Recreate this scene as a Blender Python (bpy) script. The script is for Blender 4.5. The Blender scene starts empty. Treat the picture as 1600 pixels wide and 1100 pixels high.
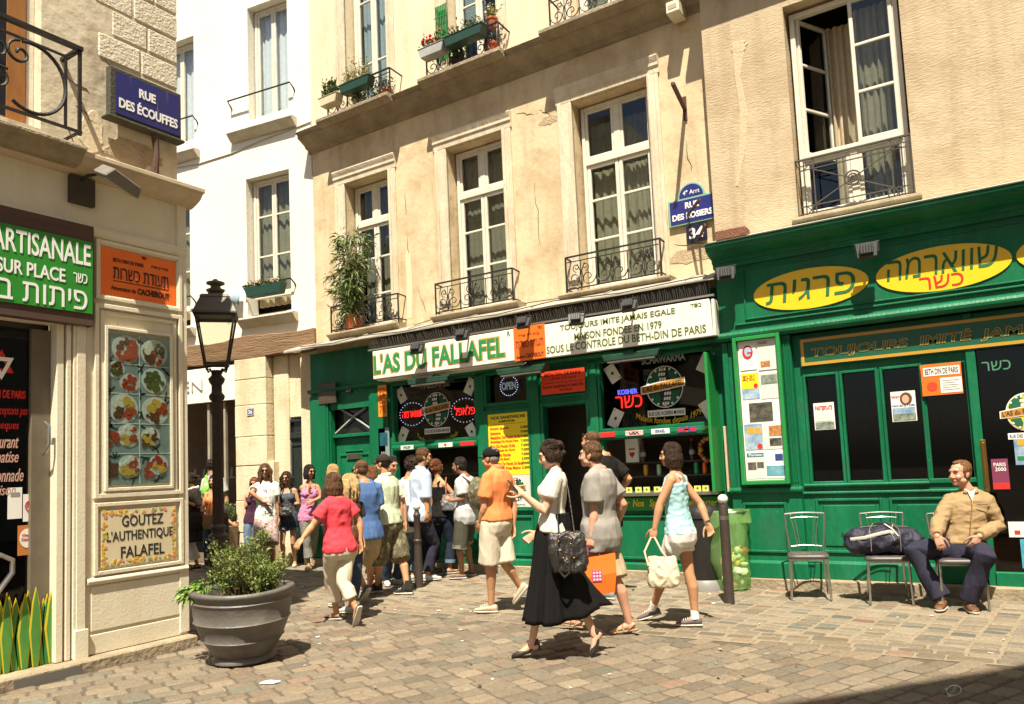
import bpy, bmesh, math, random
import numpy as np
from mathutils import Matrix, Vector, noise
random.seed(7); rng=np.random.RandomState(5)
scn=bpy.context.scene; COL=scn.collection
R_=math.radians
# ---------------------------------------------------------------- camera, sky, sun
F_PX,CX,CY,PITCH,ROLL,YAW=1201.43,800.,630.,.084,-.0441,.5716
def _axes():
    f0=np.array([-math.sin(YAW),math.cos(YAW),0.]);fw=f0*math.cos(PITCH)+np.array([0,0,math.sin(PITCH)])
    rt=np.array([math.cos(YAW),math.sin(YAW),0.]);up=np.cross(rt,fw)
    return rt*math.cos(ROLL)+up*math.sin(ROLL), up*math.cos(ROLL)-rt*math.sin(ROLL), fw, f0, rt
RT,UP,FW,FLAT,EAST=_axes(); CAM=np.array([0,0,1.57])
cd=bpy.data.cameras.new('camera'); cam=bpy.data.objects.new('camera',cd); COL.objects.link(cam)
cam.matrix_world=Matrix(((RT[0],UP[0],-FW[0],CAM[0]),(RT[1],UP[1],-FW[1],CAM[1]),(RT[2],UP[2],-FW[2],CAM[2]),(0,0,0,1)))
cd.sensor_width=36; cd.lens=F_PX*36/1600; cd.shift_y=(CY-550)/1600; cd.clip_end=400; cd.clip_start=.1
scn.camera=cam
SUN_EL,SUN_TH=R_(62),R_(25)
sdir=Vector((-math.sin(SUN_TH)*math.cos(SUN_EL),math.cos(SUN_TH)*math.cos(SUN_EL),-math.sin(SUN_EL)))
w=bpy.data.worlds.new('World'); scn.world=w; w.use_nodes=True
nt=w.node_tree; bg=nt.nodes['Background']; sk=nt.nodes.new('ShaderNodeTexSky'); sk.sky_type='NISHITA'; sk.sun_disc=False
sk.sun_elevation=SUN_EL; sk.sun_rotation=math.atan2(-sdir.x,-sdir.y); sk.dust_density=2.0; sk.air_density=1.0
nt.links.new(sk.outputs[0],bg.inputs[0]); bg.inputs[1].default_value=.05
sl=bpy.data.lights.new('sun','SUN'); sl.energy=5.0; sl.angle=R_(.5); sl.color=(1,.925,.775)
so=bpy.data.objects.new('sun',sl); COL.objects.link(so); so.rotation_euler=sdir.to_track_quat('-Z','Y').to_euler(); so.location=(6,-6,20)
scn.view_settings.view_transform='Standard'; scn.view_settings.look='None'; scn.view_settings.gamma=1; scn.view_settings.use_curve_mapping=False
scn.view_settings.exposure=1.08
scn.cycles.max_bounces=8; scn.cycles.transparent_max_bounces=12
# ---------------------------------------------------------------- pixel rays (survey of the photograph)
def ray(px,py): return RT*((px-CX)/F_PX)-UP*((py-CY)/F_PX)+FW
def onZ(px,py,z=0.):
    d=ray(px,py); return CAM+d*((z-CAM[2])/d[2])
def at_depth(px,py,dep):      # point on the upright plane 'dep' metres ahead
    d=ray(px,py); return CAM+d*(dep/d.dot(FLAT))
def depth(p): return float((np.array(p)-CAM).dot(FLAT))
# ---------------------------------------------------------------- facade frames: s right along the wall, y into the wall, z up
def frame(o,ang):
    c,s_=math.cos(ang),math.sin(ang)
    return Matrix(((c,-s_,0,o[0]),(s_,c,0,o[1]),(0,0,1,0),(0,0,0,1)))
FF=frame((0,9.85),0); FR=frame((0,9.6),0); FL=frame((-6.92,0),math.pi/2); FWH=frame((-10.55,9.87),R_(8.5))
def q(fr,y,px,py):            # (s,z) where the ray meets the plane y of a frame
    d=ray(px,py); e=np.array(fr)[:3,:3]; o=np.array(fr)[:3,3]; n=e[:,1]
    p=CAM+d*((y-(CAM-o).dot(n))/d.dot(n)); r=p-o
    return float(r.dot(e[:,0])),float(r[2])
def T(fr,s=0,y=0,z=0): return fr@Matrix.Translation((s,y,z))
# ---------------------------------------------------------------- materials
def lin(h):
    if isinstance(h,str):
        c=[int(h[i:i+2],16)/255 for i in (0,2,4)]
        return tuple(x/12.92 if x<=.04045 else ((x+.055)/1.055)**2.4 for x in c)
    return tuple(h)
MATS={}
def mat(name,a,b=None,scale=6,rough=.8,bump=0,bscale=None,metal=0,detail=6,stretch=None,c=None,cscale=1.2,cpos=(.5,.7),emit=0,spec=None,attr=None,coat=0,streak=None,chips=None,dirt=None):
    if name in MATS: return MATS[name]
    m=bpy.data.materials.new(name); m.use_nodes=True; t=m.node_tree; N=t.nodes; L=t.links.new
    P=N['Principled BSDF']; P.inputs['Roughness'].default_value=rough; P.inputs['Metallic'].default_value=metal
    if spec is not None: P.inputs['Specular IOR Level'].default_value=spec
    if coat: P.inputs['Coat Weight'].default_value=coat; P.inputs['Coat Roughness'].default_value=.15
    A=(*lin(a),1)
    if b is None and not attr: P.inputs['Base Color'].default_value=A; colout=None
    tc=N.new('ShaderNodeTexCoord'); mp=N.new('ShaderNodeMapping'); L(tc.outputs['Object'],mp.inputs[0])
    if stretch: mp.inputs['Scale'].default_value=stretch
    if b is not None or attr:
        n=N.new('ShaderNodeTexNoise'); n.inputs['Scale'].default_value=scale; n.inputs['Detail'].default_value=detail; n.inputs['Roughness'].default_value=.65
        L(mp.outputs[0],n.inputs[0])
        r=N.new('ShaderNodeValToRGB'); r.color_ramp.elements[0].position=.32; r.color_ramp.elements[1].position=.68
        L(n.outputs[0],r.inputs[0])
        if attr:
            at=N.new('ShaderNodeAttribute'); at.attribute_name=attr
            mx=N.new('ShaderNodeMix'); mx.data_type='RGBA'; mx.blend_type='MULTIPLY'; mx.inputs[0].default_value=1
            r.color_ramp.elements[0].color=(*lin(a),1); r.color_ramp.elements[1].color=(*lin(b),1)
            L(at.outputs['Color'],mx.inputs[6]); L(r.outputs[0],mx.inputs[7]); colout=mx.outputs[2]
        else:
            r.color_ramp.elements[0].color=A; r.color_ramp.elements[1].color=(*lin(b),1); colout=r.outputs[0]
        if c is not None:
            n2=N.new('ShaderNodeTexNoise'); n2.inputs['Scale'].default_value=cscale; n2.inputs['Detail'].default_value=8; n2.inputs['Roughness'].default_value=.7
            L(mp.outputs[0],n2.inputs[0]); r2=N.new('ShaderNodeValToRGB'); r2.color_ramp.elements[0].position=cpos[0]; r2.color_ramp.elements[1].position=cpos[1]
            r2.color_ramp.elements[0].color=(0,0,0,1); r2.color_ramp.elements[1].color=(1,1,1,1); L(n2.outputs[0],r2.inputs[0])
            mx=N.new('ShaderNodeMix'); mx.data_type='RGBA'; L(r2.outputs[0],mx.inputs[0]); L(colout,mx.inputs[6]); mx.inputs[7].default_value=(*lin(c),1); colout=mx.outputs[2]
        def layer(colout,col,sc,strch,lo,hi,det=6):
            m3=N.new('ShaderNodeMapping'); m3.inputs['Scale'].default_value=strch; L(tc.outputs['Object'],m3.inputs[0]); n3=N.new('ShaderNodeTexNoise'); n3.inputs['Scale'].default_value=sc; n3.inputs['Detail'].default_value=det; n3.inputs['Roughness'].default_value=.7; L(m3.outputs[0],n3.inputs[0])
            r3=N.new('ShaderNodeMapRange'); r3.inputs[1].default_value=lo; r3.inputs[2].default_value=hi; r3.clamp=True; L(n3.outputs[0],r3.inputs[0]); mx=N.new('ShaderNodeMix'); mx.data_type='RGBA'; L(r3.outputs[0],mx.inputs[0]); L(colout,mx.inputs[6]); mx.inputs[7].default_value=(*lin(col),1); return mx.outputs[2]
        if streak: colout=layer(colout,streak,3.2,(1,1,.12),.50,.74,8)
        if dirt: colout=layer(colout,dirt,2.2,(1,1,1),.51,.74,10)
        if chips: colout=layer(colout,chips,30,(1,1,.7),.70,.72,3)
        L(colout,P.inputs['Base Color'])
    if bump:
        nb=N.new('ShaderNodeTexNoise'); nb.inputs['Scale'].default_value=bscale or scale*4; nb.inputs['Detail'].default_value=5; L(mp.outputs[0],nb.inputs[0])
        bn=N.new('ShaderNodeBump'); bn.inputs['Strength'].default_value=bump; bn.inputs['Distance'].default_value=.02
        L(nb.outputs[0],bn.inputs['Height']); L(bn.outputs[0],P.inputs['Normal'])
    if emit:
        P.inputs['Emission Color'].default_value=A; P.inputs['Emission Strength'].default_value=emit
    MATS[name]=m; return m
def glass_mat(name,tint=(.75,.8,.8),refl=1.0,ior=1.5):
    m=bpy.data.materials.new(name); m.use_nodes=True; t=m.node_tree; N=t.nodes; L=t.links.new
    N.remove(N['Principled BSDF']); o=N['Material Output']
    tr=N.new('ShaderNodeBsdfTransparent'); tr.inputs[0].default_value=(*tint,1)
    gl=N.new('ShaderNodeBsdfGlossy'); gl.inputs['Roughness'].default_value=.02; gl.inputs[0].default_value=(refl,refl,refl,1)
    lw=N.new('ShaderNodeLayerWeight'); lw.inputs[0].default_value=.5; pw=N.new('ShaderNodeMath'); pw.operation='POWER'; pw.inputs[1].default_value=3.5
    ma=N.new('ShaderNodeMath'); ma.operation='MULTIPLY_ADD'; ma.inputs[1].default_value=.55*refl; ma.inputs[2].default_value=((ior-1)/(ior+1))**2*refl; mx=N.new('ShaderNodeMixShader')
    L(lw.outputs['Facing'],pw.inputs[0]); L(pw.outputs[0],ma.inputs[0]); L(ma.outputs[0],mx.inputs[0]); L(tr.outputs[0],mx.inputs[1]); L(gl.outputs[0],mx.inputs[2]); L(mx.outputs[0],o.inputs[0])
    MATS[name]=m; return m
PL_F=mat('plaster_beige',(.69,.56,.36),(.58,.455,.275),1.1,.92,.30,14,c=(.45,.32,.17),cscale=.8,cpos=(.47,.72),streak=(.44,.325,.185),dirt=(.40,.285,.155))
PL_F2=mat('plaster_pale',(.74,.64,.45),(.68,.57,.38),1.3,.92,.25,14,streak=(.56,.45,.29))
PL_R=mat('plaster_ochre',(.565,.45,.30),(.485,.375,.235),1.1,.95,.4,30,stretch=(.5,.5,1.7),c=(.37,.265,.15),cscale=.7,cpos=(.48,.75),streak=(.38,.28,.165),dirt=(.36,.26,.15))
PL_W=mat('plaster_white',(.80,.765,.66),(.74,.70,.58),.9,.9,.25,20)
PL_L=mat('plaster_old',(.72,.63,.46),(.60,.50,.35),2.0,.95,.55,9,c=(.42,.33,.22),cscale=1.5,cpos=(.55,.78),streak=(.45,.36,.25),dirt=(.30,.23,.15))
STONE=mat('cut_stone',(.72,.62,.44),(.64,.53,.35),2.0,.95,.35,24,streak=(.52,.41,.25),dirt=(.50,.38,.22))
STONE_D=mat('dirty_stone',(.36,.29,.19),(.22,.17,.105),3.5,.95,.9,22)
STONE_T=mat('weathered_trim',(.72,.63,.47),(.54,.445,.305),4,.93,.5,30,stretch=(1,1,.35),streak=(.44,.35,.23))
ZINC=mat('zinc_sheet',(.42,.38,.31),(.30,.265,.205),3,.6,.3,9,metal=.1)
CREAM=mat('cream_paint',(.72,.65,.49),(.67,.595,.435),3,.55,.15,40,c=(.58,.49,.335),cscale=2.2,cpos=(.55,.8),streak=(.62,.53,.37),chips=(.42,.33,.22))
WHITEW=mat('window_paint',(.71,.66,.55),(.61,.56,.45),8,.55,.1,40)
GREEN=mat('green_paint',(.003,.150,.058),(.002,.108,.041),4,.48,.3,30,spec=.3,c=(.012,.185,.085),cscale=1.5,stretch=(1,1,.3),streak=(.004,.095,.040),dirt=(.022,.115,.062),chips=(.13,.19,.13))
GREEN_L=mat('bright_green_paint',(.018,.25,.055),(.014,.21,.045),5,.4,.1,30)
IRON=mat('black_iron',(.022,.020,.018),(.04,.034,.028),14,.5,.2,60,metal=.4)
RUST=mat('rusty_iron',(.11,.05,.03),(.06,.03,.02),14,.8,.3,60)
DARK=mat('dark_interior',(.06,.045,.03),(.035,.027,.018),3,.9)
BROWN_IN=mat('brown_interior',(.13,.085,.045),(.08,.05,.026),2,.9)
WOODB=mat('old_beam',(.27,.165,.085),(.16,.09,.045),5,.9,.9,18,stretch=(.35,1,3))
SIGNW=mat('sign_white',(.80,.77,.68),(.76,.72,.62),4,.5,c=(.66,.59,.44),cscale=1.5,cpos=(.6,.8))
TXT_G=mat('letter_green',(.012,.22,.055)); TXT_DG=mat('letter_olive',(.10,.14,.012)); TXT_O=mat('letter_outline_ochre',(.50,.24,.03))
ORANGE=mat('sign_orange',(.90,.17,.012),(.82,.14,.010),3,.5); REDO=mat('sign_red_orange',(.85,.06,.012),(.75,.05,.01),3,.5)
BLACKT=mat('letter_black',(.015,.013,.012)); REDT=mat('letter_red',(.62,.02,.012)); WHITET=mat('letter_white',(.82,.81,.76),rough=.5)
YELLOW=mat('sign_yellow',(.88,.56,.006),(.84,.52,.006),3,.45); YEL2=mat('menu_yellow',(.88,.68,.012),(.84,.63,.012),3,.5)
GOLD=mat('letter_gold',(.50,.27,.022),rough=.5); BLUE=mat('enamel_blue',(.012,.016,.15),(.016,.022,.19),6,.25,coat=.6)
NAVY=mat('plate_navy',(.012,.013,.035),rough=.3); MINT=mat('enamel_mint',(.22,.42,.34),rough=.35)
PAPER=mat('paper',(.80,.78,.71),(.74,.72,.65),9,.7); PAPERG=mat('poster_paper',(.27,.33,.32),(.20,.26,.255),5,.35)
GLASS=glass_mat('window_glass'); GLASS_D=glass_mat('shop_glass',(.45,.45,.43),.85,1.45); GLASS_B=glass_mat('sky_glass',(.93,.95,.95),1,1.6)
CURT=mat('curtain_cream',(.56,.46,.31),(.46,.36,.22),12,.95); CURTW=mat('curtain_white',(.74,.76,.76),(.62,.66,.68),12,.9); CURTG=mat('curtain_grey',(.30,.27,.22),(.22,.19,.15),12,.95)
CHROME=mat('brushed_steel',(.55,.53,.48),(.42,.40,.36),20,.28,metal=.9); BRASS=mat('brass',(.48,.27,.07),(.36,.19,.05),12,.3,metal=.9)
NET=mat('net_curtain',(.46,.38,.27),(.36,.295,.205),14,.95)
GREYP=mat('lamp_housing',(.050,.050,.047),(.032,.032,.030),8,.55,.1,50)
BLACKP=mat('black_plastic',(.018,.017,.016),(.026,.024,.022),9,.4)
# ---------------------------------------------------------------- mesh builder
class MB:
    def __init__(s): s.v=[];s.f=[];s.m=[]
    def add(s,v,f,mi=0):
        o=len(s.v); s.v+= [tuple(map(float,p)) for p in v]; s.f+=[tuple(i+o for i in g) for g in f]; s.m+=[mi]*len(f); return s
    def box(s,x0,x1,y0,y1,z0,z1,mi=0):
        v=[(x,y,z) for x in (x0,x1) for y in (y0,y1) for z in (z0,z1)]
        return s.add(v,[(0,1,3,2),(4,6,7,5),(0,4,5,1),(2,3,7,6),(0,2,6,4),(1,5,7,3)],mi)
    def obox(s,c,ex,ey,ez,mi=0):          # oriented box: centre and half vectors
        c,ex,ey,ez=map(np.array,(c,ex,ey,ez))
        v=[c+a*ex+b*ey+d*ez for a in (-1,1) for b in (-1,1) for d in (-1,1)]
        return s.add(v,[(0,1,3,2),(4,6,7,5),(0,4,5,1),(2,3,7,6),(0,2,6,4),(1,5,7,3)],mi)
    def bar(s,p,r,w,h,mi=0):              # square bar from p to r
        p,r=np.array(p,float),np.array(r,float); d=r-p; L=np.linalg.norm(d); d/=L
        up=np.array([0,0,1.]) if abs(d[2])<.95 else np.array([0,1.,0]); a=np.cross(d,up); a/=np.linalg.norm(a); b=np.cross(a,d)
        return s.obox((p+r)/2,d*L/2,a*w/2,b*h/2,mi)
    def tube(s,pts,r,n=8,caps=True,mi=0,closed=False):
        P=[np.array(p,float) for p in pts]; k=len(P); rr=r if hasattr(r,'__len__') else [r]*k
        v=[];prev=None
        for i in range(k):
            d=(P[(i+1)%k]-P[i-1]) if closed else (P[min(i+1,k-1)]-P[max(i-1,0)])
            d=d/(np.linalg.norm(d)+1e-9)
            if prev is None:
                h=np.array([0,0,1.]) if abs(d[2])<.9 else np.array([1.,0,0]); a=np.cross(d,h)
            else: a=prev-d*prev.dot(d)
            a=a/(np.linalg.norm(a)+1e-9); prev=a; b=np.cross(d,a)
            R=rr[i]; R=(R,R) if not hasattr(R,'__len__') else R
            for j in range(n):
                t=2*math.pi*j/n; v.append(P[i]+a*R[0]*math.cos(t)+b*R[1]*math.sin(t))
        f=[(i*n+j,i*n+(j+1)%n,((i+1)%k)*n+(j+1)%n,((i+1)%k)*n+j) for i in range(k if closed else k-1) for j in range(n)]
        if caps and not closed: f+=[tuple(range(n))[::-1],tuple(range((k-1)*n,k*n))]
        return s.add(v,f,mi)
    def lathe(s,prof,n=24,c=(0,0,0),mi=0,sx=1,sy=1,caps=True):
        v=[(c[0]+r*sx*math.cos(2*math.pi*j/n),c[1]+r*sy*math.sin(2*math.pi*j/n),c[2]+z) for r,z in prof for j in range(n)]
        k=len(prof); f=[(i*n+j,i*n+(j+1)%n,(i+1)*n+(j+1)%n,(i+1)*n+j) for i in range(k-1) for j in range(n)]
        if caps: f+=[tuple(range(n))[::-1],tuple(range((k-1)*n,k*n))]
        return s.add(v,f,mi)
    def sph(s,c,r,n=10,mi=0,M=None):
        r=(r,r,r) if not hasattr(r,'__len__') else r; v=[];m=n//2+1
        for i in range(m+1):
            ph=math.pi*i/m
            for j in range(n):
                t=2*math.pi*j/n; p=np.array([r[0]*math.sin(ph)*math.cos(t),r[1]*math.sin(ph)*math.sin(t),r[2]*math.cos(ph)])
                if M is not None: p=M@p
                v.append(np.array(c)+p)
        f=[(i*n+j,(i+1)*n+j,(i+1)*n+(j+1)%n,i*n+(j+1)%n) for i in range(m) for j in range(n)]
        return s.add(v,f,mi)
    def prism(s,poly,y0,y1,mi=0):         # polygon in (s,z) extruded along y
        n=len(poly); v=[(x,y0,z) for x,z in poly]+[(x,y1,z) for x,z in poly]
        f=[tuple(range(n)),tuple(range(2*n-1,n-1,-1))]+[(i,i+n,(i+1)%n+n,(i+1)%n) for i in range(n)]
        return s.add(v,f,mi)
    def profile(s,prof,s0,s1,mi=0):       # (y,z) profile swept along s
        n=len(prof); v=[(s0,y,z) for y,z in prof]+[(s1,y,z) for y,z in prof]
        f=[tuple(range(n)),tuple(range(2*n-1,n-1,-1))]+[(i,i+n,(i+1)%n+n,(i+1)%n) for i in range(n)]
        return s.add(v,f,mi)
    def disc(s,cx,cz,rx,rz,y0,y1,n=28,rot=0,mi=0):
        c_,s_=math.cos(rot),math.sin(rot)
        return s.prism([(cx+rx*math.cos(t)*c_-rz*math.sin(t)*s_,cz+rx*math.cos(t)*s_+rz*math.sin(t)*c_) for t in [2*math.pi*i/n for i in range(n)]],y0,y1,mi)
    def frame(s,s0,s1,z0,z1,wd,y0,y1,mi=0):
        s.box(s0,s0+wd,y0,y1,z0,z1,mi); s.box(s1-wd,s1,y0,y1,z0,z1,mi)
        s.box(s0+wd,s1-wd,y0,y1,z0,z0+wd,mi); s.box(s0+wd,s1-wd,y0,y1,z1-wd,z1,mi); return s
    def text(s,body,s0,s1,z0,z1,y,bold=0,th=.004,mi=0,shear=0,arc=0,skew=0,rot=0):
        V,Fc=text_geo(body,bold,shear)
        cx,cz=(s0+s1)/2,(z0+z1)/2; c_,s_=math.cos(rot),math.sin(rot); o=[]
        for u,h,d in V:
            x=(u-.5)*(s1-s0); z=(h-.5)*(z1-z0)+arc*((2*u-1)**2)+skew*(u-.5)
            o.append((cx+x*c_-z*s_,y-th*d,cz+x*s_+z*c_))
        return s.add(o,Fc,mi)
    def build(s,name,mats,parent=None,M=None,smooth=False,bevel=0,seg=1,ang=None):
        me=bpy.data.meshes.new(name); me.from_pydata(s.v,[],s.f)
        mats=mats if isinstance(mats,(list,tuple)) else [mats]
        for m in mats: me.materials.append(m)
        if any(s.m): me.polygons.foreach_set('material_index',s.m)
        b=bmesh.new(); b.from_mesh(me); bmesh.ops.recalc_face_normals(b,faces=b.faces); b.to_mesh(me); b.free()
        if smooth:
            me.polygons.foreach_set('use_smooth',[True]*len(me.polygons))
            me.set_sharp_from_angle(angle=R_(ang or 40))
        o=bpy.data.objects.new(name,me); COL.objects.link(o)
        if bevel:
            bv=o.modifiers.new('bevel','BEVEL'); bv.width=bevel; bv.segments=seg; bv.limit_method='ANGLE'; bv.angle_limit=R_(40)
        if parent is not None: o.parent=parent
        if M is not None: o.matrix_world=M
        return o
_tc={}
def text_geo(body,bold=0,shear=0):
    k=(body,bold,shear)
    if k in _tc: return _tc[k]
    cu=bpy.data.curves.new('t','FONT'); cu.body=body; cu.offset=bold; cu.shear=shear; cu.extrude=.5; cu.resolution_u=3; cu.align_x='CENTER'; cu.space_line=.85
    heb=any(ord(ch)>0x58f for ch in body)
    if heb: cu.extrude=0; cu.fill_mode='NONE'; cu.dimensions='2D'; cu.offset=min(bold,.034)
    o=bpy.data.objects.new('t',cu); COL.objects.link(o); dg=bpy.context.evaluated_depsgraph_get()
    me=bpy.data.meshes.new_from_object(o.evaluated_get(dg))
    if heb:
        from mathutils.geometry import delaunay_2d_cdt
        r=delaunay_2d_cdt([Vector((v.co.x,v.co.y)) for v in me.vertices],[tuple(e.vertices) for e in me.edges],[],4,1e-5)
        V=np.array([(v.x,v.y,1.) for v in r[0]]+[(v.x,v.y,0.) for v in r[0]]); n=len(r[0]); ec={}
        for f in r[2]:
            for i in range(len(f)): k2=tuple(sorted((f[i],f[i-1]))); ec[k2]=ec.get(k2,0)+1
        Fc=[tuple(f) for f in r[2]]+[(i,j,j+n,i+n) for (i,j),c in ec.items() if c==1]
        bpy.data.objects.remove(o); bpy.data.curves.remove(cu); bpy.data.meshes.remove(me)
        lo=V.min(0);hi=V.max(0); V=(V-lo)/np.maximum(hi-lo,1e-6); _tc[k]=(V,Fc); return _tc[k]
    V=np.array([v.co[:] for v in me.vertices]); Fc=[tuple(p.vertices) for p in me.polygons]
    bpy.data.objects.remove(o); bpy.data.curves.remove(cu); bpy.data.meshes.remove(me)
    lo=V.min(0);hi=V.max(0); V=(V-lo)/np.maximum(hi-lo,1e-6); _tc[k]=(V,Fc); return _tc[k]
H=lambda t:t[::-1]      # right-to-left lettering set in reading order
def tag(o,label=None,cat=None,group=None,kind=None):
    if label: o['label']=label
    if cat: o['category']=cat
    if group: o['group']=group
    if kind: o['kind']=kind
    return o
def thing(name,label,cat,M=None,group=None):
    o=bpy.data.objects.new(name,None); COL.objects.link(o); o.empty_display_size=.1
    if M is not None: o.matrix_world=M if isinstance(M,Matrix) else Matrix.Translation(M)
    return tag(o,label,cat,group)
def copy_tree(o,parent=None):
    c=o.copy(); COL.objects.link(c)
    if parent is not None: c.parent=parent
    for ch in list(o.children): copy_tree(ch,c)
    return c
def wall(mb,s0,s1,z0,z1,holes,dep=.3,y=0,mi=0):
    xs=sorted({s0,s1,*[h[0] for h in holes],*[h[1] for h in holes]}); zs=sorted({z0,z1,*[h[2] for h in holes],*[h[3] for h in holes]})
    xs=[x for x in xs if s0<=x<=s1]; zs=[z for z in zs if z0<=z<=z1]
    for a,b in zip(xs,xs[1:]):
        for c,d in zip(zs,zs[1:]):
            m=((a+b)/2,(c+d)/2)
            if any(h[0]<m[0]<h[1] and h[2]<m[1]<h[3] for h in holes): continue
            mb.add([(a,y,c),(b,y,c),(b,y,d),(a,y,d)],[(0,1,2,3)],mi)
    for a,b,c,d in holes:
        e=y+dep
        mb.add([(a,y,c),(a,y,d),(a,e,d),(a,e,c)],[(0,1,2,3)],mi); mb.add([(b,y,c),(b,y,d),(b,e,d),(b,e,c)],[(0,1,2,3)],mi)
        mb.add([(a,y,d),(b,y,d),(b,e,d),(a,e,d)],[(0,1,2,3)],mi); mb.add([(a,y,c),(b,y,c),(b,e,c),(a,e,c)],[(0,1,2,3)],mi)
    return mb
def curtain(parent,s0,s1,z0,z1,y,m,amp=.03,waves=7,n=40,name='curtain'):
    b=MB(); v=[];ph=random.random()*6
    for i in range(n+1):
        u=i/n; x=s0+(s1-s0)*u
        for k,z in enumerate((z1,(z0+z1)/2,z0)):
            a=amp*(.6+.4*k/2); v.append((x+.01*math.sin(3*u*6+k),y+a*math.sin(u*waves*2*math.pi+ph+.4*k)+a*.4*math.sin(u*waves*4.7+ph),z))
    b.add(v,[(i*3+k,i*3+k+1,(i+1)*3+k+1,(i+1)*3+k) for i in range(n) for k in range(2)])
    o=b.build(name,m,parent,smooth=True,ang=80); return o
def spiral(cx,cz,r,turns,a0,sgn,n=22,rin=.12):
    o=[]
    for i in range(n+1):
        u=i/n; a=a0+sgn*turns*2*math.pi*u; k=r*(1-(1-rin)*u); o.append((cx+k*math.cos(a),cz+k*math.sin(a)))
    return o
def wire(mb,pts2,y,r=.007,n=5): mb.tube([(x,y,z) for x,z in pts2],r,n)
# ================================================================ THE STREET
g=MB(); g.add([(-80,-60,-.016),(80,-60,-.016),(80,80,-.016),(-80,80,-.016)],[(0,1,2,3)]); tag(g.build('ground',mat('joint_earth',(.120,.095,.064),(.085,.068,.046),9,.95,.8,60)),kind='structure')
def setts(name,region,ang,lx,ly,inside,joint,tones):
    b=MB(); cols=[]; c,s_=math.cos(ang),math.sin(ang)
    u0,u1,v0,v1=region; j=0; v=v0
    while v<v1:
        h=lx*1.0; off=random.random()*ly; u=u0-off
        while u<u1:
            L=ly*random.uniform(.8,1.25); k=joint
            a0,a1=u+k*random.uniform(.5,1.2),u+L-k*random.uniform(.5,1.2); b0,b1=v+k*random.uniform(.4,1.1),v+h-k*random.uniform(.4,1.1)
            cu,cv=(a0+a1)/2,(b0+b1)/2; X,Y=cu*c-cv*s_,cu*s_+cv*c
            if inside(X,Y):
                z=min(max(random.gauss(0,.0026),-.005),.006); tx,ty=random.gauss(0,.016),random.gauss(0,.016)
                ring=[]
                for (i0,zz) in ((0,-.05),(0,-.012),(.008,-.003),(.020,0)):
                    for (pu,pv) in ((a0,b0),((a0+a1)/2,b0),(a1,b0),(a1,(b0+b1)/2),(a1,b1),((a0+a1)/2,b1),(a0,b1),(a0,(b0+b1)/2)):
                        du=max(min(pu,a1-i0),a0+i0); dv=max(min(pv,b1-i0),b0+i0)
                        if pu in(a0,a1) and pv in(b0,b1): du+= (cu-du)*.06; dv+=(cv-dv)*.06
                        x,y=du*c-dv*s_,du*s_+dv*c
                        ring.append((x,y,zz+z+(du-cu)*tx+(dv-cv)*ty-.006))
                f=[(r*8+i,r*8+(i+1)%8,(r+1)*8+(i+1)%8,(r+1)*8+i) for r in range(3) for i in range(8)]+[tuple(range(24,32))]
                t=tones[min(int(abs(random.gauss(0,.9))*len(tones)/2.4),len(tones)-1)]; d=random.uniform(.74,1.2)
                b.add(ring,f); cols.append((t[0]*d,t[1]*d,t[2]*d,len(ring)))
            u+=L
        v+=h; j+=1
    o=b.build(name,mat('sett_'+name,(1.06,1.05,1.04),(.72,.71,.69),26,.78,.7,70,attr='tone'))
    ca=o.data.color_attributes.new('tone','FLOAT_COLOR','POINT'); arr=np.concatenate([np.tile((r,g_,b_,1),(n,1)) for r,g_,b_,n in cols]).astype(np.float32)
    ca.data.foreach_set('color',arr.ravel()); return tag(o,kind='structure')
g=MB(); g.add([(-21,6.7,-.0125),(4,6.7,-.0125),(4,9.8,-.0125),(-21,9.8,-.0125)],[(0,1,2,3)]); tag(g.build('pavement_bed',mat('joint_sand',(.285,.23,.15),(.23,.18,.115),9,.95,.8,60)),kind='structure')
GUT=lambda X:6.72
L_IN=lambda X,Y: X<-6.74 and Y<4.76
TONES=[tuple(v*q_ for v,q_ in zip(t,(1.06,1.0,.915))) for t in [(.205,.172,.128),(.185,.156,.118),(.225,.188,.14),(.195,.160,.115),(.165,.146,.112),(.21,.164,.118),(.15,.138,.108),(.205,.145,.105),(.17,.168,.135)]]
TON2=[(.245,.20,.14),(.215,.178,.125),(.27,.215,.15),(.17,.155,.118),(.205,.142,.09),(.14,.138,.11),(.21,.122,.082)]
setts('cobbled_street',(-10,9,-4,22),R_(66),.155,.21,lambda X,Y:-20<X<3.5 and -1<Y<GUT(X)-.02 and not L_IN(X,Y),.0068,TONES)
setts('gutter',(-21,4,GUT(0),GUT(0)+.44),0,.15,.26,lambda X,Y:True,.007,TONES)
setts('pavement',(3.5,11.2,-4,21.5),R_(84),.215,.125,lambda X,Y:-20<X<3.5 and GUT(X)+.47<Y<9.78,.0125,TON2)

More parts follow.
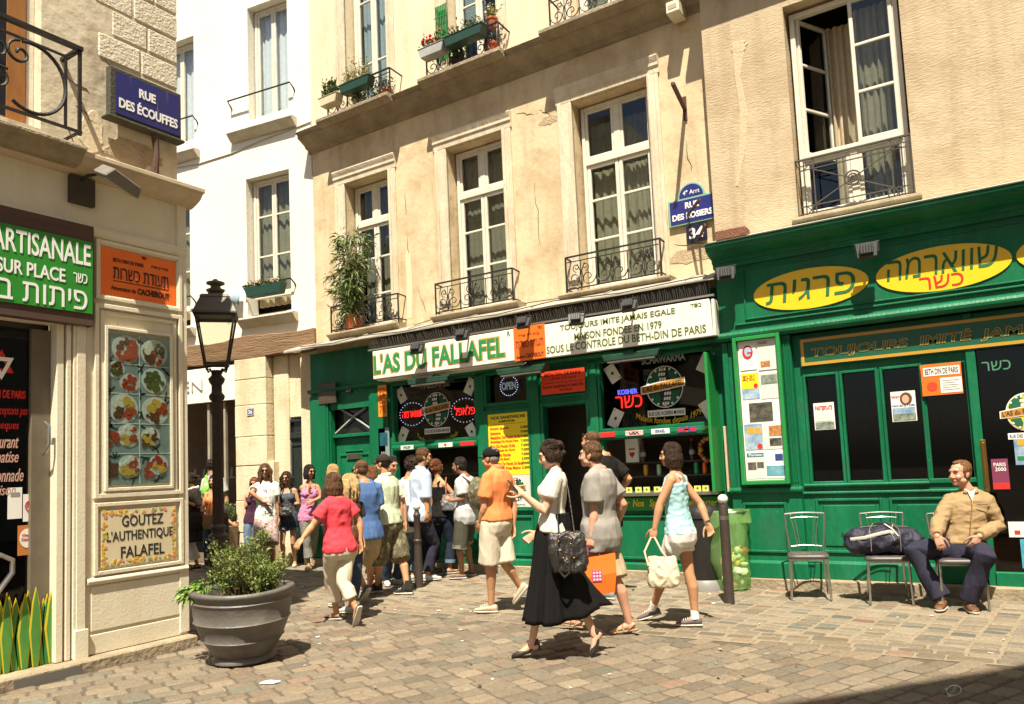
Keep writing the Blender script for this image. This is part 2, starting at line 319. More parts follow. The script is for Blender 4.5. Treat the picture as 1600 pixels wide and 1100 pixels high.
# ---------------------------------------------------------------- shared facade pieces
def sash(parent,s0,s1,z0,z1,y,zt=None,bars=(),fw=.06,m=WHITEW,gl=GLASS,cols=2,open_leaf=None,mull=.05):
    """french window: frame is the part, glazing is its sub-part"""
    b=MB(); b.frame(s0,s1,z0,z1,fw,y-.03,y+.05)
    top=z1
    if zt:
        b.box(s0+fw,s1-fw,y-.045,y+.04,zt-.05,zt+.05); top=zt-.05
        mid=(s0+s1)/2; b.box(mid-.05,mid+.05,y-.02,y+.03,zt+.05,z1-fw)
        for a,c in ((s0+fw,mid-.05),(mid+.05,s1-fw)): b.frame(a,c,zt+.05,z1-fw,.045,y-.012,y+.032)
    xs=[s0+fw+(s1-s0-2*fw)*i/cols for i in range(cols+1)]
    for i,(a,c) in enumerate(zip(xs,xs[1:])):
        b.frame(a+.004,c-.004,z0+fw,top-(0 if zt else fw),mull,y-.02,y+.028)
        for zb in bars: b.box(a+mull,c-mull,y-.016,y+.024,zb-.018,zb+.018)
    w_=b.build('window',m,parent,bevel=.006)
    p=MB(); p.box(s0+fw*.5,s1-fw*.5,y+.008,y+.012,z0+fw*.5,z1-fw*.5); p.build('pane',gl,w_)
    return w_
def railing(parent,s0,s1,z0,z1,yo,yw=0,style=0,m=IRON,name='balcony_railing'):
    b=MB(); r=.011
    zt=z1; b.bar((s0,yo,zt),(s1,yo,zt),.03,.02); b.bar((s0+.02,yo,z0+.03),(s1-.02,yo,z0+.03),.016,.016)
    for s in (s0,s1):
        b.bar((s,yo,zt),(s,yw,zt-.02),.022,.016); b.bar((s,yo,z0+.03),(s,yw,z0+.03),.016,.016); b.bar((s,yo,z0-.03),(s,yo,zt),.02,.02)
    zi=zt-.075; b.bar((s0+.02,yo,zi),(s1-.02,yo,zi),.012,.012); L=s1-s0; zc=(z0+zi)/2; hh=(zi-z0-.04)/2
    if style==2:      # crossed bars with rosette
        for s in (s0+.10,s0+.21,s1-.21,s1-.10): b.bar((s,yo,z0),(s,yo,zt),.014,.014)
        b.bar((s0+.05,yo,z0+.12),(s1-.05,yo,z0+.12),.014,.012); b.bar((s0+.05,yo,zt-.13),(s1-.05,yo,zt-.13),.014,.012)
        b.bar((s0+.21,yo,z0+.13),(s1-.21,yo,zt-.14),.012,.012); b.bar((s0+.21,yo,zt-.14),(s1-.21,yo,z0+.13),.012,.012)
        mid=(s0+s1)/2; zz=(z0+zt)/2
        for rr in (.085,.05,.022): b.tube([(mid+rr*math.cos(t),yo-.004,zz+rr*math.sin(t)) for t in np.linspace(0,6.283,20)[:-1]],.010,5,closed=True)
        for s in (s0+.155,s1-.155):
            for z in (z0+.07,zt-.075): 
                b.bar((s-.045,yo,z-.045),(s+.045,yo,z+.045),.01,.01); b.bar((s-.045,yo,z+.045),(s+.045,yo,z-.045),.01,.01)
    else:
        n=2 if style==0 else 3; wv=L/n
        for i in range(n):
            c=s0+wv*(i+.5)
            for sg in (-1,1):
                wire(b,spiral(c+sg*wv*.24,zc-hh*.22,hh*.62,1.35,math.pi/2-sg*math.pi*.5,-sg,26),yo,.008)
                wire(b,spiral(c+sg*wv*.15,zc+hh*.58,hh*.33,1.3,-math.pi/2,sg,20),yo,.007)
                wire(b,[(c,zc-hh*.95),(c+sg*.03,zc-hh*.3),(c+sg*.01,zc+hh*.3),(c+sg*.06,zc+hh*.9)],yo,.007)
            b.tube([(c,yo,z0+.03),(c,yo,zi)],.006,5)
        for i in range(n+1): b.tube([(s0+wv*i,yo,z0+.03),(s0+wv*i,yo,zi)],.008,5)
    return b.build(name,m,parent,smooth=True,ang=50)
def leaves(n,fn,size,asp=.45,droop=.3,seed=1,fold=.15):
    """many small folded leaves; fn(rng) -> position, direction"""
    rg=np.random.RandomState(seed); b=MB()
    for _ in range(n):
        p,d=fn(rg); d=np.array(d,float)+rg.normal(0,.35,3); d/=np.linalg.norm(d)+1e-6; L=size*rg.uniform(.6,1.3)
        u=rg.normal(0,1,3); sd=np.cross(d,u); sd/=np.linalg.norm(sd)+1e-6; up=np.cross(sd,d); W=L*asp/2
        p=np.array(p); m_=p+d*L*.45+up*L*fold*.4; e=p+d*L-np.array([0,0,L*droop]); 
        b.add([p,m_+sd*W+up*W*.5,m_,m_-sd*W+up*W*.5,e],[(0,1,2),(0,2,3),(1,4,2),(2,4,3)])
    return b
LEAF=mat('leaf_green',(.055,.10,.018),(.10,.15,.025),30,.55); LEAF2=mat('leaf_bamboo',(.07,.12,.022),(.15,.19,.045),26,.5); LEAF3=mat('leaf_box',(.085,.115,.022),(.17,.17,.035),40,.5); LEAFY=mat('leaf_yellow',(.32,.27,.06),(.20,.19,.045),40,.6); LEAFB=mat('leaf_bright',(.16,.25,.035),(.10,.18,.025),20,.5)
TWIG=mat('twig',(.20,.14,.075),(.12,.08,.04),20,.9); SOIL=mat('soil',(.05,.035,.022),(.03,.02,.014),20,.95)
TERRA=mat('terracotta',(.42,.12,.045),(.34,.09,.032),9,.8); ORPOT=mat('orange_plastic',(.62,.10,.02),rough=.45)
FLOWR=mat('petal_red',(.65,.015,.02)); FLOWP=mat('petal_pale',(.75,.70,.55))

# ================================================================ BEIGE BUILDING with the falafel shop
bf=thing('apartment_building','beige rendered apartment building with tall white windows over the falafel shop','building',FF)
W1=(-9.72,-8.68,4.10,6.80);W2=(-7.40,-6.30,4.08,6.84);W3=(-5.05,-3.85,4.05,6.92)
U1=(-9.62,-8.62,8.0,11.4);U2=(-7.28,-6.30,8.0,11.4);U3=(-4.98,-3.85,7.98,11.4)
b=MB(); wall(b,-10.55,-2.9,3.72,12.2,[W1,W2,W3,U1,U2,U3],.34)
wl=b.build('wall',PL_F,bf)
wl.data.materials.append(PL_F2)
wl.data.polygons.foreach_set('material_index',[1 if p.center.z>7.9 else 0 for p in wl.data.polygons])
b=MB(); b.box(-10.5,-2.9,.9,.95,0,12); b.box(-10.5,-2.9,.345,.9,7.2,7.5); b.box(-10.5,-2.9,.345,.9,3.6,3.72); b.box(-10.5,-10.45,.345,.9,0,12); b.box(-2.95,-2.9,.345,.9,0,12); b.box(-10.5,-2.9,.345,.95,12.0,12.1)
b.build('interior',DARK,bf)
b=MB()     # stone surrounds
for (a,c,z0,z1) in (W1,W2,W3):
    for e0,e1 in ((a-.24,a),(c,c+.17)):
        b.box(e0,e1,-.035,.02,z0-.02,z1+.02); b.box(e0+.02,e0+.07,-.055,-.035,z0,z1+.02); b.box(e1-.05,e1-.015,-.05,-.035,z0,z1)
    b.profile([(.02,z1+.02),(-.035,z1+.02),(-.04,z1+.10),(-.06,z1+.13),(-.06,z1+.17),(-.08,z1+.22),(-.09,z1+.25),(-.09,z1+.27),(.02,z1+.30)],a-.26,c+.19)
b.build('window_surround',STONE_T,bf,bevel=.006)
b=MB()
for (a,c,z0,z1) in (U1,U2,U3):
    for e0,e1 in ((a-.24,a),(c,c+.18)): b.box(e0,e1,-.03,.02,7.92,12.0); b.box(e0+.03,e0+.08,-.045,-.03,7.95,12.0)
b.build('upper_window_surround',STONE_T,bf,bevel=.006)
b=MB(); CP=[(.02,7.60),(-.03,7.60),(-.05,7.66),(-.12,7.68),(-.13,7.72),(-.20,7.76),(-.27,7.80),(-.30,7.81),(-.30,7.87),(-.36,7.89),(-.36,7.915),(.02,7.95)]
b.profile(CP,-10.62,-2.88)
for a,c in ((-9.95,-8.25),(-7.6,-5.98),(-5.3,-3.62)): b.profile([(-.30,7.815),(-.34,7.80),(-.42,7.83),(-.47,7.86),(-.47,7.93),(.02,7.965)],a,c)
b.build('cornice',STONE_D,bf,bevel=.012)
for a,c,z in ((-10.02,-8.38,4.10),(-7.66,-6.0,4.08),(-5.3,-3.6,4.05)):
    b=MB(); b.profile([(.3,z),(-.26,z-.015),(-.28,z-.05),(-.22,z-.09),(-.18,z-.14),(.0,z-.16)],a,c); b.build('window_sill',STONE_D,bf,bevel=.008)
for (a,c,z0,z1),bars,zt in ((W1,(5.42,4.76),6.07),(W2,(5.45,4.85),6.07),(W3,(5.46,4.86),6.05)):
    w_=sash(bf,a+.03,c-.03,z0+.03,z1-.02,.24,zt,bars,fw=.055,mull=.055)
    if a==W3[0]:
        curtain(w_,a+.12,c-.42,z0+.1,zt-.1,.40,CURT,waves=5); curtain(w_,c-.45,c-.22,z0+.1,zt-.1,.40,CURT,waves=3,n=16); curtain(w_,a+.1,c-.2,zt+.1,z1-.25,.40,CURTG,waves=9)
    else:
        curtain(w_,a+.06,c-.06,z0+.1,z1-.1,.44,NET,amp=.012,waves=9)
for (a,c,z0,z1),bars in ((U1,(9.05,10.25),),(U2,(9.3,10.4)),(U3,(9.05,10.25))):
    w_=sash(bf,a+.03,c-.03,z0+.03,z1-.02,.24,None,bars,fw=.07,mull=.06)
    if a==U2[0]:
        bl=MB()
        for i in range(70): bl.box(a+.1,c-.45,.37,.385,8.9+i*.034,8.9+i*.034+.022)
        bl.build('blind',CURTW,w_)
    else: curtain(w_,a+.08,c-.08,z0+.1,z1-.1,.42,CURTW if a==U1[0] else CURT,amp=.015,waves=8)
for s0,s1,z0,z1,yo,st in ((-9.95,-8.38,4.11,4.56,-.2,1),(-7.58,-6.10,4.08,4.58,-.2,1),(-5.18,-3.73,4.06,4.56,-.2,1),(-9.78,-8.30,7.96,8.42,-.32,1),(-7.5,-6.08,7.96,8.42,-.32,1),(-5.17,-3.70,7.96,8.44,-.32,1)):
    railing(bf,s0,s1,z0,z1,yo,.03,st)
b=MB()    # zinc ledge above the shop
b.profile([(.02,4.0),(-.1,3.99),(-.50,3.86),(-.52,3.83),(-.52,3.80),(-.1,3.90),(.02,3.92)],-10.85,-2.93)
for i in range(7): s=-10.2+i*1.15; b.tube([(s,-.02,4.005),(s,-.25,3.95),(s,-.515,3.862)],.012,6)
b.build('zinc_ledge',ZINC,bf,bevel=.006)
b=MB(); rg=random.Random(3)
for i in range(210):
    s=-8.75+i*.0275; l=rg.uniform(.10,.16)
    b.tube([(s,-.50,3.62),(s+rg.uniform(-.02,.02),-.53-rg.uniform(0,.05),3.62+l)],.0026,4)
b.box(-8.8,-2.95,-.51,-.47,3.60,3.625)
b.build('bird_spikes',mat('spike_wire',(.45,.42,.36),rough=.35,metal=.8),bf)
# --- shopfront
b=MB()
hol=[(-10.17,-9.24,.0,2.74),(-8.66,-6.97,2.06,3.05),(-8.66,-6.97,1.02,1.93),(-5.74,-5.02,0.06,2.44),(-4.80,-3.17,2.03,3.0),(-4.80,-3.17,1.18,1.90),(-6.75,-6.02,2.58,3.02)]
wall(b,-10.66,-2.93,.12,3.80,hol,.10,-.06)
for s0,s1 in ((-10.66,-10.2),(-9.2,-8.78),(-6.94,-6.80),(-5.98,-5.80),(-4.98,-4.84),(-3.14,-2.95)):
    b.box(s0,s1,-.10,-.062,.14,3.02)
    if s1-s0>.25: b.box(s0+.05,s1-.05,-.115,-.101,.5,2.95)
b.profile([(-.06,3.06),(-.12,3.07),(-.16,3.10),(-.16,3.13),(-.06,3.15)],-10.66,-2.95)
b.profile([(-.06,.96),(-.14,.965),(-.16,.99),(-.16,1.02),(-.06,1.03)],-8.72,-6.9)
for s0,s1 in ((-8.6,-7.0),(-4.75,-3.2),(-6.75,-6.0)):
    b.frame(s0,s1,.26,.86,.035,-.085,-.061); b.profile([(-.06,.12),(-.10,.12),(-.10,.20),(-.06,.22)],s0-.05,s1+.05)
b.profile([(-.06,1.94),(-.10,1.945),(-.11,1.99),(-.10,2.035),(-.06,2.04)],-8.7,-6.95); b.profile([(-.06,1.91),(-.10,1.915),(-.11,1.96),(-.10,2.015),(-.06,2.02)],-4.84,-3.13)
b.frame(-8.70,-6.93,2.04,3.07,.045,-.095,-.061); b.frame(-4.83,-3.14,2.015,3.03,.045,-.095,-.061); b.frame(-5.79,-4.98,.1,2.5,.05,-.1,-.061)
b.frame(-6.8,-5.96,.93,2.46,.055,-.10,-.061); b.frame(-6.8,-5.97,2.53,3.06,.05,-.09,-.061); b.frame(-5.78,-4.98,2.56,3.0,.04,-.085,-.061)
sf=b.build('shopfront',GREEN,bf,bevel=.005)
b=MB(); b.box(-10.7,-2.9,-.12,.2,-.04,.118); b.build('stone_plinth',STONE_D,bf,bevel=.012)
dr=MB(); dr.box(-10.16,-9.25,.05,.09,.0,2.24); dr.frame(-10.08,-9.33,.2,1.95,.04,.03,.051); dr.box(-9.92,-9.5,.02,.05,1.98,2.01); dr.box(-10.17,-9.24,-.02,.08,2.24,2.30)
dr.box(-9.9,-9.52,.035,.05,1.83,1.97)
d_=dr.build('entrance_door',GREEN,bf,bevel=.006)
dk=MB(); dk.box(-9.86,-9.56,.025,.034,1.85,1.94); dk.build('letter_slot',DARK,d_)
fl=MB(); fl.box(-10.17,-9.24,.1,.12,2.30,2.74); fl.build('fanlight_glass',mat('dark_glass',(.02,.017,.014),rough=.08),bf)
fl=MB(); 
for p,r in (((-10.16,2.33),(-9.71,2.60)),((-9.71,2.60),(-9.25,2.33)),((-10.0,2.74),(-9.71,2.60)),((-9.71,2.60),(-9.4,2.74))): fl.bar((p[0],.04,p[1]),(r[0],.04,r[1]),.02,.02)
fl.build('fanlight_grille',mat('pale_iron',(.45,.47,.42),rough=.5),bf)
for a,c,z0,z1 in ((-8.66,-6.97,2.06,3.05),(-4.80,-3.17,2.03,3.0),(-6.75,-6.02,2.58,3.02)):
    b=MB(); b.box(a,c,.035,.041,z0,z1); b.build('display_glass',GLASS_D,bf)
b=MB(); 
for a,c,z0,z1 in ((-8.66,-6.97,2.06,3.05),(-4.80,-3.17,2.03,3.0),(-6.75,-6.02,2.58,3.02)): b.box(a-.05,c+.05,.12,.16,z0-.05,z1+.05)
b.build('display_backing',mat('dark_backing',(.035,.026,.018),(.018,.014,.010),2.5,.8),bf)
for x in ((-4.84,-3.14,-.22,.5,1.12,1.165),(-8.7,-6.93,-.2,.5,.985,1.018)): b=MB(); b.box(*x); b.build('serving_counter',CHROME,bf,bevel=.008)
b=MB(); b.box(-4.8,-3.15,-.115,-.096,.92,1.09); b.build('counter_sign_board',GREEN_L,bf)
b=MB(); b.text('Traiteur  Nos   Specialites  a  emporter',-4.75,-3.2,.945,1.07,-.117,.02,shear=.15); b.build('counter_lettering',YEL2,bf)
for x in ((-4.78,-3.2,.45,.7,1.55,1.57),(-4.78,-3.2,.3,.7,1.36,1.375),(-8.6,-7.0,.4,.7,1.5,1.52)): b=MB(); b.box(*x); b.build('hatch_shelf',mat('dark_shelf',(.07,.06,.05),rough=.4,metal=.4),bf)

# ================================================================ WHITE BUILDING, left background
bw=thing('apartment_building','white rendered apartment building with window rails behind the street lamp','building',FWH)
A1=(-1.55,-.55,8.62,10.95);A2=(-4.05,-3.0,8.55,10.8);B1=(-1.65,-.58,4.72,7.45);B2=(-4.25,-3.15,4.72,7.45)
b=MB(); wall(b,-9,0.05,4.05,12.2,[A1,A2,B1,B2],.3)
b.add([(.05,0,0),(.05,.6,0),(.05,.6,12.2),(.05,0,12.2)],[(0,1,2,3)])
b.build('wall',PL_W,bw)
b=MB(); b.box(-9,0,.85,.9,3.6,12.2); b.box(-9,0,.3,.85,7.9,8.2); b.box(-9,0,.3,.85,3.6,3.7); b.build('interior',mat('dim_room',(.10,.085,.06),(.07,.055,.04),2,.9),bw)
for (a,c,z0,z1),low in ((A1,0),(A2,0),(B1,1),(B2,1)):
    w_=sash(bw,a+.03,c-.03,z0+(.35 if low else .03),z1-.02,.2,None,(5.9,6.7) if low else (),fw=.06,gl=GLASS if low else GLASS_B,mull=.05)
    curtain(w_,a+.05,c-.05,z0+.2,z1-.05,.3,CURT if low else CURTW,amp=.03 if low else .02,waves=7)
for s0,s1,z in ((-1.98,-.36,8.42),(-4.5,-2.85,8.32),(-1.78,-.42,4.66),(-4.4,-3.0,4.66)):
    b=MB(); b.profile([(.25,z+.02),(-.16,z),(-.18,z-.03),(-.15,z-.08),(-.06,z-.17),(.0,z-.19)],s0,s1)
    b.build('window_sill',mat('lime_sill',(.58,.52,.40),(.44,.38,.27),5,.9,.5,30),bw,bevel=.008)
for s0,s1,z in ((-1.98,-.40,9.07),(-4.5,-2.9,9.0),(-1.66,-.47,5.28),(-4.3,-3.0,5.28)):
    b=MB(); b.tube([(s0,0,z-.13),(s0,-.03,z-.08),(s0+.01,-.13,z),(s1-.01,-.13,z),(s1,-.03,z-.08),(s1,0,z-.13)],.016,7)
    b.build('window_rail',IRON,bw,smooth=True)
b=MB(); rg=random.Random(5)
pts=[(s,3.88+.02*math.sin(s*5)) for s in np.linspace(-4.6,-.02,24)]; top=[(s,4.30+.03*math.sin(s*3.1)+rg.uniform(-.015,.015)) for s in np.linspace(-.02,-4.6,24)]
b.prism(pts+top,-.07,.1); b.build('timber_beam',WOODB,bw,bevel=.015)
b=MB(); z=-.05
for i,h in enumerate((.62,.60,.66,.55,.60,.50,.40)):
    z1=min(z+h,3.88); b.box(-1.95+rg.uniform(-.006,.006),-1.18,-.06-rg.uniform(0,.012),.25,z+.006,z1); z=z1
b.box(-1.16,-.80,.12,.3,-.05,3.9); b.box(-.86,-.02,.16,.3,2.7,3.9); b.box(-.40,0.04,-.02,.3,-.05,3.9); b.box(-1.20,-1.05,-.04,.14,-.05,1.9)
b.build('stone_pillar',STONE,bw,bevel=.012)
b=MB(); b.box(-.86,-.41,.18,.23,0,2.3); b.frame(-.80,-.47,.15,1.25,.04,.16,.181); b.frame(-.80,-.47,1.32,2.2,.04,.16,.181); b.box(-.88,-.39,.14,.24,2.3,2.36); b.frame(-.84,-.43,2.36,2.66,.05,.15,.22)
d_=b.build('side_door',mat('dark_green_door',(.014,.024,.018),(.010,.017,.013),6,.5),bw,bevel=.006)
b=MB(); b.box(-.8,-.47,.2,.21,2.4,2.62); b.build('door_glass',mat('dark_glass',(.02,.017,.014),rough=.08),d_)
b=MB(); b.box(-9,-1.97,3.2,3.3,0,4); b.box(-9,-1.97,.2,3.2,3.85,3.95); b.box(-2.02,-1.97,.1,3.2,0,3.9); b.box(-9,-1.97,0,3.2,-.045,.02)
b.build('shop_interior',BROWN_IN,bw)
b=MB(); 
for z in (1.05,1.62): b.box(-5.4,-2.9,.9,1.2,z,z+.03)
b.box(-2.75,-2.69,.02,.08,0,3.1); b.box(-2.33,-2.28,.02,.08,0,3.1); b.box(-2.7,-2.2,1.0,1.05,.5,1.9)
for i in range(9): b.lathe([(.04,0),(.05,.08),(.03,.16),(.02,.2)],8,(-5.2+i*.26,1.05,1.65))
b.build('shop_shelf',mat('shop_shelf',(.34,.30,.22),(.25,.21,.15),4,.7),bw)
b=MB(); b.box(-2.98,-2.45,2.2,2.3,1.25,1.9); b.build('wall_picture',mat('pale_panel',(.50,.46,.36),rough=.6),bw)
pl=thing('house_number_plate','small blue enamel house number 36 on the pale stone pillar','sign',T(FWH,-1.55,-.085,2.78))
b=MB(); b.box(-.085,.085,0,.012,0,.145); b.build('plate',BLUE,pl,bevel=.004); b=MB(); b.frame(-.08,.08,.005,.14,.008,-.002,0); b.text('36',-.05,.05,.03,.115,-.002,.01); b.build('lettering',WHITET,pl)
sb=thing('shop_sign','white fascia board with cut-out letters over the background shop','sign',T(FWH,-3.4,-.06,3.12))
b=MB(); b.box(-3,1.46,0,.08,0,.68); b.build('board',SIGNW,sb,bevel=.006)
b=MB(); b.text('EDEN',-.5,.62,.25,.47,-.012,-.012,th=.018); b.build('lettering',mat('sign_grey',(.56,.54,.47)),sb)
# towel and flower box on the white building
t=thing('window_box','long green window box of small pink flowers on the white building rail','window box',T(FWH,-1.06,-.22,5.02))
b=MB(); b.prism([(-.40,0),(.40,0),(.46,.2),(-.46,.2)],-.02,.14); b.build('trough',mat('green_plastic',(.012,.05,.03),(.009,.04,.025),6,.5),t,bevel=.01)
leaves(420,lambda r:((r.uniform(-.45,.45),r.uniform(-.02,.14),.17+abs(r.normal(0,.05))),(r.normal(0,.5),-.3,1)),.07,seed=2).build('foliage',LEAF,t)
b=MB()
for i in range(34): b.sph((random.uniform(-.42,.42),random.uniform(-.05,.12),.24+random.uniform(-.03,.06)),random.uniform(.010,.018),6)
b.build('blossom',mat('petal_pink',(.72,.42,.42)),t)
b=MB(); b.add([(x,-.14-.03*math.sin(j*1.1+i)*(.3+k*.3),z) for i,x in enumerate(np.linspace(-2.1,-1.72,7)) for j,(k,z) in enumerate(((0,5.28),(1,5.1),(2,4.92+.03*(i%3))))],[(i*3+k,i*3+k+1,i*3+k+4,i*3+k+3) for i in range(6) for k in range(2)])
o=b.build('towel',mat('towel_blue',(.40,.50,.55),(.33,.43,.48),20,.95),smooth=True); o.matrix_world=FWH; sm=o.modifiers.new('thick','SOLIDIFY'); sm.thickness=.012
tag(o,'pale blue towel hung over the rail of the white building','towel')

# ================================================================ OCHRE BUILDING on the right with the green restaurant
br=thing('apartment_building','ochre rough-rendered building with an open casement over the green restaurant','building',FR)
RW=(-1.93,-.66,4.45,7.12)
b=MB(); wall(b,-2.96,5,4.1,12.2,[RW],.36); b.add([(-2.96,0,0),(-2.96,.6,0),(-2.96,.6,12.2),(-2.96,0,12.2)],[(0,1,2,3)]); b.build('wall',PL_R,br)
b=MB(); b.profile([(.0,7.7),(-.05,7.7),(-.1,7.8),(-.28,7.88),(-.36,7.92),(-.36,8.0),(0,8.05)],-3.02,5); b.build('cornice',STONE_D,br,bevel=.01)
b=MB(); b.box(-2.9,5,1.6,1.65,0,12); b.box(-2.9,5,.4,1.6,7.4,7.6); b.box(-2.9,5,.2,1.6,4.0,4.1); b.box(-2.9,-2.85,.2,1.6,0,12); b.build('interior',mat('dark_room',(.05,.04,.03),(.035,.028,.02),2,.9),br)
b=MB(); b.frame(-1.9,-.69,4.47,7.08,.06,.17,.26); b.box(-1.84,-.75,.15,.28,5.17,5.25); b.box(-1.33,-1.24,.17,.25,4.5,5.17); 
b.frame(-1.22,-.75,5.25,7.02,.045,.16,.21); b.frame(-1.84,-1.33,4.5,5.17,.045,.18,.23); b.frame(-1.24,-.75,4.5,5.17,.045,.18,.23)
for z in (5.86,6.44): b.box(-1.18,-.79,.165,.205,z-.018,z+.018)
rw=b.build('window',WHITEW,br,bevel=.006)
b=MB(); b.box(-1.2,-.77,.183,.187,5.27,7.0); b.box(-1.83,-.76,.2,.204,4.52,5.16); b.build('pane',GLASS,rw)
b=MB()      # casement leaf swung inwards, hinged at the left
b.frame(0,.55,5.26,7.02,.045,-.025,.025)
for z in (5.86,6.44): b.box(.045,.505,-.02,.02,z-.018,z+.018)
lf=b.build('open_casement',WHITEW,br,bevel=.006); lf.location=(-1.83,.22,0); lf.rotation_euler=(0,0,R_(62))
b=MB(); b.box(.03,.52,-.002,.002,5.29,7.0); b.build('pane',GLASS,lf)
curtain(rw,-1.55,-1.2,4.6,7.0,.66,CURT,amp=.045,waves=4,n=28); curtain(rw,-1.2,-.74,4.6,7.0,.42,CURT,amp=.03,waves=6,n=36)
railing(br,-1.93,-.665,4.44,5.14,.02,.12,2,mat('grey_iron',(.10,.08,.06),(.06,.05,.038),14,.6,metal=.3))
b=MB(); b.profile([(.3,4.46),(-.03,4.44),(-.05,4.40),(.0,4.36)],-2.0,-.6); b.build('window_sill',STONE_D,br,bevel=.008)
b=MB()      # shopfront
b.profile([(0,4.34),(-.38,4.215),(-.44,4.205),(-.44,4.165),(-.42,4.155),(-.41,4.12),(-.34,4.09),(-.26,4.06),(-.20,4.05),(-.20,4.01),(-.16,4.00),(-.16,3.95),(0,3.94)],-2.97,5)
cn=b.build('shop_cornice',GREEN,br,bevel=.006)
b=MB(); b.profile([(-.455,4.206),(-.38,4.22),(-.02,4.34),(-.02,4.352),(-.38,4.232),(-.46,4.218)],-2.99,5); b.build('lead_flashing',mat('pale_lead',(.45,.47,.37),(.33,.36,.28),6,.8),br)
b=MB()
b.box(-2.96,5,-.105,.1,3.13,4.02); b.frame(-2.62,5.2,3.26,3.90,.02,-.125,-.106); b.profile([(-.106,3.20),(-.13,3.205),(-.13,3.225),(-.106,3.23)],-2.75,5)
b.profile([(-.1,3.02),(-.14,3.03),(-.17,3.06),(-.175,3.09),(-.16,3.12),(-.12,3.14),(-.1,3.15)],-3.0,5)
b.box(-2.95,-2.12,-.06,.1,.12,3.02)
for s0,s1 in ((-2.22,-2.12),(-2.95,-2.88)): b.box(s0,s1,-.085,-.061,1.2,3.02)
for i in range(3): b.box(-2.205+i*.03,-2.19+i*.03,-.10,-.086,1.25,2.98)
b.profile([(-.06,1.13),(-.10,1.14),(-.11,1.17),(-.10,1.20),(-.06,1.21)],-2.97,-2.1)
b.frame(-2.82,-2.3,.42,1.02,.03,-.082,-.061); b.profile([(-.06,.12),(-.10,.12),(-.10,.30),(-.06,.33)],-2.96,-2.1)
# window bay
hol=[(-2.0,-1.66,1.25,2.5),(-1.59,-1.24,1.25,2.5),(-1.16,-.79,1.25,2.5),(-.74,-.35,1.25,2.5)]
wall(b,-2.12,-.30,.12,3.02,hol,.06,.04)
for a,c,z0,z1 in hol[:3]: b.frame(a-.03,c+.03,z0-.03,z1+.03,.03,.02,.041)
b.box(-.78,-.32,.015,.041,1.2,1.25); b.profile([(.04,1.18),(.0,1.185),(-.01,1.21),(.0,1.225),(.04,1.23)],-2.1,-.78)
b.profile([(.04,1.10),(.01,1.105),(.01,1.13),(.04,1.14)],-2.12,-.32)
for s0,s1 in ((-1.99,-1.27),(-1.2,-.42)):
    b.frame(s0,s1,.42,1.05,.03,.018,.041); b.box(s0+.08,s1-.08,.028,.041,.5,.97)
b.profile([(.04,.12),(.0,.12),(.0,.30),(.04,.33)],-2.12,-.3)
b.box(-.33,-.24,.0,.09,.12,3.02); b.box(-.24,5,.03,.1,2.62,3.02); b.box(-.24,5,-.02,.1,.10,.26)
b.box(1.6,5,.0,.1,.2,3.02)
b.build('shopfront',GREEN,br,bevel=.005)
b=MB()
for a,c,z0,z1 in hol: b.box(a,c,.085,.091,z0,z1)
b.box(-.23,1.6,.06,.066,.26,2.62); b.build('shop_glass',GLASS_D,br)
b=MB(); b.box(-2.96,5,-.12,.2,-.05,.118); b.build('stone_plinth',STONE_D,br,bevel=.012)
b=MB(); b.tube([(-.245,.0,1.15),(-.245,.0,1.62)],.022,8); b.box(-.27,-.22,-.012,.012,1.1,1.65); b.build('door_handle',BRASS,br,bevel=.004)
b=MB(); b.box(-2.90,-2.52,-.20,-.0,4.30,4.42); b.build('brick_stub',mat('brick_red',(.20,.08,.045),(.14,.06,.035),20,.9,1,40),br,bevel=.01)

# ================================================================ LEFT CORNER SHOP
bl=thing('corner_building','cream panelled corner shop with crumbling stone wall above','building',FL)
LW=(2.0,3.30,4.72,6.9)
b=MB(); wall(b,-4,4.62,4.55,9.5,[LW],.3); b.add([(4.62,0,4.5),(4.62,6,4.5),(4.62,6,9.5),(4.62,0,9.5)],[(0,1,2,3)]); b.build('wall',PL_L,bl)
b=MB(); rg=random.Random(11); z=5.60
for r in range(9):
    s=3.80+(.12 if r%2 else 0)+rg.uniform(-.05,.05)
    while s<4.62:
        e=min(s+rg.uniform(.34,.5),4.62); 
        if e>4.52: e=4.632
        if e-s>.08: b.box(s+.010,e,-.005-rg.uniform(0,.006),.05,z+.012,z+.26)
        s=e
    z+=.27
b.build('stone_quoin',mat('quoin_stone',(.72,.65,.50),(.60,.52,.37),7,.95,.7,40),bl,bevel=.014)
b=MB(); b.frame(2.0,3.30,4.72,6.9,.07,.12,.2); b.box(2.5,3.1,.125,.195,4.75,6.9) ; b.build('window',WHITEW,bl,bevel=.006)
b=MB(); b.box(3.06,3.22,.10,.19,4.74,6.88); b.build('wooden_shutter',mat('orange_wood',(.36,.15,.035),(.28,.11,.025),5,.5,stretch=(6,1,1)),bl,bevel=.006)
b=MB(); b.box(2.08,3.06,.1,.12,4.78,6.85); b.build('window_glass',mat('dark_glass',(.02,.017,.014),rough=.08),bl)
b=MB(); b.profile([(.1,4.60),(-.25,4.58),(-.30,4.56),(-.30,4.52),(-.24,4.48),(-.2,4.42),(.0,4.40)],1.2,3.55); b.build('balcony_slab',STONE_D,bl,bevel=.01)
b=MB(); zt,z0,yo=5.43,4.64,-.3     # ornate balcony railing
b.bar((1.3,yo,zt),(3.5,yo,zt),.05,.035); b.bar((1.3,yo,zt-.12),(3.36,yo,zt-.12),.018,.018); b.bar((1.3,yo,z0+.03),(3.5,yo,z0+.03),.022,.022)
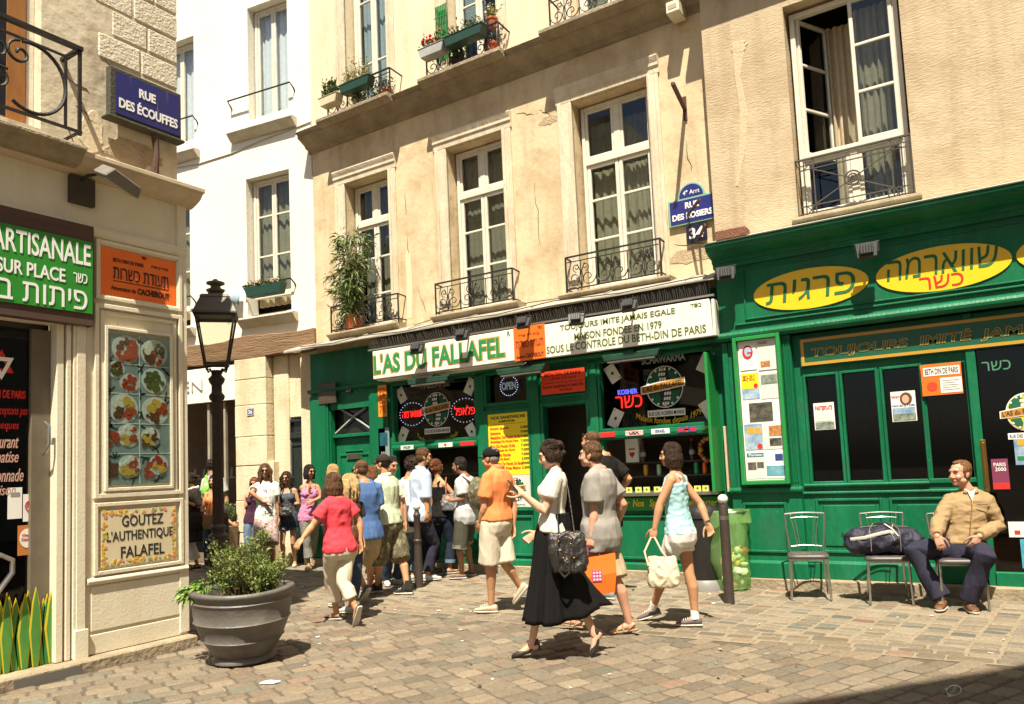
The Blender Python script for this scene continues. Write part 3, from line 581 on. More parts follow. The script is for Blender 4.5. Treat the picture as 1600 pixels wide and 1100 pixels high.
b.bar((3.48,yo,z0),(3.48,yo,zt),.026,.026); b.bar((3.36,yo,z0+.03),(3.36,yo,zt-.12),.02,.02); b.bar((3.48,yo,zt),(3.48,.05,zt),.04,.03); b.bar((3.48,yo,z0+.03),(3.48,.05,z0+.03),.02,.02); b.bar((3.36,yo,zt-.12),(3.48,yo,zt-.02),.018,.018)
for c in (2.55,):
    for sg in (-1,1):
        cc=c+sg*.52
        arc=[(cc+sg*.02+.27*math.cos(t),z0+.36+.30*math.sin(t)) for t in np.linspace(math.pi/2+(0.3 if sg>0 else -.3),(-math.pi/2-.6) if sg>0 else (math.pi*1.5+.6),22)]
        wire(b,arc,yo,.016,6); e=arc[0]; wire(b,spiral(e[0]-sg*.02,e[1]-.11,.11,1.3,math.pi/2,sg,20),yo,.014,6)
        wire(b,[(c,z0+.05),(c+sg*.03,z0+.28),(c+sg*.14,z0+.44),(c+sg*.16,z0+.58),(c+sg*.07,z0+.66)],yo,.016,6)
        wire(b,spiral(c+sg*.27,z0+.50,.09,1.3,math.pi,-sg,20),yo,.013,6); wire(b,spiral(c+sg*.26,z0+.26,.11,1.3,math.pi*.6,-sg,20),yo,.013,6); wire(b,spiral(c+sg*.16,z0+.17,.08,1.2,math.pi*.6,sg,18),yo,.012,6)
        wire(b,[(c+sg*.05,z0+.2),(c+sg*.2,z0+.37),(c+sg*.35,z0+.36)],yo,.013,6)
b.build('balcony_railing',IRON,bl,smooth=True,ang=50)
b=MB()     # cornice of the shop
b.profile([(.1,4.60),(-.20,4.55),(-.24,4.545),(-.24,4.50),(-.20,4.49),(-.16,4.44),(-.08,4.40),(-.02,4.38),(.1,4.38)],-4,4.78)
b.build('shop_cornice',mat('cornice_paint',(.58,.47,.33),(.46,.36,.24),5,.7),bl,bevel=.006)
b=MB(); b.box(-4,4.68,-.005,.1,3.92,4.42)
b.profile([(.05,3.84),(-.03,3.85),(-.05,3.88),(-.05,3.93),(-.02,3.96),(.05,3.97)],-4,4.70)
b.box(3.62,4.68,-.01,.3,.1,3.86); b.box(4.60,4.70,-.03,.3,.12,4.4)
b.box(4.655,4.70,.0,6,.0,4.5)                                   # return face on the side street
b.frame(3.77,4.64,3.28,3.84,.035,-.045,-.011); b.frame(3.80,4.61,3.31,3.81,.018,-.03,-.012)
b.frame(3.76,4.64,1.46,3.24,.04,-.045,-.011); b.frame(3.82,4.58,1.50,3.18,.035,-.03,-.012)
b.frame(3.76,4.64,.78,1.42,.035,-.04,-.011)
b.profile([(-.01,.70),(-.04,.71),(-.05,.735),(-.035,.76),(-.01,.765)],3.70,4.69)
b.box(3.74,4.66,-.022,-.011,.30,.69); b.box(3.72,4.69,-.02,-.011,.1,.27)
for i,(s0,s1) in enumerate(((3.44,3.50),(3.52,3.56),(3.575,3.60),(3.60,3.68))): b.box(s0,s1,-.02-.008*i,.12,.1,3.02)
b.box(3.58,3.70,-.06,.1,.09,.34)
b.box(-4,3.44,-.01,.3,3.0,3.9); b.box(-4,3.44,.3,.4,2.9,4.5)
b.build('shop_panelling',CREAM,bl,bevel=.005)
b=MB(); b.box(-4,4.70,-.17,.3,-.06,.095); b.build('stone_step',STONE_D,bl,bevel=.015)
b=MB(); b.box(3.05,3.58,-.173,-.168,-.05,.07); b.build('air_grille',mat('grille_grey',(.13,.12,.10),rough=.6),bl)
b=MB(); b.box(-4,3.44,1.7,1.75,0,3); b.box(-4,3.44,.12,1.7,.09,.1); b.box(3.40,3.44,.12,1.7,.1,3.0); b.box(-4,3.44,.12,1.7,2.95,3); b.build('interior',DARK,bl)
b=MB(); b.box(2.2,3.30,.12,.126,.1,2.95); b.build('door_glass',GLASS_D,bl)
b=MB(); b.box(3.28,3.44,.08,.14,.1,2.95); b.box(2.80,2.84,.10,.14,.1,2.95); b.build('door_frame',mat('bronze_frame',(.16,.13,.085),(.12,.095,.06),4,.6),bl,bevel=.004)
b=MB(); b.tube([(3.36,.04,1.86),(3.36,.0,1.88),(3.38,-.02,1.95),(3.38,-.02,2.10),(3.36,.02,2.14)],.014,7); b.build('door_handle',CHROME,bl,smooth=True)
b=MB(); b.tube([(2.9,.02,1.02),(3.02,.0,1.05),(3.10,-.02,1.0),(3.10,-.02,.9),(3.0,0,.75),(2.8,.02,.62)],.022,8); b.build('push_bar',CHROME,bl,smooth=True)
b=MB(); b.box(3.53,3.75,-.06,-.007,4.12,4.37); b.build('junction_plate',mat('dark_plate',(.05,.035,.025),rough=.6),bl)
b=MB()
b.text('Nous n\'acceptons pas',2.86,3.27,2.18,2.28,.116,.01,shear=.3); b.text('les cheques',2.92,3.2,2.06,2.15,.116,.01,shear=.3); b.text('BETH DIN DE PARIS',2.86,3.25,2.34,2.41,.116,.03)
b.build('red_window_lettering',REDT,bl)
b=MB(); b.text('Restaurant',2.9,3.2,1.92,2.03,.116,.005,shear=.35); b.text('Climatise',2.93,3.2,1.80,1.90,.116,.005,shear=.35); b.text('Citronnade',2.92,3.24,1.64,1.75,.116,.005,shear=.35); b.text('maison',2.96,3.18,1.53,1.61,.116,.005,shear=.35)
b.build('pink_window_lettering',mat('letter_rose',(.48,.27,.20)),bl)
b=MB(); 
for a0,mi in ((math.pi/2,0),(-math.pi/2,1)):
    P=[(3.06+.11*math.cos(a0+k*2*math.pi/3),2.62+.13*math.sin(a0+k*2*math.pi/3)) for k in range(3)]; p2=[(3.06+.055*math.cos(a0+k*2*math.pi/3),2.62+.065*math.sin(a0+k*2*math.pi/3)) for k in range(3)]
    for k in range(3):
        b.add([(P[k][0],.114-mi*.002,P[k][1]),(P[(k+1)%3][0],.114-mi*.002,P[(k+1)%3][1]),(p2[(k+1)%3][0],.114-mi*.002,p2[(k+1)%3][1]),(p2[k][0],.114-mi*.002,p2[k][1])],[(0,1,2,3)],mi)
b.build('star_decal',[REDT,WHITET],bl)
# bounding building across the street, whose roof shades the near cobbles
P1,P2=onZ(1205,1100),onZ(1600,1037); sh=np.array([-math.sin(SUN_TH),math.cos(SUN_TH),0])/math.tan(SUN_EL); Hh=13.
d=(P2-P1); d/=np.linalg.norm(d); nrm=np.array([d[1],-d[0],0]); A=P1-sh*Hh
bo=thing('apartment_building','pale apartment block across the street that shades the near cobbles','building',frame((A[0],A[1]),math.atan2(d[1],d[0])))
b=MB(); b.box(.0,26,-9,0,0,Hh-.3); b.build('wall',PL_F2,bo); b=MB(); b.box(-.0,26.1,-9.1,.0,Hh-.3,Hh); b.build('roof',ZINC,bo)

# cracks, repairs and cables on the old walls
def jag(p,q_,n,amp,seed):
    r=random.Random(seed); return [(p[0]+(q_[0]-p[0])*i/n+(r.uniform(-amp,amp) if 0<i<n else 0),p[1]+(q_[1]-p[1])*i/n+(r.uniform(-amp,amp) if 0<i<n else 0)) for i in range(n+1)]
CRACK=mat('crack_dark',(.10,.075,.05)); PATCH=mat('plaster_repair',(.74,.62,.42),(.68,.55,.35),5,.9,.3,30)
def crack(par,lines):
    for i,(p,q_,n,amp) in enumerate(lines):
        b=MB(); P=jag(p,q_,n,amp,i+3); b.tube([(x,-.001,z) for x,z in P],[.006*(1-.8*abs(2*k/len(P)-1)) +.001 for k in range(len(P))],5); b.build('wall_crack',CRACK,par)
crack(bf,[((-8.32,6.35),(-8.30,5.95),6,.012),((-8.30,5.62),(-8.29,5.2),5,.008),((-6.02,7.05),(-5.72,6.95),6,.02),((-5.62,6.99),(-5.42,6.86),6,.02),((-3.6,4.5),(-3.05,4.42),7,.03),((-5.75,5.9),(-5.70,4.9),9,.02),((-3.35,5.9),(-3.3,5.45),5,.02),((-8.1,4.6),(-7.95,4.2),5,.02)])
crack(bl,[((3.86,5.62),(4.05,5.48),6,.02),((3.52,5.3),(3.72,5.22),5,.02),((3.6,5.05),(3.8,4.92),6,.02),((3.9,4.85),(4.15,4.8),5,.015),((3.5,4.9),(3.58,4.7),4,.015),((4.2,4.9),(4.35,4.75),5,.02)])
def patch(par,P,d=.006,m=PATCH):
    b=MB(); b.prism(P,-d,.01); b.build('plaster_patch',m,par,bevel=.004)
rp=random.Random(2); PATR=mat('plaster_repair_tan',(.60,.475,.305),(.53,.405,.25),5,.95,.4,30)
def blob(cx,cz,rx,rz,n=22,j=.25): return [(cx+rx*math.cos(t)*(1+rp.uniform(-j,j)),cz+rz*math.sin(t)*(1+rp.uniform(-j,j))) for t in [2*math.pi*i/n for i in range(n)]]
patch(bf,[(-8.36,5.25),(-8.31,5.32),(-8.25,5.22),(-8.23,4.7),(-8.27,4.15),(-8.36,4.15),(-8.35,4.8)],.004); patch(br,[(-2.58,6.75),(-2.47,6.85),(-2.43,6.7),(-2.50,6.4),(-2.44,5.9),(-2.50,5.45),(-2.62,5.0),(-2.66,5.0),(-2.58,5.5),(-2.54,5.95),(-2.57,6.4)],.006,PATR); patch(br,blob(-2.5,6.8,.10,.08),.008,PATR)
patch(bf,blob(-5.45,6.78,.16,.07),.004,mat('plaster_scar',(.48,.37,.23),(.38,.28,.17),9,.95,.8,30)); patch(bf,blob(-3.4,4.30,.35,.10),.005,mat('plaster_scar',())); patch(bl,blob(4.15,4.78,.30,.14),.006,mat('plaster_scar',())); patch(bl,blob(3.75,4.85,.12,.2),.005,PATCH)
b=MB(); b.tube([(-9,-.012,8.16),(-4.4,-.012,8.12),(-2.9,-.012,8.02),(-2.0,-.012,8.05),(-1.2,-.012,8.15),(-.3,-.012,8.22),(.02,-.012,8.25)],.012,6); b.tube([(-.02,-.012,8.24),(-.02,-.012,7.2)],.010,6); b.build('wall_cable',mat('cable_grey',(.45,.40,.32),rough=.7),bw)
b=MB(); b.tube([(-10.4,-.53,3.87),(-9.6,-.54,3.83),(-8.9,-.55,3.87),(-8.0,-.54,3.82),(-7.1,-.55,3.86),(-6.2,-.54,3.83),(-5.2,-.55,3.88),(-4.2,-.54,3.83),(-3.0,-.55,3.86)],.007,5); b.tube([(-8.2,-.02,4.02),(-7.8,-.03,4.06),(-6.9,-.02,4.02),(-5.9,-.03,4.05),(-5.3,-.02,4.03)],.007,5); b.build('wall_cable',BLACKP,bf)

b=MB(); b.box(-2.0,4.8,1.0,1.3,.12,1.05); b.box(-2.0,4.8,1.5,1.58,1.55,1.6); b.build('bar_counter',mat('bar_wood',(.22,.11,.05),(.15,.07,.03),5,.4,stretch=(.3,1,3)),br)
for i,(s0,z0,w0,h0) in enumerate(((-1.85,1.75,.3,.45),(-1.3,1.8,.42,.35),(-.7,1.7,.3,.5),(.2,1.75,.4,.4),(.9,1.7,.3,.45))):
    b=MB(); b.box(s0,s0+w0,1.52,1.56,z0+.1,z0+h0+.1); b.build('wall_picture',mat('picture_tone',(.34,.30,.22),(.12,.10,.07),7,.4),br)
b=MB()
for i in range(16): b.lathe([(.03,0),(.035,.12),(.012,.17),(.012,.22)],8,(-1.9+i*.2,1.2,1.05))
b.build('bar_bottle',mat('bottle_amber',(.20,.10,.03),(.04,.09,.04),3,.15),br); tag(br.children[-1],kind='stuff')
# ================================================================ SIGNS ON THE FALAFEL SHOP
t=thing('shop_sign','long white shop sign with big green L\'AS DU FALLAFEL lettering and an orange certificate','sign',T(FF,-8.69,-.5,3.12))
b=MB(); b.prism([(0,0),(2.76,0),(2.76,.46),(0,.46)],-.02,.06); b.box(0,2.76,.06,.42,-.02,.0); b.build('board',SIGNW,t,bevel=.006)
b=MB(); b.text("L'AS DU FALLAFEL",.03,2.60,.075,.385,-.021,.028,mi=0); b.text("R",2.66,2.71,.37,.44,-.021,.01); bo_=MB(); bo_.text("L'AS DU FALLAFEL",.008,2.622,.055,.405,-.0205,.052,th=.002)
bo_.build('lettering_outline',TXT_O,t); b.build('lettering',TXT_G,t)
b=MB(); b.box(2.765,3.29,-.02,.05,-.02,.47); b.build('orange_panel',ORANGE,t,bevel=.004)
b=MB(); b.text(H('תעודת כשרות'),2.80,3.26,.17,.27,-.021,.02); b.text('CACHEROUT',2.97,3.26,.015,.075,-.021,.025); b.text(H('בית דין פריז'),2.85,3.2,.32,.36,-.021); b.text(H('בסד'),3.18,3.25,.41,.445,-.021); b.text('Attestation de',2.8,2.95,.02,.06,-.021)
b.build('certificate_lettering',mat('letter_dark_red',(.16,.02,.008)),t)
t=thing('shop_sign','white shop sign of three green lines reading TOUJOURS IMITE JAMAIS EGALE','sign',T(FF,-5.43,-.5,3.10))
b=MB(); b.prism([(0.03,0),(2.44,0),(2.42,.47),(.03,.47)],-.02,.06); b.box(2.445,2.48,-.02,.30,0,.46); b.build('board',SIGNW,t,bevel=.006)
b=MB(); b.text('TOUJOURS IMITE JAMAIS EGALE',.28,1.97,.325,.425,-.021,.012); b.text('MAISON FONDEE EN 1979',.50,1.78,.185,.285,-.021,.012); b.text('SOUS LE CONTROLE DU BETH-DIN DE PARIS',.05,2.36,.05,.155,-.021,.012); b.text(H('בסד'),2.18,2.32,.39,.435,-.021,.01)
b.build('lettering',TXT_DG,t)
def floodlight(M,label,tilt=-35,yaw=0,group='floodlights on the falafel signs',arm=.26):
    t=thing('floodlight',label,'floodlight',M,group)
    R=Matrix.Rotation(R_(yaw),4,'Z')@Matrix.Rotation(R_(tilt),4,'X')
    def tr(mb): mb.v=[tuple(R@Vector(p)) for p in mb.v]; return mb
    b=MB(); b.prism([(-.10,-.08),(.10,-.08),(.115,.08),(-.115,.08)],-.03,.035); b.prism([(-.07,-.05),(.07,-.05),(.07,.05),(-.07,.05)],-.075,-.031)
    for i in range(5): b.box(-.06+i*.028,-.052+i*.028,-.09,-.076,-.05,.05)
    tr(b).build('housing',GREYP,t,bevel=.008)
    b=MB(); b.box(-.10,.10,.036,.044,-.07,.07); tr(b).build('lens',mat('lamp_lens',(.35,.34,.30),rough=.15),t)
    b=MB(); b.bar((0,0,.06),(0,arm,.13),.025,.02); b.tube([(-.115,0,-.02),(-.125,0,.09),(.125,0,.09),(.115,0,-.02)],.007,6); b.build('bracket',GREYP,t)
    return t
for s,z,l,yw in ((-7.58,3.47,'floodlight over the letters DU on the falafel sign',10),(-6.70,3.57,'floodlight above the FALLAFEL lettering, second from the left',0),(-5.62,3.60,'floodlight hanging over the orange certificate panel',0),(-4.78,3.53,'floodlight over the word MAISON, tilted to the left',18),(-4.0,3.60,'floodlight over the word JAMAIS on the white sign',0)):
    floodlight(T(FF,s,-.72,z),l,-28,yw)
b=MB(); b.box(.1,5.70,0,.02,.0,.22); o_=thing('mesh_and_shade','black sheet for the wire mesh and painted-in shade between the zinc ledge and the white signs','mesh guard',T(FF,-8.75,-.43,3.60)); b.build('mesh_shade_sheet',BLACKP,o_); b=MB(); b.box(.1,5.7,-.012,-.002,.2,.215); b.build('edge_wire',IRON,o_)  # solid black sheet for the mesh, with the ledge's shade put into its colour
def heater(s,z,label):
    t=thing('patio_heater',label,'heater',T(FF,s,-.42,z),'heaters under the falafel signs')
    b=MB(); b.prism([(-.38,-.03),(.38,-.03),(.42,.06),(-.42,.06)],-.10,.08); b.build('hood',mat('heater_green',(.03,.09,.06),(.02,.06,.04),6,.35,metal=.3),t,bevel=.01)
    b=MB()
    for i in range(4): b.box(-.34,.34,-.09+i*.04,-.075+i*.04,-.055,-.032)
    b.build('reflector_bar',CHROME,t); b=MB(); b.tube([(0,0,.05),(0,.1,.12),(0,.36,.12)],.014,6); b.build('arm',IRON,t)
heater(-7.56,2.98,'green hooded heater under the words DU FALLAFEL'); heater(-5.85,2.96,'green hooded heater under the orange certificate panel'); heater(-4.12,2.97,'green hooded heater above the SCHAWARMA window')

def globe(parent,cx,cz,r,y,word=('FALLAFEL')):
    b=MB(); b.disc(cx,cz,r*1.0,r*1.08,y,y+.002,40); b.build('globe_rim',WHITET,parent)
    b=MB(); b.disc(cx,cz,r*.955,r*1.035,y-.002,y-.0005,40); b.build('globe_sea',mat('logo_black',(.012,.016,.012)),parent)
    b=MB()
    for P in ([(-.9,.1),(-.75,.62),(-.4,.88),(-.12,.9),(-.2,.5),(-.28,.05),(-.6,-.05)],[(-.82,-.35),(-.3,-.3),(-.2,-.6),(-.3,-.92),(-.6,-.7)],[(.2,.85),(.55,.7),(.85,.3),(.4,.2),(.28,.5)],[(.3,-.28),(.86,-.2),(.72,-.65),(.35,-.93),(.2,-.7)]):
        b.prism([(cx+x*r,cz+z*r*1.05) for x,z in P],y-.004,y-.0025)
    b.build('globe_land',mat('logo_green',(.008,.11,.045)),parent)
    b=MB(); n=8
    for i in range(n):
        for j in range(3):
            zz=-.95+i*.245; xx=-.16+j*.13+.13*math.sin(i*.8)
            if abs(zz)>.15: b.prism([(cx+r*(xx+dx),cz+r*(zz+dz)*1.03) for dx,dz in ((0,.02),(.1,.05),(.11,.2),(.01,.17))],y-.006,y-.0045)
    for i in range(26):
        a=.25+i*.22
        if i%2==0: b.prism([(cx+r*k*math.cos(a+da),cz+r*1.08*k*math.sin(a+da)) for k,da in ((.84,0),(.93,0),(.93,.12),(.84,.12))],y-.006,y-.0045)
    b.build('globe_lattice',WHITET,parent)
    b=MB(); b.prism([(cx-r*1.3,cz-r*.32),(cx-r*.6,cz-r*.26),(cx+r*1.12,cz-.04*r),(cx+r*1.12,cz+r*.40),(cx-r*.3,cz+r*.28),(cx-r*1.3,cz+r*.10)],y-.008,y-.0065); b.build('ribbon_edge',WHITET,parent)
    b=MB(); b.prism([(cx-r*1.25,cz-r*.27),(cx-r*.6,cz-r*.21),(cx+r*1.08,cz),(cx+r*1.08,cz+r*.36),(cx-r*.3,cz+r*.23),(cx-r*1.25,cz+r*.06)],y-.010,y-.0085); b.build('ribbon',mat('logo_orange',(.50,.22,.025)),parent)
    b=MB(); b.text("L'AS du FALLAFEL",cx-r*1.17,cx+r*1.02,cz-r*.10,cz+r*.19,y-.0105,.02,th=.001,skew=r*.22); b.build('ribbon_lettering',BLACKT,parent)
    b=MB(); b.box(cx-r*1.0,cx+r*1.03,y-.004,y-.001,cz-r*1.52,cz-r*1.17); b.build('address_strip',WHITET,parent)
    b=MB(); b.text('RUE DES ROSIERS',cx-r*.92,cx+r*.38,cz-r*1.45,cz-r*1.25,y-.0045,.02,th=.001); b.text('PARIS',cx+r*.60,cx+r*.97,cz-r*1.45,cz-r*1.25,y-.0045,.02,th=.001)
    b.disc(cx+r*.49,cz-r*1.35,r*.07,r*.09,y-.0055,y-.0045,10); b.build('address_lettering',BLACKT,parent)
NEONR=mat('neon_red',(.95,.03,.02),emit=.55); NEONB=mat('neon_blue',(.12,.14,.9),emit=.6); NEONW=mat('neon_dot',(.55,.6,1),emit=.7)
t=thing('window_decal','globe logo with orange FALLAFEL ribbon on the left window of the falafel shop','logo',T(FF,-7.83,.03,2.58)); globe(t,0,0,.26,-.002)
b=MB(); b.text('FALLAFEL',-.30,.30,.36,.47,-.004,.03); b.build('caption_lettering',mat('letter_dim',(.26,.22,.17)),t)
b=MB(); b.text('Toujours Imite Jamais Egale',-.42,.42,-.60,-.50,-.004,.015,arc=.14,shear=.2); b.build('motto_lettering',mat('motto_yellow',(.48,.42,.02)),t)
t=thing('window_decal','globe logo under the word SCHAWARMA on the right window of the falafel shop','logo',T(FF,-3.88,.03,2.58)); globe(t,0,0,.265,-.002)
b=MB(); b.text('SCHAWARMA',-.31,.32,.33,.43,-.004,.03); b.build('caption_lettering',mat('letter_steel',(.30,.34,.38)),t)
b=MB(); b.text('Maison fondee depuis 1979',-.44,.50,-.53,-.42,-.004,.012,arc=.10,shear=.2); b.build('motto_lettering',mat('motto_gold',(.72,.45,.02)),t)
def neon(name,label,s,z,word,w_,h,col,oval=None):
    t=thing(name,label,'neon sign',T(FF,s,.02,z)); b=MB(); b.text(word,-w_/2,w_/2,-h/2,h/2,0,.03,th=.012); b.build('letter_tube',col,t)
    if oval:
        b=MB()
        for i in range(26): a=i*2*math.pi/26; b.sph((oval[0]*math.cos(a),0,oval[1]*math.sin(a)),.0075,5)
        b.build('bulb',NEONW,t)
    return t
neon('neon_sign','red Hebrew neon in a ring of small bulbs left of the globe logo',-8.34,2.54,H('שווארמה'),.42,.11,NEONR,(.27,.19))
neon('neon_sign','red Hebrew neon in a ring of small bulbs right of the globe logo',-7.25,2.52,H('פלאפל'),.40,.15,NEONR,(.27,.19))
neon('neon_sign','red Hebrew neon kosher word low in the SCHAWARMA window',-4.41,2.42,H('כשר'),.40,.17,NEONR)
neon('neon_sign','blue KOSHER neon word above the red Hebrew neon',-4.42,2.56,'KOSHER',.30,.07,NEONB)
neon('neon_sign','dim OPEN neon sign in the small panel above the yellow menu',-6.39,2.83,'OPEN',.26,.12,mat('neon_off',(.22,.28,.30),emit=.15),(.16,.15))
def card(fr_s,z,rot,label,pip='s'):
    t=thing('playing_card',label,'playing card',T(FF,fr_s,.026,z),'playing cards stuck on the shop windows'); c_,s_=math.cos(rot),math.sin(rot)
    rt=lambda P:[(x*c_-y*s_,x*s_+y*c_) for x,y in P]
    b=MB(); b.prism(rt([(-.085,-.125),(-.08,-.13),(.08,-.13),(.085,-.125),(.085,.125),(.08,.13),(-.08,.13),(-.085,.125)]),-.003,.003); b.build('card',PAPER,t)
    b=MB(); 
    for ox,oz,k in ((0,0,.026),(-.062,.105,.010),(.062,-.105,.010)):
        b.prism(rt([(ox+x*k,oz+z*k) for x,z in ((0,1.2),(.9,.1),(.8,-.5),(.2,-.4),(.35,-1.1),(-.35,-1.1),(-.2,-.4),(-.8,-.5),(-.9,.1))]),-.005,-.0035)
    b.build('pip',REDT if pip=='h' else BLACKT,t)
for a in ((-8.57,2.88,.45,'tilted playing card in the upper left corner of the globe window'),(-7.13,2.89,-.5,'tilted playing card in the upper right corner of the globe window'),(-8.56,2.20,-.5,'tilted playing card in the lower left corner of the globe window'),(-7.13,2.17,.5,'tilted playing card in the lower right corner of the globe window'),(-4.64,2.84,.5,'tilted playing card high on the left of the SCHAWARMA window'),(-4.63,2.20,-.5,'tilted playing card low on the left of the SCHAWARMA window'),(-3.29,2.84,-.5,'tilted playing card high on the right of the SCHAWARMA window','s'),(-3.29,2.22,.5,'tilted playing card with a red heart low on the right of the SCHAWARMA window','h')): card(*a)
def strip(s,z,w_,label,word,base,tc,extra=None):
    t=thing('flag_sticker',label,'sticker',T(FF,s,-.113,z),'country stickers on the green window rails')
    b=MB(); b.box(-w_/2,w_/2,-.003,.004,-.035,.035); b.build('strip',base,t)
    if word: b=MB(); b.text(word,-w_*.28,w_*.28,-.02,.022,-.0035,.03,th=.002); b.build('lettering',tc,t)
    if extra: b=MB(); extra(b); b.build('stripe',REDT if base is not REDO else WHITET,t)
REDS=mat('sticker_red',(.55,.02,.015)); BLUS=mat('sticker_blue',(.03,.06,.28))
strip(-4.71,1.975,.24,'red and white country sticker left of the USA sticker','CANADA',REDS,REDS,lambda b:b.box(-.055,.05,-.0034,-.003,-.035,.035))
strip(-4.30,1.975,.26,'striped USA sticker on the green rail','USA',PAPER,BLACKT,lambda b:[b.box(-.13,.13,-.0032,-.003,-.03+i*.02,-.022+i*.02) for i in range(4)])
strip(-3.92,1.975,.26,'white ISRAEL sticker on the green rail','ISRAEL',PAPER,BLUS)
def uk(b): 
    b.box(-.13,.13,-.0045,-.0035,-.010,.010); b.box(-.014,.014,-.0045,-.0035,-.035,.035); b.bar((-.12,-.004,-.03),(.12,-.004,.03),.001,.008); b.bar((-.12,-.004,.03),(.12,-.004,-.03),.001,.008)
strip(-3.55,1.975,.26,'crossed blue and red British flag sticker on the green rail',None,BLUS,REDT,uk)
strip(-3.26,1.985,.16,'dark green BRAZIL sticker at the end of the green rail','BRAZIL',mat('sticker_green',(.02,.10,.03)),mat('stk_y',(.5,.4,.02)))
strip(-8.36,1.985,.27,'pale lettered sticker under the lower left playing card','ENGLISH',PAPER,BLACKT); strip(-7.56,1.985,.28,'white sticker with a red heart under the globe logo',None,PAPER,REDT,lambda b:b.prism([(x*.03,-.003+z*.03) for x,z in ((0,-1),(.9,.2),(.5,.9),(0,.5),(-.5,.9),(-.9,.2))],-.005,-.0035)); strip(-7.13,1.985,.27,'plain dark red sticker under the lower right playing card',None,REDS,REDT)
# yellow menu, price board, certificate, plaque
t=thing('menu_board','tall yellow sandwich menu with prices above a pale globe poster, beside the shop door','menu',T(FF,-6.74,-.085,.97))
b=MB(); b.box(0,.73,0,.02,.50,1.44); b.build('menu_sheet',YEL2,t); b=MB(); b.box(0,.73,0,.02,0,.495); b.build('poster_sheet',mat('poster_grey',(.60,.58,.52),(.55,.53,.47),4,.6),t)
b=MB(); b.text('NOS SANDWICHS',.06,.68,1.35,1.40,-.001,.02); b.text('A EMPORTER',.2,.5,1.30,1.33,-.001,.02)
for i,p in enumerate(('5.000','7.000','7.000','7.000','7.000','7.000','7.000','3.000','7.000','3.500')): b.text(p,.59,.72,1.19-i*.067,1.225-i*.067,-.001,.015)
b.build('price_lettering',mat('letter_bottle',(.03,.06,.02)),t)
b=MB(); b.box(.06,.68,-.002,0,1.27,1.276)
for i,p in enumerate(('Fallafel Special','Schawarma','Medaillon De Poulet Grille','Emballage De Poulet Pane','Foie De Poulet Grille','Poulet Saute Au Curry','Boulet De Viandes','Merguez De Boeuf','Brochette De Viande De Boeuf','Assiette De Frites Maison')): b.text(p,.04,.04+.021*len(p),1.185-i*.067,1.23-i*.067,-.001,.012)
b.build('dish_lettering',REDT,t); globe(t,.46,.28,.17,-.003)
t=thing('price_board','narrow orange price board reading 5 and 7 euros beside the green door','sign',T(FF,-8.87,-.12,2.53))
b=MB(); b.box(-.095,.095,0,.015,0,.55); b.build('board',mat('board_amber',(.72,.30,.015),(.66,.26,.012),6,.5),t); b=MB(); b.text('5€',-.06,.085,.30,.44,-.001,.02); b.text('7€',-.06,.085,.06,.20,-.001,.02); b.text('FALLAFEL',-.07,.07,.46,.49,-.001); b.text('ASSIETTE',-.07,.07,.23,.255,-.001); b.build('lettering',REDT,t)
t=thing('intercom_notice','white intercom notice with dark screen beside the green door','notice',T(FF,-8.87,-.115,1.62)); b=MB(); b.box(-.12,.12,0,.02,0,.72); b.build('panel',PAPERG,t,bevel=.004); b=MB(); b.box(-.085,.09,-.004,-.001,.42,.64); b.build('screen',mat('screen_teal',(.01,.06,.09),(.02,.12,.15),14,.2),t); b=MB(); 
for i in range(3): 
    for j in range(3): b.box(-.06+i*.045,-.03+i*.045,-.004,-.001,.1+j*.08,.16+j*.08)
b.build('key',mat('key_grey',(.25,.27,.27)),t)
t=thing('wall_plaque','brown engraved plaque on the green wall left of the small number 34','plaque',T(FF,-10.18,-.13,2.90)); b=MB(); b.box(-.22,.22,0,.03,-.04,.33); b.build('plate',mat('plaque_brown',(.085,.055,.035),(.06,.04,.025),8,.4),t,bevel=.006); b=MB(); 
for i in range(7): b.box(-.17,.17-.03*(i%3),-.003,-.0005,.02+i*.04,.027+i*.04)
b.build('engraved_line',mat('engraving',(.13,.095,.06)),t)
t=thing('house_number_plate','tiny black 34 plate above the green door','sign',T(FF,-9.69,-.085,3.02)); b=MB(); b.box(-.07,.07,0,.012,-.02,.15); b.build('plate',NAVY,t); b=MB(); b.text('34',-.045,.045,.015,.115,-.001,.01); b.build('lettering',WHITET,t)
t=thing('certificate_sign','red orange certificate sign over the dark shop doorway','sign',T(FF,-5.37,-.12,2.62)); b=MB(); b.box(-.36,.36,0,.015,0,.34); b.build('board',REDO,t,bevel=.003)
b=MB(); b.text('BETH DIN DE PARIS',-.3,.3,.26,.31,-.001,.01); b.text(H('בית דין פריז'),-.18,.22,.19,.23,-.001,.01); b.text('Sous le Controle Du Beth Din',-.33,.33,.085,.13,-.001,.01); b.text('De Paris',-.05,.15,.03,.065,-.001,.01); b.box(-.33,.33,-.002,0,.155,.162); b.build('lettering',mat('letter_dark_red',(.16,.02,.008)),t)
t=thing('shutter_leaf','bright green folded shutter board standing out at the end of the serving window','shutter',T(FF,-3.12,-.02,1.16)); b=MB(); b.box(-.02,.02,-.46,-.05,0,1.75); b.build('board',GREEN_L,t,bevel=.004); b=MB(); b.box(-.015,.015,-.05,-.01,.25,.31); b.box(-.015,.015,-.05,-.01,1.4,1.46); b.build('hinge',IRON,t)
t=thing('timber_plank','pale bare timber plank leaning upright beside the folded green shutter','plank',T(FF,-3.0,-.16,1.15)); b=MB(); b.box(-.045,.035,-.035,.035,0,.83); o=b.build('plank',mat('pale_timber',(.60,.48,.30),(.52,.40,.24),5,.8,.4,30,stretch=(8,8,1)),t,bevel=.005)
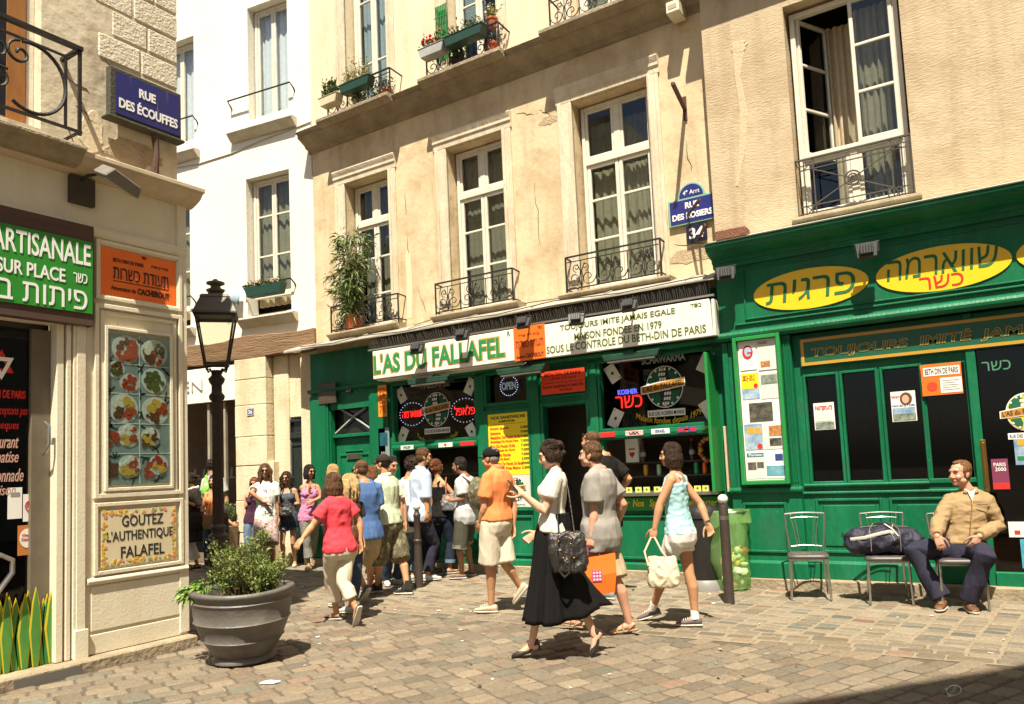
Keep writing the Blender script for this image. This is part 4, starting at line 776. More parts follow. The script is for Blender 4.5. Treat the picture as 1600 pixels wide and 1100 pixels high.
# things on the shelves of the serving hatch
BOTS=[(-4.45,1.57,(.10,.07,.035)),(-3.72,1.57,(.05,.05,.05)),(-3.42,1.57,(.07,.06,.055))]
CANS=[(-4.36,(.55,.28,.03),'orange'),(-4.16,(.35,.50,.30),'pale green'),(-3.62,(.02,.30,.12),'green'),(-3.50,(.70,.16,.02),'bright orange'),(-3.38,(.50,.03,.03),'red'),(-3.27,(.03,.10,.07),'dark green')]
for i,(s,z,c) in enumerate(BOTS):
    t=thing('drink_bottle',('clear drink bottle beside the white box on the hatch shelf','drink bottle standing behind the woman in the turquoise top','drink bottle beside the ring of fruit')[i],'bottle',T(FF,s,.5,z),'drinks on the hatch shelves'); b=MB(); b.lathe([(.035,0),(.038,.02),(.038,.16),(.03,.2),(.014,.25),(.014,.28)],12); b.build('body',mat('bottle_%d'%i,c,rough=.1),t,smooth=True); b=MB(); b.lathe([(.016,.27),(.016,.30)],10); b.build('cap',REDS,t); b=MB(); b.lathe([(.0388,.08),(.0388,.14)],12,caps=False); b.build('label_band',mat('label_pink',(.5,.42,.45)),t)
for s,c,n in CANS:
    t=thing('drink_can',n+' drink can on the lower shelf of the serving hatch','can',T(FF,s,.35,1.376),'drinks on the hatch shelves'); b=MB(); b.lathe([(.03,0),(.034,.012),(.034,.14),(.027,.155)],12); b.build('body',mat('can_'+n.replace(' ','_'),c,rough=.3,metal=.3),t,smooth=True); b=MB(); b.lathe([(.026,.153),(.026,.158)],12); b.build('lid',CHROME,t)
t=thing('cardboard_box','white box with red hearts on the hatch shelf','box',T(FF,-4.6,.5,1.575)); b=MB(); b.box(-.1,.1,-.05,.1,0,.34); b.build('carton',PAPER,t); b=MB(); b.prism([(x*.05,.11+z*.05) for x,z in ((0,-1),(.9,.2),(.5,.9),(0,.5),(-.5,.9),(-.9,.2))],-.054,-.051); b.box(-.05,.05,-.054,-.051,.18,.2); b.build('printed_heart',REDS,t)
t=thing('fruit_wreath','hanging ring of orange and red fruit at the end of the serving hatch','wreath',T(FF,-3.36,.12,1.70)); b=MB()
for i in range(22): a=i*2*math.pi/22; b.sph((.115*math.cos(a)+random.uniform(-.015,.015),random.uniform(-.02,.02),.15*math.sin(a)),random.uniform(.025,.036),8,mi=i%3)
b.build('fruit',[mat('fruit_orange',(.60,.20,.02),(.5,.12,.015),20,.5),mat('fruit_red',(.42,.06,.02)),mat('fruit_yellow',(.55,.34,.04))],t,smooth=True)
for i,s in enumerate((-4.55,-4.43,-4.29,-4.17,-4.02,-3.46,-3.35)):
    t=thing('price_card','small yellow price card on the right serving counter','price card',T(FF,s,-.1,1.166),'price cards on the counter'); b=MB(); b.prism([(-.045,0),(.045,0),(.045,.07),(-.045,.07)],-.004,.004); b.build('card',mat('card_yellow',(.62,.58,.12),(.55,.52,.1),8,.6),t); b=MB(); b.disc(0,.035,.016,.018,-.006,-.0045,10); b.build('printed_mark',TXT_DG,t)

# ================================================================ STREET NAME PLATES AND BRACKETS
t=thing('street_sign','blue enamel Rue des Rosiers plate with mint border and arched top','street sign',T(FF,-3.31,-.05,4.72))
def arch(k,w_=.33,zb=0,zm=.36,zt=.56): 
    P=[(-w_+k,zb+k),(w_-k,zb+k),(w_-k,zm-k*.2)]; P+=[(.22-k*.8,zm-k*.2)]+[((.19-k*.6)*math.cos(a),zm+(zt-zm-k)*math.sin(a)) for a in np.linspace(.12,math.pi-.12,12)]+[(-.22+k*.8,zm-k*.2)]; return P+[(-w_+k,zm-k*.2)]
b=MB(); b.prism(arch(0),0,.02); b.build('border',MINT,t,bevel=.004); b=MB(); b.prism([(-.305,.025),(.305,.025),(.305,.335),(-.305,.335)],-.006,-.0005); b.prism([(.165*math.cos(a),.37+.165*math.sin(a)) for a in np.linspace(0,math.pi,16)],-.006,-.0005); b.build('enamel',BLUE,t)
b=MB(); b.text('4ᵉ Arrt',-.11,.12,.395,.46,-.007,.03); b.text('RUE',-.09,.10,.21,.295,-.007,.035); b.text('DES ROSIERS',-.275,.275,.07,.155,-.007,.035); b.build('lettering',WHITET,t)
t=thing('house_number_plate','large dark blue number 34 plate under the Rue des Rosiers sign','sign',T(FF,-3.27,-.05,4.46)); b=MB(); b.box(-.14,.14,0,.02,0,.24); b.build('plate',NAVY,t,bevel=.004); b=MB(); b.text('34',-.10,.10,.045,.195,-.001,.035); b.build('lettering',WHITET,t)
t=thing('wall_bracket','rusty iron sign bracket sticking out of the beige wall','bracket',T(FF,-3.33,0,6.16)); b=MB(); b.bar((0,-.015,0),(0,-.015,.33),.05,.02); b.build('wall_plate',RUST,t); b=MB(); b.bar((0,-.02,.16),(.10,-.72,.20),.05,.035); b.build('arm',RUST,t)
t=thing('wall_bracket','two rusty iron stubs crossing the blue street sign','bracket',T(FF,-3.25,0,4.5)); b=MB(); b.bar((-.12,-.06,.34),(.2,-.5,.36),.03,.03); b.build('upper_bar',RUST,t); b=MB(); b.bar((.02,-.06,.0),(.25,-.5,.02),.03,.03); b.build('lower_bar',RUST,t)
t=thing('alarm_box','small cream sounder box under the stone cornice','alarm box',T(FF,-3.30,-.35,7.52)); b=MB(); b.box(-.09,.09,0,.3,0,.16); b.build('case',CREAM,t,bevel=.01); b=MB(); b.box(-.06,.06,-.004,-.0005,.05,.11); b.build('grille',mat('grille_tan',(.4,.34,.24)),t)
t=thing('street_sign','weathered blue Rue des Ecouffes plate on the crumbling stone corner','street sign',T(FL,4.21,-.14,5.04))
b=MB(); b.box(-.37,.37,0,.07,-.02,.46); b.box(-.40,.40,-.02,.1,-.05,-.02); b.build('backing',mat('mossy_iron',(.045,.05,.03),(.07,.055,.03),9,.8,.5,40),t,bevel=.008); b=MB(); b.box(-.315,.35,-.008,-.001,.01,.42); b.build('enamel',mat('enamel_worn',(.012,.016,.15),(.02,.022,.13),3,.35,c=(.10,.10,.14),cscale=5,cpos=(.62,.7),stretch=(3,3,.25)),t)
b=MB(); b.text('RUE',-.085,.085,.245,.335,-.009,.035); b.text('DES ÉCOUFFES',-.285,.32,.075,.195,-.009,.03); b.build('lettering',WHITET,t)
b=MB(); b.tube([(.1,.03,-.05),(.11,.02,-.25),(.09,.02,-.42),(.12,.03,-.58)],[.035,.028,.04,.03],8); b.build('rusted_stake',RUST,t,smooth=True)
# ================================================================ RESTAURANT SIGNS (right)
def ellipse_sign(s,z,w_,h,word,label,box,sub=None):
    t=thing('oval_sign',label,'sign',T(FR,s,-.112,z),'yellow oval signs on the green fascia'); b=MB(); b.disc(0,0,w_,h,-.008,.006,44); b.build('oval',YELLOW,t)
    b=MB(); b.text(word,*box,-.0085,.03,shear=.12); b.build('lettering',mat('letter_forest',(.012,.14,.05)),t)
    if sub: b=MB(); b.text(sub,-.22,.20,-.21,-.075,-.0085,.012); b.build('kosher_lettering',REDT,t)
ellipse_sign(-1.85,3.535,.65,.24,H('פרגית'),'yellow oval sign with one Hebrew word at the left end of the green fascia',(-.51,.51,-.13,.13))
ellipse_sign(-.475,3.53,.65,.245,H('שווארמה'),'yellow oval sign with green Hebrew over a small red word',(-.54,.54,-.06,.17),H('כשר'))
ellipse_sign(.86,3.53,.65,.24,H('פלאפל'),'yellow oval sign cut off by the right edge of the photo',(-.5,.5,-.12,.12))
t=thing('fascia_panel','dark green panel with ochre outline lettering TOUJOURS IMITÉ JAMAIS EGALÉ','sign',T(FR,-2.03,-.01,2.62)); b=MB(); b.box(0,4.2,0,.05,0,.34); b.build('board',mat('panel_green',(.006,.10,.045),(.005,.085,.038),5,.45),t); b=MB(); b.frame(.012,4.19,.012,.33,.035,-.006,-.0005); b.build('gilt_border',GOLD,t)
b=MB(); b.text('TOUJOURS  IMITÉ  JAMAIS  EGALÉ',.13,3.25,.075,.235,-.003,.035,th=.002,shear=.12); b.build('lettering',GOLD,t); b=MB(); b.text('TOUJOURS  IMITÉ  JAMAIS  EGALÉ',.137,3.243,.085,.228,-.0055,-.004,th=.002,shear=.12); b.build('letter_face',mat('panel_green',()),t)
floodlight(T(FR,-1.16,-.36,3.80),'dark floodlight between the two yellow oval signs',-8,0,'floodlights on the restaurant',.24); floodlight(T(FR,-2.75,-.36,3.82),'pale floodlight at the left end of the restaurant fascia',-8,10,'floodlights on the restaurant',.24)
t=thing('display_case','green framed showcase of press cuttings on the restaurant pilaster','showcase',T(FR,-2.50,-.085,1.24))
b=MB(); b.frame(-.29,.28,0,1.81,.045,-.09,0); b.box(-.29,.28,-.02,0,0,1.81); b.build('case',GREEN_L,t,bevel=.005); b=MB(); b.box(-.24,.23,-.032,-.022,.05,1.76); b.build('backboard',PAPER,t)
def rect(nm,m,x0,x1,z0,z1,y=-.036): b=MB(); b.box(x0,x1,y,y+.003,z0,z1); return b.build(nm,m,t)
PH1=mat('photo_street',(.02,.09,.03),(.35,.36,.30),16,.4); PH2=mat('photo_sky',(.04,.16,.34),(.45,.55,.60),7,.4); PH3=mat('photo_dark',(.02,.015,.012),(.16,.15,.11),14,.4); PH4=mat('photo_food',(.35,.04,.015),(.55,.36,.12),26,.4); PH5=mat('photo_teal',(.02,.22,.30),(.25,.45,.5),6,.4); NEWS=mat('newsprint',(.72,.71,.66),(.5,.5,.46),70,.8,stretch=(1,1,6))
rect('cutting',PAPER,-.22,-.02,1.40,1.73,-.040); rect('cutting',NEWS,0,.22,1.38,1.74,-.040); rect('cutting',YEL2,-.22,-.01,1.17,1.36); rect('cutting_photo',PH2,-.22,-.01,1.04,1.168); rect('cutting',NEWS,.01,.22,1.03,1.34); rect('cutting_photo',PH1,.02,.21,1.21,1.32,-.039)
rect('cutting_photo',PH3,-.15,.13,.76,.99); rect('cutting_photo',PH2,-.225,-.01,.42,.735); rect('cutting',NEWS,.0,.225,.42,.735); rect('cutting_photo',PH4,.07,.22,.58,.70,-.039); rect('cutting_photo',PH3,.07,.21,.46,.55,-.039); rect('cutting',NEWS,-.22,-.01,.07,.385); rect('cutting',PAPER,.0,.225,.07,.385); rect('cutting_photo',PH5,.01,.22,.1,.22,-.039); rect('cutting_photo',mat('photo_navy',(.02,.05,.2)),.12,.21,.28,.36,-.039); rect('cutting_photo',PH3,-.21,-.11,.18,.27,-.039); rect('cutting_photo',PH3,-.1,-.02,.2,.27,-.039); rect('cutting_photo',PH4,.03,.14,1.42,1.49,-.043)
b=MB(); b.disc(-.12,1.62,.065,.085,-.044,-.0405,24); b.build('logo_ring',REDS,t); b=MB(); b.disc(-.115,1.625,.042,.06,-.046,-.0442,20); b.build('logo_centre',mat('logo_sky',(.3,.45,.62)),t); b=MB(); b.box(-.125,-.06,-.048,-.0462,1.60,1.62); b.build('logo_bar',REDS,t)
b=MB(); b.text('파리',-.205,-.06,1.255,1.34,-.0365,.02); b.text('PARIS',.02,.12,1.70,1.73,-.0405,.01); b.build('magazine_lettering',mat('letter_brick',(.45,.08,.02)),t)
b=MB(); b.box(-.215,-.015,-.0375,-.0362,.335,.38); b.build('masthead',mat('masthead_teal',(.01,.14,.20)),t); b=MB(); b.text('Parisien',-.19,-.03,.343,.373,-.038,.01); b.build('masthead_lettering',WHITET,t); b=MB(); b.box(-.19,-.11,-.0375,-.0365,.62,.70); b.box(-.10,-.03,-.0375,-.0365,.61,.69); b.build('magazine_title',mat('title_orange',(.75,.32,.02)),t); b=MB(); b.disc(-.05,1.20,.026,.03,-.0375,-.0365,14); b.disc(-.05,.46,.03,.035,-.0375,-.0365,14); b.build('price_burst',REDS,t)
def poster(name,label,cat,s,z,w_,h,m,y=.07,words=(),pics=()):
    global t
    t=thing(name,label,cat,T(FR,s,y,z)); b=MB(); b.box(0,w_,0,.004,0,h); b.build('sheet',m,t)
    for (x0,x1,z0,z1,mm) in pics: rect('printed_block',mm,x0,x1,z0,z1,-.003)
    for (wd,x0,x1,z0,z1,mm) in words: b=MB(); b.text(wd,x0,x1,z0,z1,-.0035,.015,th=.001); b.build('lettering',mm,t)
poster('magazine_cover','pale magazine page in the leftmost restaurant window','poster',-1.94,1.86,.23,.32,PAPER,words=(('PARTESPLATS',.02,.21,.235,.285,REDT),),pics=((.01,.22,.01,.09,PH1),(.02,.2,.1,.2,NEWS)))
poster('magazine_cover','magazine cover with a woman\'s face in the third restaurant window','poster',-1.10,1.90,.25,.34,PAPER,words=(('loisirs',.01,.11,.27,.30,REDT),('PARIS MA JE T AIME',.01,.24,.165,.19,BLUS)),pics=((.01,.24,.01,.08,PH1),(.01,.24,.085,.155,PH2)))
b=MB(); b.disc(.155,.255,.062,.07,-.005,-.0035,18); b.build('printed_hair',mat('print_brown',(.12,.05,.02)),t); b=MB(); b.disc(.15,.248,.036,.048,-.007,-.0055,18); b.build('printed_face',mat('print_skin',(.62,.35,.22)),t)
poster('certificate_poster','orange BETH DIN DE PARIS certificate at the top of the fourth restaurant window','poster',-.77,2.16,.39,.345,ORANGE,-.005,words=(('BETH DIN DE PARIS',.04,.36,.23,.295,BLACKT),),pics=((.025,.375,.215,.31,PAPER),(.18,.385,.02,.185,PAPER)))
b=MB(); b.disc(.10,.1,.05,.05,-.004,-.002,20); b.build('printed_seal',REDO,t); b=MB(); 
for i in range(5): b.box(.2,.36-.03*(i%2),-.0045,-.0032,.05+i*.025,.057+i*.025)
b.build('printed_lines',mat('print_grey',(.25,.25,.24)),t)
t=thing('window_decal','globe logo with bright yellow ribbon on the glass restaurant door','logo',T(FR,.17,.055,1.92)); globe(t,0,0,.185,-.002); t.children[5].data.materials[0]=YELLOW
b=MB(); b.text(H('כשר'),-.36,-.10,.46,.56,-.003,-.012); b.build('kosher_lettering',mat('letter_pale_green',(.06,.22,.12)),t)
poster('magazine_cover','bright blue magazine cover under the globe logo on the glass door','poster',.03,1.37,.25,.30,PH2,.05,pics=((.03,.13,.2,.27,mat('title_orange',())),(.14,.22,.19,.26,mat('title_orange',())),(.02,.1,.05,.09,GREEN_L),(.16,.23,.02,.08,REDS)))
poster('travel_guide','plum coloured guide cover reading PARIS 2000 behind the brass handle','poster',-.19,1.12,.15,.32,mat('plum',(.20,.03,.08)),.05,words=(('PARIS',.02,.13,.24,.28,WHITET),('2000',.03,.13,.19,.23,WHITET)),pics=((0,.15,0,.07,REDS),))
poster('card_sticker','blue card-payment sticker low on the glass door','sticker',.0,.30,.22,.30,mat('sticker_cyan',(.03,.30,.42),(.1,.4,.5),8,.4),.05,pics=((.02,.10,.09,.13,mat('title_orange',())),(.12,.21,.09,.13,PAPER),(.02,.1,.03,.07,REDS),(.12,.21,.03,.07,BLUS),(.02,.2,.17,.26,PH5)))
poster('notice_sticker','small white notice low on the glass door beside the seated man','sticker',-.09,.62,.16,.16,PAPER,.05,pics=((.05,.1,.03,.07,REDS),))
# ================================================================ CORNER SHOP SIGNS (left)
t=thing('shop_sign','green ARTISANALE sign with white French and Hebrew lettering over the corner shop door','sign',T(FL,1.4,-.10,3.0)); b=MB(); b.box(0,2.32,0,.09,0,.92); b.build('wooden_backing',mat('brown_board',(.085,.045,.028),(.06,.03,.02),3,.7,stretch=(.4,1,5)),t,bevel=.006)
b=MB(); b.box(0,2.30,-.012,-.001,.11,.765); b.build('green_panel',mat('panel_leaf',(.022,.25,.022),(.018,.21,.018),3,.5),t)
b=MB(); b.text('FABRICATION ARTISANALE',.55,2.28,.54,.735,-.013,.012); b.text('FALAFELS SUR PLACE',1.02,2.06,.355,.475,-.013,.014); b.text(H('כשר'),2.13,2.25,.375,.46,-.013,.01); b.text(H('פיתות ביתיות'),1.06,2.25,.135,.305,-.013,.025); b.build('lettering',WHITET,t)
t=thing('certificate_sign','bright orange CACHEROUT certificate in a cream moulding on the corner shop','sign',T(FL,3.82,-.02,3.325)); b=MB(); b.box(0,.76,0,.01,0,.455); b.build('board',ORANGE,t)
b=MB(); b.text(H('תעודת כשרות'),.12,.68,.175,.285,-.001,.015); b.box(.12,.68,-.002,0,.15,.158); b.text('Attestation de',.10,.34,.065,.105,-.001); b.text('CACHEROUT',.36,.69,.06,.12,-.001,.03); b.text('BETH DIN DE PARIS',.12,.42,.335,.37,-.001); b.text(H('בית דין פריז'),.5,.68,.34,.37,-.001); b.text(H('בסד'),.4,.45,.415,.44,-.001); b.build('lettering',BLACKT,t)
t=thing('menu_poster','glazed poster of ten food plates in two columns on the corner shop wall','menu',T(FL,3.88,-.03,1.58)); b=MB(); b.frame(-.03,.65,-.06,1.46,.03,-.02,.02); b.build('frame',CREAM,t,bevel=.004); b=MB(); b.box(0,.62,.0,.01,0,1.40); b.build('sheet',PAPERG,t)
b=MB(); b.box(.307,.313,-.003,-.0005,0,1.4); [b.box(0,.305,-.003,-.0005,.28*i-.003,.28*i+.003) for i in range(1,5)]; [b.box(.315,.62,-.003,-.0005,.28*i-.003,.28*i+.003) for i in range(1,5)]; b.build('grid_line',WHITET,t)
FOOD=[mat('food_red',(.30,.03,.012),(.42,.07,.02),30,.5),mat('food_brown',(.16,.055,.02),(.09,.03,.012),30,.5),mat('food_yellow',(.60,.40,.06),(.5,.3,.04),30,.6),mat('food_olive',(.10,.12,.025),(.06,.08,.015),30,.5),mat('food_white',(.62,.60,.50))]; BOWL=mat('bowl_china',(.55,.58,.55)); SPRIG=mat('sprig_dark',(.03,.045,.035))
rg=random.Random(21); pb=MB(); fb=MB(); sp=MB()
spec=[(.18,1.26,.125,[0,0,1]),(.46,1.25,.125,[1,0,3,4]),(.08,1.06,.075,[3,1]),(.21,.94,.085,[0,0]),(.455,.98,.115,[3,3,3]),(.15,.70,.13,[1,0,2,4]),(.47,.69,.125,[1,0,2]),(.20,.45,.10,[2,0,4]),(.42,.44,.085,[2,1,4]),(.21,.16,.10,[2,0,4]),(.50,.17,.09,[2,0])]
for cx,cz,r,cs in spec:
    r*=1.1; pb.disc(cx,cz,r,r*.96,-.004,-.0005,24); pb.disc(cx+.005,cz-.012,r*1.02,r*.95,-.0025,-.0006,24,mi=1)
    for k in range(26):
        a=rg.uniform(0,6.28); d=r*.75*math.sqrt(rg.random()); q_=rg.uniform(.14,.3)*r
        fb.disc(cx+d*math.cos(a),cz+d*math.sin(a),q_,q_*rg.uniform(.6,1),-.006-.0002*k,-.0045,9,rg.uniform(0,3),mi=cs[int((math.atan2(math.sin(a),math.cos(a))+math.pi)/6.2832*len(cs))%len(cs)])
for cx,cz,cm in ((.06,.42,0),(.38,.42,1),(.05,.13,1),(.40,.12,0)):
    for k in range(10): fb.disc(cx+rg.uniform(-.035,.035),cz+rg.uniform(-.06,.06),.02,.03,-.006-.0002*k,-.0045,8,rg.uniform(0,3),mi=cm)
for cx,cz in ((.03,1.15),(.03,.86),(.34,1.34),(.32,.84),(.58,.83),(.03,.66),(.33,.66),(.58,.75),(.05,.52),(.36,.52),(.48,.33),(.07,.24),(.36,.24),(.25,.04),(.50,.04),(.33,1.09),(.58,1.08)):
    for k in range(4): a=rg.uniform(0,6.28); sp.disc(cx+.025*math.cos(a),cz+.03*math.sin(a),.032,.009,-.003,-.0006,8,a)
pb.build('plate',[BOWL,mat('bowl_shade',(.30,.33,.33))],t); fb.build('food_print',FOOD,t); sp.build('leaf_print',SPRIG,t)
b=MB(); b.box(-.01,.63,-.016,-.012,-.01,1.41); b.build('glass',glass_mat('case_glass',(.88,.92,.90),.8,1.35),t)
t=thing('shop_sign','cream painted panel reading GOUTEZ L\'AUTHENTIQUE FALAFEL with a flowered border','sign',T(FL,3.825,-.03,.845)); b=MB(); b.box(0,.735,0,.015,0,.505); b.build('panel',mat('panel_cream',(.66,.57,.38),(.60,.50,.31),3,.5),t)
b=MB(); b.text('GOUTEZ',.19,.60,.345,.445,-.001,.012,th=.002); b.text("L'AUTHENTIQUE",.05,.70,.205,.31,-.001,.012,th=.002); b.text('FALAFEL',.18,.61,.06,.165,-.001,.012,th=.002); b.build('lettering',BLACKT,t)
b=MB()
for i in range(120):
    side=rg.randrange(4); u=rg.random()
    if side in(0,1) : x,z=u*.735,(rg.uniform(.01,.05) if side==0 else rg.uniform(.46,.495))
    else: x,z=(rg.uniform(.01,.05) if side==2 else rg.uniform(.69,.725)),u*.505
    if side==1 and rg.random()<.1: continue
    b.disc(x,z,rg.uniform(.012,.022),rg.uniform(.008,.013),-.003-.00001*i,-.0005,8,rg.uniform(0,3),mi=rg.choice((0,0,1,2,3)))
b.build('painted_flower',[mat('paint_gold',(.62,.40,.03)),mat('paint_pink',(.62,.22,.16)),mat('paint_sage',(.28,.34,.08)),mat('paint_orange',(.65,.28,.03))],t)
t=thing('floodlight','old grey tilted floodlight below the corner shop cornice','floodlight',T(FL,3.82,-.32,4.33)); b=MB(); R=Matrix.Rotation(R_(25),4,'X')@Matrix.Rotation(R_(18),4,'Y')
b.prism([(-.19,-.05),(.19,-.05),(.16,.05),(-.14,.06)],-.11,.11); b.v=[tuple(R@Vector(p)) for p in b.v]; b.build('housing',mat('old_lamp_grey',(.17,.15,.12),(.12,.105,.085),9,.6),t,bevel=.012); b=MB(); b.tube([(-.08,.02,.05),(-.18,.2,.04),(-.2,.3,-.02)],.014,6); b.build('bracket',IRON,t)
b=MB(); b.box(-.16,.16,-.085,.085,-.06,-.0505); b.v=[tuple(R@Vector(p)) for p in b.v]; b.build('lens',mat('lamp_lens',()),t)
def lposter(label,s,z,w_,h,m,words=(),pics=(),y=.113,name='door_sticker'):
    global t
    t=thing(name,label,'sticker',T(FL,s,y,z)); b=MB(); b.box(0,w_,0,.004,0,h); b.build('sheet',m,t)
    for (x0,x1,z0,z1,mm) in pics: rect('printed_block',mm,x0,x1,z0,z1,-.003)
    for (wd,x0,x1,z0,z1,mm) in words: b=MB(); b.text(wd,x0,x1,z0,z1,-.0045,.015,th=.001); b.build('lettering',mm,t)
lposter('white no-phone notice with a red crossed circle on the shop door',3.24,1.30,.11,.23,PAPER); b=MB(); b.tube([(.055+.04*math.cos(a),-.003,.13+.045*math.sin(a)) for a in np.linspace(0,6.28,20)[:-1]],.005,5,closed=True); b.bar((.03,-.004,.16),(.08,-.004,.10),.003,.008); b.build('printed_ring',REDT,t); b=MB(); b.box(.04,.07,-.003,-.001,.10,.155); b.build('printed_phone',BLACKT,t)
lposter('pale paper notice curling off the door beside the no-phone notice',3.12,1.33,.11,.26,PAPER,pics=((.02,.09,.19,.22,mat('print_grey',())),))
lposter('small white sticker with red bands high on the door edge',3.36,1.42,.11,.16,PAPER,pics=((0,.11,.13,.16,REDS),(0,.11,0,.02,REDS)),words=(('Opneli',.01,.10,.06,.1,mat('print_grey',())),))
lposter('orange lunch voucher sticker with a white disc on the door',3.20,1.02,.15,.25,mat('voucher_orange',(.50,.17,.03)),words=(('Cheque',.03,.12,.15,.18,REDS),('Dejeuner',.025,.125,.115,.145,REDS))); b=MB(); b.disc(.075,.14,.062,.08,-.003,-.001,24); b.build('printed_disc',PAPER,t)
lposter('blue sticker with a white star on the corner shop door',3.36,1.00,.13,.27,BLUS); b=MB(); P=[]; 
for i in range(10): a=math.pi/2+i*math.pi/5; r=.075 if i%2==0 else .03; P.append((.045+r*math.cos(a)*.9,.12+r*math.sin(a)*1.3))
b.prism(P,-.003,-.001); b.build('printed_star',PAPER,t)
lposter('white ticket sticker with a red balloon on the corner shop door',3.36,.68,.13,.29,PAPER,words=(('Ticket',.015,.11,.12,.16,BLACKT),),pics=((0,.12,.02,.055,REDS),)); b=MB(); b.disc(.06,.22,.026,.032,-.003,-.001,18); b.build('printed_balloon',REDS,t)
lposter('red and black notice at the left edge of the shop door',2.86,1.25,.16,.45,REDS,pics=((0,.16,.14,.26,BLACKT),(0,.16,.28,.31,PAPER)))
# painted grass boards
t=thing('painted_board','painted board of green leaf shapes edged in yellow beside the shop door','board',T(FL,3.3,.02,.10)); rg=random.Random(4)
gb=MB(); yb=MB()
for i in range(26):
    x=-.75+i*.036+rg.uniform(-.01,.01); h=rg.uniform(.5,.66); w_=rg.uniform(.045,.07); y=.03+.012*(i%3)-.02*(i%2)
    P=[(-w_*.4,0),(w_*.4,0),(w_*.9,h*.45),(w_*.5,h*.8),(0,h),(-w_*.5,h*.8),(-w_*.9,h*.45)]
    yb.prism([(x+a*1.16,z*1.015) for a,z in P],y,y+.006); gb.prism([(x+a*.88,z*.975) for a,z in P],y-.004,y-.0005,mi=i%2)
gb.build('painted_leaf',[mat('board_green',(.035,.19,.03),(.02,.12,.02),5,.6,stretch=(1,1,.5)),mat('board_lime',(.10,.28,.04),(.04,.18,.03),5,.6,stretch=(1,1,.5))],t); yb.build('yellow_edge',mat('edge_yellow',(.62,.45,.015)),t)
# ================================================================ STREET FURNITURE
gp=onZ(343,975); LG=(float(gp[0]),float(gp[1]),0)
t=thing('street_lamp','old iron street lamp with a four-sided glass lantern on a fluted post','street lamp',frame(LG[:2],R_(50))@Matrix.Diagonal((.95,.95,.965,1)))
b=MB(); b.lathe([(.16,-.02),(.16,.06),(.13,.08),(.13,.22),(.115,.26),(.12,.30),(.10,.33),(.10,.50),(.105,.52),(.125,.55),(.125,.58),(.10,.61),(.095,.64),(.11,.67),(.135,.71),(.14,.75),(.12,.79),(.10,.81),(.10,.84),(.12,.86),(.12,.89),(.09,.92),(.085,.96),(.11,.98),(.11,1.0),(.08,1.03),(.075,1.06),(.092,1.08),(.092,1.10),(.07,1.13)],26)
for z,r in ((.42,.102),(.60,.11),(.74,.14)):
    for i in range(16): a=i*math.pi/8; b.sph((r*math.cos(a),r*math.sin(a),z),.016,6)
b.build('base',mat('lamp_brown',(.045,.030,.022),(.030,.020,.016),8,.35,.2,40),t,smooth=True,ang=35)
b=MB(); n=32; prof=[(.066,1.1),(.060,1.8),(.052,2.62)]; v=[]
for r,z in prof:
    for j in range(n): k=r*(1-.10*(j%2)); v.append((k*math.cos(2*math.pi*j/n),k*math.sin(2*math.pi*j/n),z))
b.add(v,[(i*n+j,i*n+(j+1)%n,(i+1)*n+(j+1)%n,(i+1)*n+j) for i in range(2) for j in range(n)]); b.build('post',mat('lamp_brown',()),t)
b=MB(); b.lathe([(.055,2.55),(.085,2.58),(.09,2.62),(.06,2.66),(.058,2.74),(.085,2.78),(.095,2.82),(.06,2.86),(.055,2.92)],20)
for i in range(4): 
    a=math.pi/4+i*math.pi/2; c,s_=math.cos(a),math.sin(a); b.tube([(.04*c,.04*s_,2.86),(.10*c,.10*s_,2.93),(.14*c,.14*s_,2.91),(.17*c,.17*s_,2.99)],.012,6)
b.build('capital',IRON,t,smooth=True)
b=MB(); zb,zt,rb,rt=2.99,3.55,.125,.215
for sx in (-1,1):
    for sy in (-1,1): b.bar((sx*rb,sy*rb,zb),(sx*rt,sy*rt,zt),.022,.022)
for r,z,w_ in ((rb,zb,.028),(rt,zt,.03)):
    for a in (-1,1): b.bar((-r-.01,a*r,z),(r+.01,a*r,z),w_,w_); b.bar((a*r,-r-.01,z),(a*r,r+.01,z),w_,w_)
b.build('lantern_frame',IRON,t)
b=MB()
for a in range(4):
    c,s_=math.cos(a*math.pi/2),math.sin(a*math.pi/2); P=[(rb-.004,-rb,zb),(rb-.004,rb,zb),(rt-.004,rt,zt),(rt-.004,-rt,zt)]; b.add([(x*c-y*s_,x*s_+y*c,z) for x,y,z in P],[(0,1,2,3)])
b.build('lantern_glass',glass_mat('lantern_pane',(.90,.88,.80),.8,1.5),t)
b=MB()
def pyr(r0,z0,r1,z1): 
    v=[(sx*r,sy*r,z) for r,z in ((r0,z0),(r1,z1)) for sx,sy in ((-1,-1),(1,-1),(1,1),(-1,1))]; b.add(v,[(i,(i+1)%4,4+(i+1)%4,4+i) for i in range(4)]+[(3,2,1,0),(4,5,6,7)])
pyr(.245,3.565,.245,3.585); pyr(.24,3.585,.16,3.77); pyr(.17,3.77,.15,3.80); pyr(.09,3.80,.08,3.83); b.lathe([(.06,3.82),(.10,3.86),(.11,3.88),(.06,3.90),(.055,3.93),(.105,3.95),(.105,3.97),(.04,3.99),(.02,4.01)],16)
b.build('lantern_roof',mat('old_copper',(.16,.14,.105),(.09,.08,.06),7,.55,.2,30,metal=.3,c=(.11,.12,.095),cscale=3),t)
PP=onZ(381,1031); px_,py_=float(PP[0]),float(PP[1])
t=thing('planter','big ribbed clay-grey pot holding a clipped box shrub','planter',(px_,py_,0))
